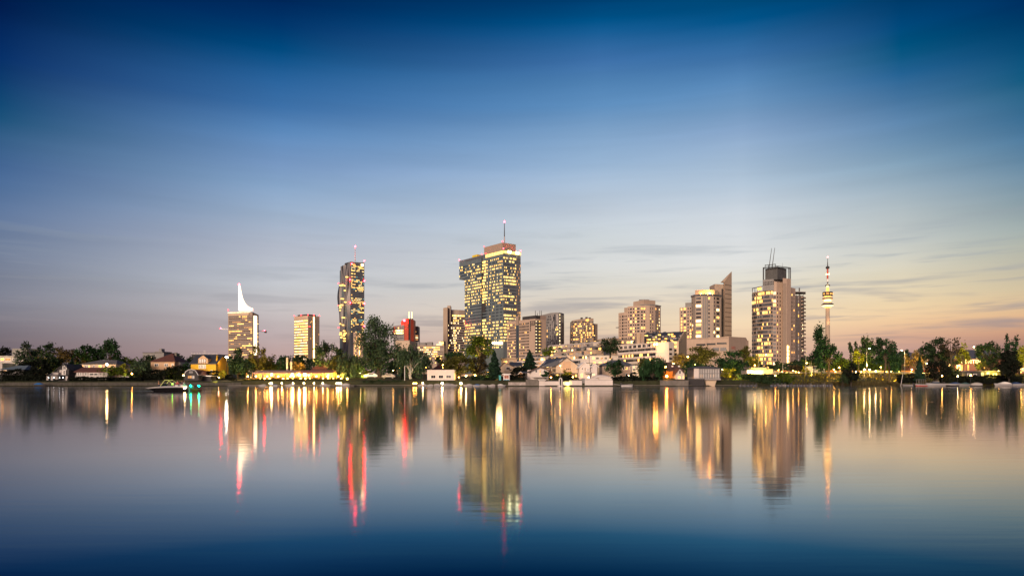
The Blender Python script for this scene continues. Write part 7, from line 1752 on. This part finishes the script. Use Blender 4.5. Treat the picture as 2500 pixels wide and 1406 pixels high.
def person(x, y, z, yaw, shirt, trousers, label, reach=0):
    root = thing('person', (x, y, z), label, 'person')
    J = [(0,0,0),(0,.02,.22),(0,.03,.45),(0,.05,.58),(0,.08,.72),(0,.09,.80)]; E = [(0,1),(1,2),(2,3),(3,4),(4,5)]; R = [.15,.14,.16,.06,.095,.08]
    def add(p, par, r_): J.append(p); R.append(r_); E.append((par, len(J)-1)); return len(J)-1
    for s_ in (-1, 1):
        a_ = add((s_*.19,.03,.47), 2, .07); b_ = add((s_*.25,-.06,.22), a_, .05); c_ = add((s_*.16,-.3-reach*.1,.2+reach*.2), b_, .038); h_ = add((s_*.14,-.38-reach*.1,.2+reach*.22), c_, .04)
        for k_ in range(5): q_ = add((s_*(.14+(k_-2)*.018),-.44-reach*.1-(0 if k_ in (0,4) else .02),.19+reach*.22), h_, .010); add((s_*(.14+(k_-2)*.02),-.47-reach*.1,.17+reach*.22), q_, .009)
        l_ = add((s_*.10,-.08,-.02), 0, .10); k2 = add((s_*.12,-.46,.0), l_, .075); f_ = add((s_*.12,-.50,-.40), k2, .05); add((s_*.12,-.62,-.43), f_, .04)
    def skinned(name, par, scale, keep, m):
        me = bpy.data.meshes.new(name); ca, sa = math.cos(yaw), math.sin(yaw)
        idx = [i for i in range(len(J)) if keep(i, J[i])]; mp = {v: i for i, v in enumerate(idx)}
        me.from_pydata([(J[i][0]*ca-J[i][1]*sa, J[i][0]*sa+J[i][1]*ca, J[i][2]) for i in idx], [(mp[a_], mp[b_]) for a_, b_ in E if a_ in mp and b_ in mp], [])
        o = bpy.data.objects.new(name, me); col.objects.link(o); mod = o.modifiers.new('skin', 'SKIN')
        for i, sv in enumerate(me.skin_vertices[0].data): sv.radius = (R[idx[i]]*scale,)*2; sv.use_root = i == 0
        ss = o.modifiers.new('sub', 'SUBSURF'); ss.levels = ss.render_levels = 1
        bpy.context.view_layer.update(); dg = bpy.context.evaluated_depsgraph_get(); me2 = bpy.data.meshes.new_from_object(o.evaluated_get(dg)); col.objects.unlink(o); bpy.data.objects.remove(o)
        me2.name = name; me2.materials.clear(); me2.materials.append(m); me2.polygons.foreach_set('use_smooth', [True]*len(me2.polygons))
        o = bpy.data.objects.new(name, me2); col.objects.link(o); o.parent = par; o['_o'] = tuple(par['_o']); return o
    skinned('body', root, 1, lambda i, p: True, skin)
    skinned('shirt', root, 1.12, lambda i, p: i in (0,1,2) or (p[2] > .2 and i > 5 and abs(p[0]) > .18 and p[1] > -.1), shirt)
    skinned('trousers', root, 1.12, lambda i, p: i == 0 or (i > 5 and p[2] < .05 and p[2] > -.42 and p[1] > -.52), trousers)
    mb = MB(); ca, sa = math.cos(yaw), math.sin(yaw); mb.ball((x+.0*ca-.10*sa, y+.0*sa+.10*ca, z+.81), .115, hair, 12, 8, .85); mb.build('hair', root)
for px, sh, tr, yw, lb in ((424,mat('cloth_white',(.6,.55,.55)),mat('cloth_navy',(.03,.04,.09)),PI*.5,'person in a pale shirt sitting just right of the lime-green tower of the boat'),(432.5,mat('cloth_red',(.5,.10,.09)),MATS['cloth_navy'],0.2,'person in a red shirt sitting in the middle of the crew'),
       (443,MATS['cloth_navy'],mat('cloth_blue',(.05,.08,.25)),-PI*.5,'person in dark blue sitting between the red shirt and the rightmost crew member'),(449,MATS['cloth_white'],MATS['cloth_navy'],-PI*.5,'rightmost crew member, in white, leaning by the stern'),(388,mat('cloth_orange',(.5,.25,.12)),MATS['cloth_navy'],PI*.5,'person in orange seated before the windscreen, at the bow')):
    person(X(px,D), D+.1, h0+.12, yw, sh, tr, lb)

# small lamps glinting between trees and houses; each on its own short post
gl = None; rr = random.Random(12)
spots = [(30,897,'left of the blue-roofed hut'),(72,899,'behind the black hedge at left'),(118,893,'under the spreading tree'),(172,888,'behind the slim black conifer'),(322,912,'on the lawn by the green shrub'),(352,905,'beside the willow'),(448,916,'left of the barn boathouse'),(510,922,'under the flat shelter'),(521,925,'right of the flat shelter'),(534,921,'below the yellow end gable'),(540,913,'by the lit bush'),
 (868,917,'under the wide willow'),(880,910,'left of the yellow-lit bush'),(960,904,'behind the cottonwood trunk'),(976,897,'left of the weeping birch'),(1040,897,'right of the weeping birch'),(1120,921,'under the multi-stemmed tree'),(1138,917,'behind the low pavilion hedge'),(1160,916,'before the golden pavilion'),(1192,909,'beside the broad conifer'),(1214,921,'left of the teal booth'),(1252,909,'right of the beach cabin'),
 (1345,921,'on the villa terrace'),(1398,920,'at the right of the clipped hedge'),(1437,921,'under the twin gables'),(1482,917,'before the hipped house'),(1535,917,'right of the round tree'),(1610,905,'left of the brown roof'),(1688,912,'right of the dormer cottage'),(1697,889,'above the stilted boathouse'),(1764,902,'beside the large green tree'),(1800,905,'under the large green tree'),(1893,917,'right of the lit pavilion'),
 (1936,905,'before the cage tower'),(1950,909,'by the guard rail'),(2036,902,'behind the bank tree'),(2064,905,'left of the slim poplars'),(2090,907,'below the brilliant yellow tree'),(2138,906,'behind the airy tree'),(2176,906,'on the road past the airy tree'),(2226,902,'by the dark spruce'),(2275,903,'in the undergrowth by the cruiser'),(2281,907,'low in the undergrowth by the cruiser'),(2300,917,'above the covered speedboat'),(2338,918,'left end of the clubhouse'),(2370,916,'before the clubhouse'),(2438,905,'behind the massive black tree'),(2493,908,'at the right edge')]
for px, py, lb in spots:
    D_ = rr.choice((226, 232, 240)) if py < 912 else 214
    if px < 1030 and py >= 912: D_ = 219
    x_ = X(px, D_); z_ = Z(py, D_); m_ = rr.choice((Y_lamp, Y_lamp, W_lamp, O_lamp)); g0 = gz(x_, D_)
    t_ = thing('garden_lamp', (x_, D_, g0), 'small glowing lamp ' + lb, 'lamp', 'small lamps along the shore')
    mb = MB(); mb.tube((x_,D_,g0-.1),(x_,D_,max(z_,g0+.3)),.05,.04,darkmetal,5); mb.build('pole', t_)
    mb = MB(); mb.ball((x_,D_,max(z_,g0+.4)), rr.choice((.13,.17,.2)), m_, 8, 5); mb.build('globe', t_)
# bollard lamps added to stand in for the glow of the road
bl = None
for k, px in enumerate(range(1905, 2330, 36)):
    x_ = X(px, 250); y_ = shore(x_)+46.5; lb = 'low bollard lamp added to stand in for the road glow'
    if bl is None:
        bl = thing('added_bollard_lamp', (x_, y_, 4), lb, 'lamp', 'bollard lamps added for the road glow'); mb = MB(); mb.tube((x_,y_,4),(x_,y_,4.8),.08,.08,darkmetal,6); mb.build('post', bl); mb = MB(); mb.ball((x_,y_,4.95),.17,O_lamp,8,5); mb.build('globe', bl); index_kids(bl)
    else: copy_tree(bl, (x_, y_, 4), label=lb)
    added_spot(x_, y_-.4, 5.0, 900, (1,.55,.16), .2)
    added_spot(x_+2, y_-12, 6.2, 1500, (1,.72,.2), .2, (0,-.62,-1), 100)  # unseen wash added to brighten the bank grass

for px, py, D_, p_ in ((600,892,224,900),(632,870,232,1500),(656,880,240,1500),(690,885,262,1300),(729,893,230,1400),(770,890,232,1200),(803,885,226,1700),(826,895,220,1200),(852,905,221,900),(1122,895,215,700),(1166,872,248,2600),(1190,890,218,600),(925,900,219,500),(1003,905,216,350),
    (1785,895,226,900),(1712,880,262,1500),(2006,890,226,800),(2035,885,238,1200),(2060,892,285,1500),(2118,885,272,1500),(2160,880,224,900),(2185,890,226,900),(2284,885,226,700),(2322,880,222,900),(2418,880,238,1300),(207,885,262,500),(150,885,256,500),(342,905,228,250),(500,905,222,200)):
    added_spot(X(px,D_), D_-7.5, max(gz(X(px,D_),D_-7.5)+.5, Z(py,D_)-4), p_*5, (1,.80,.22), .3, (0,1,.5), 115)  # more uplights with no fixture, added to brighten shore trees
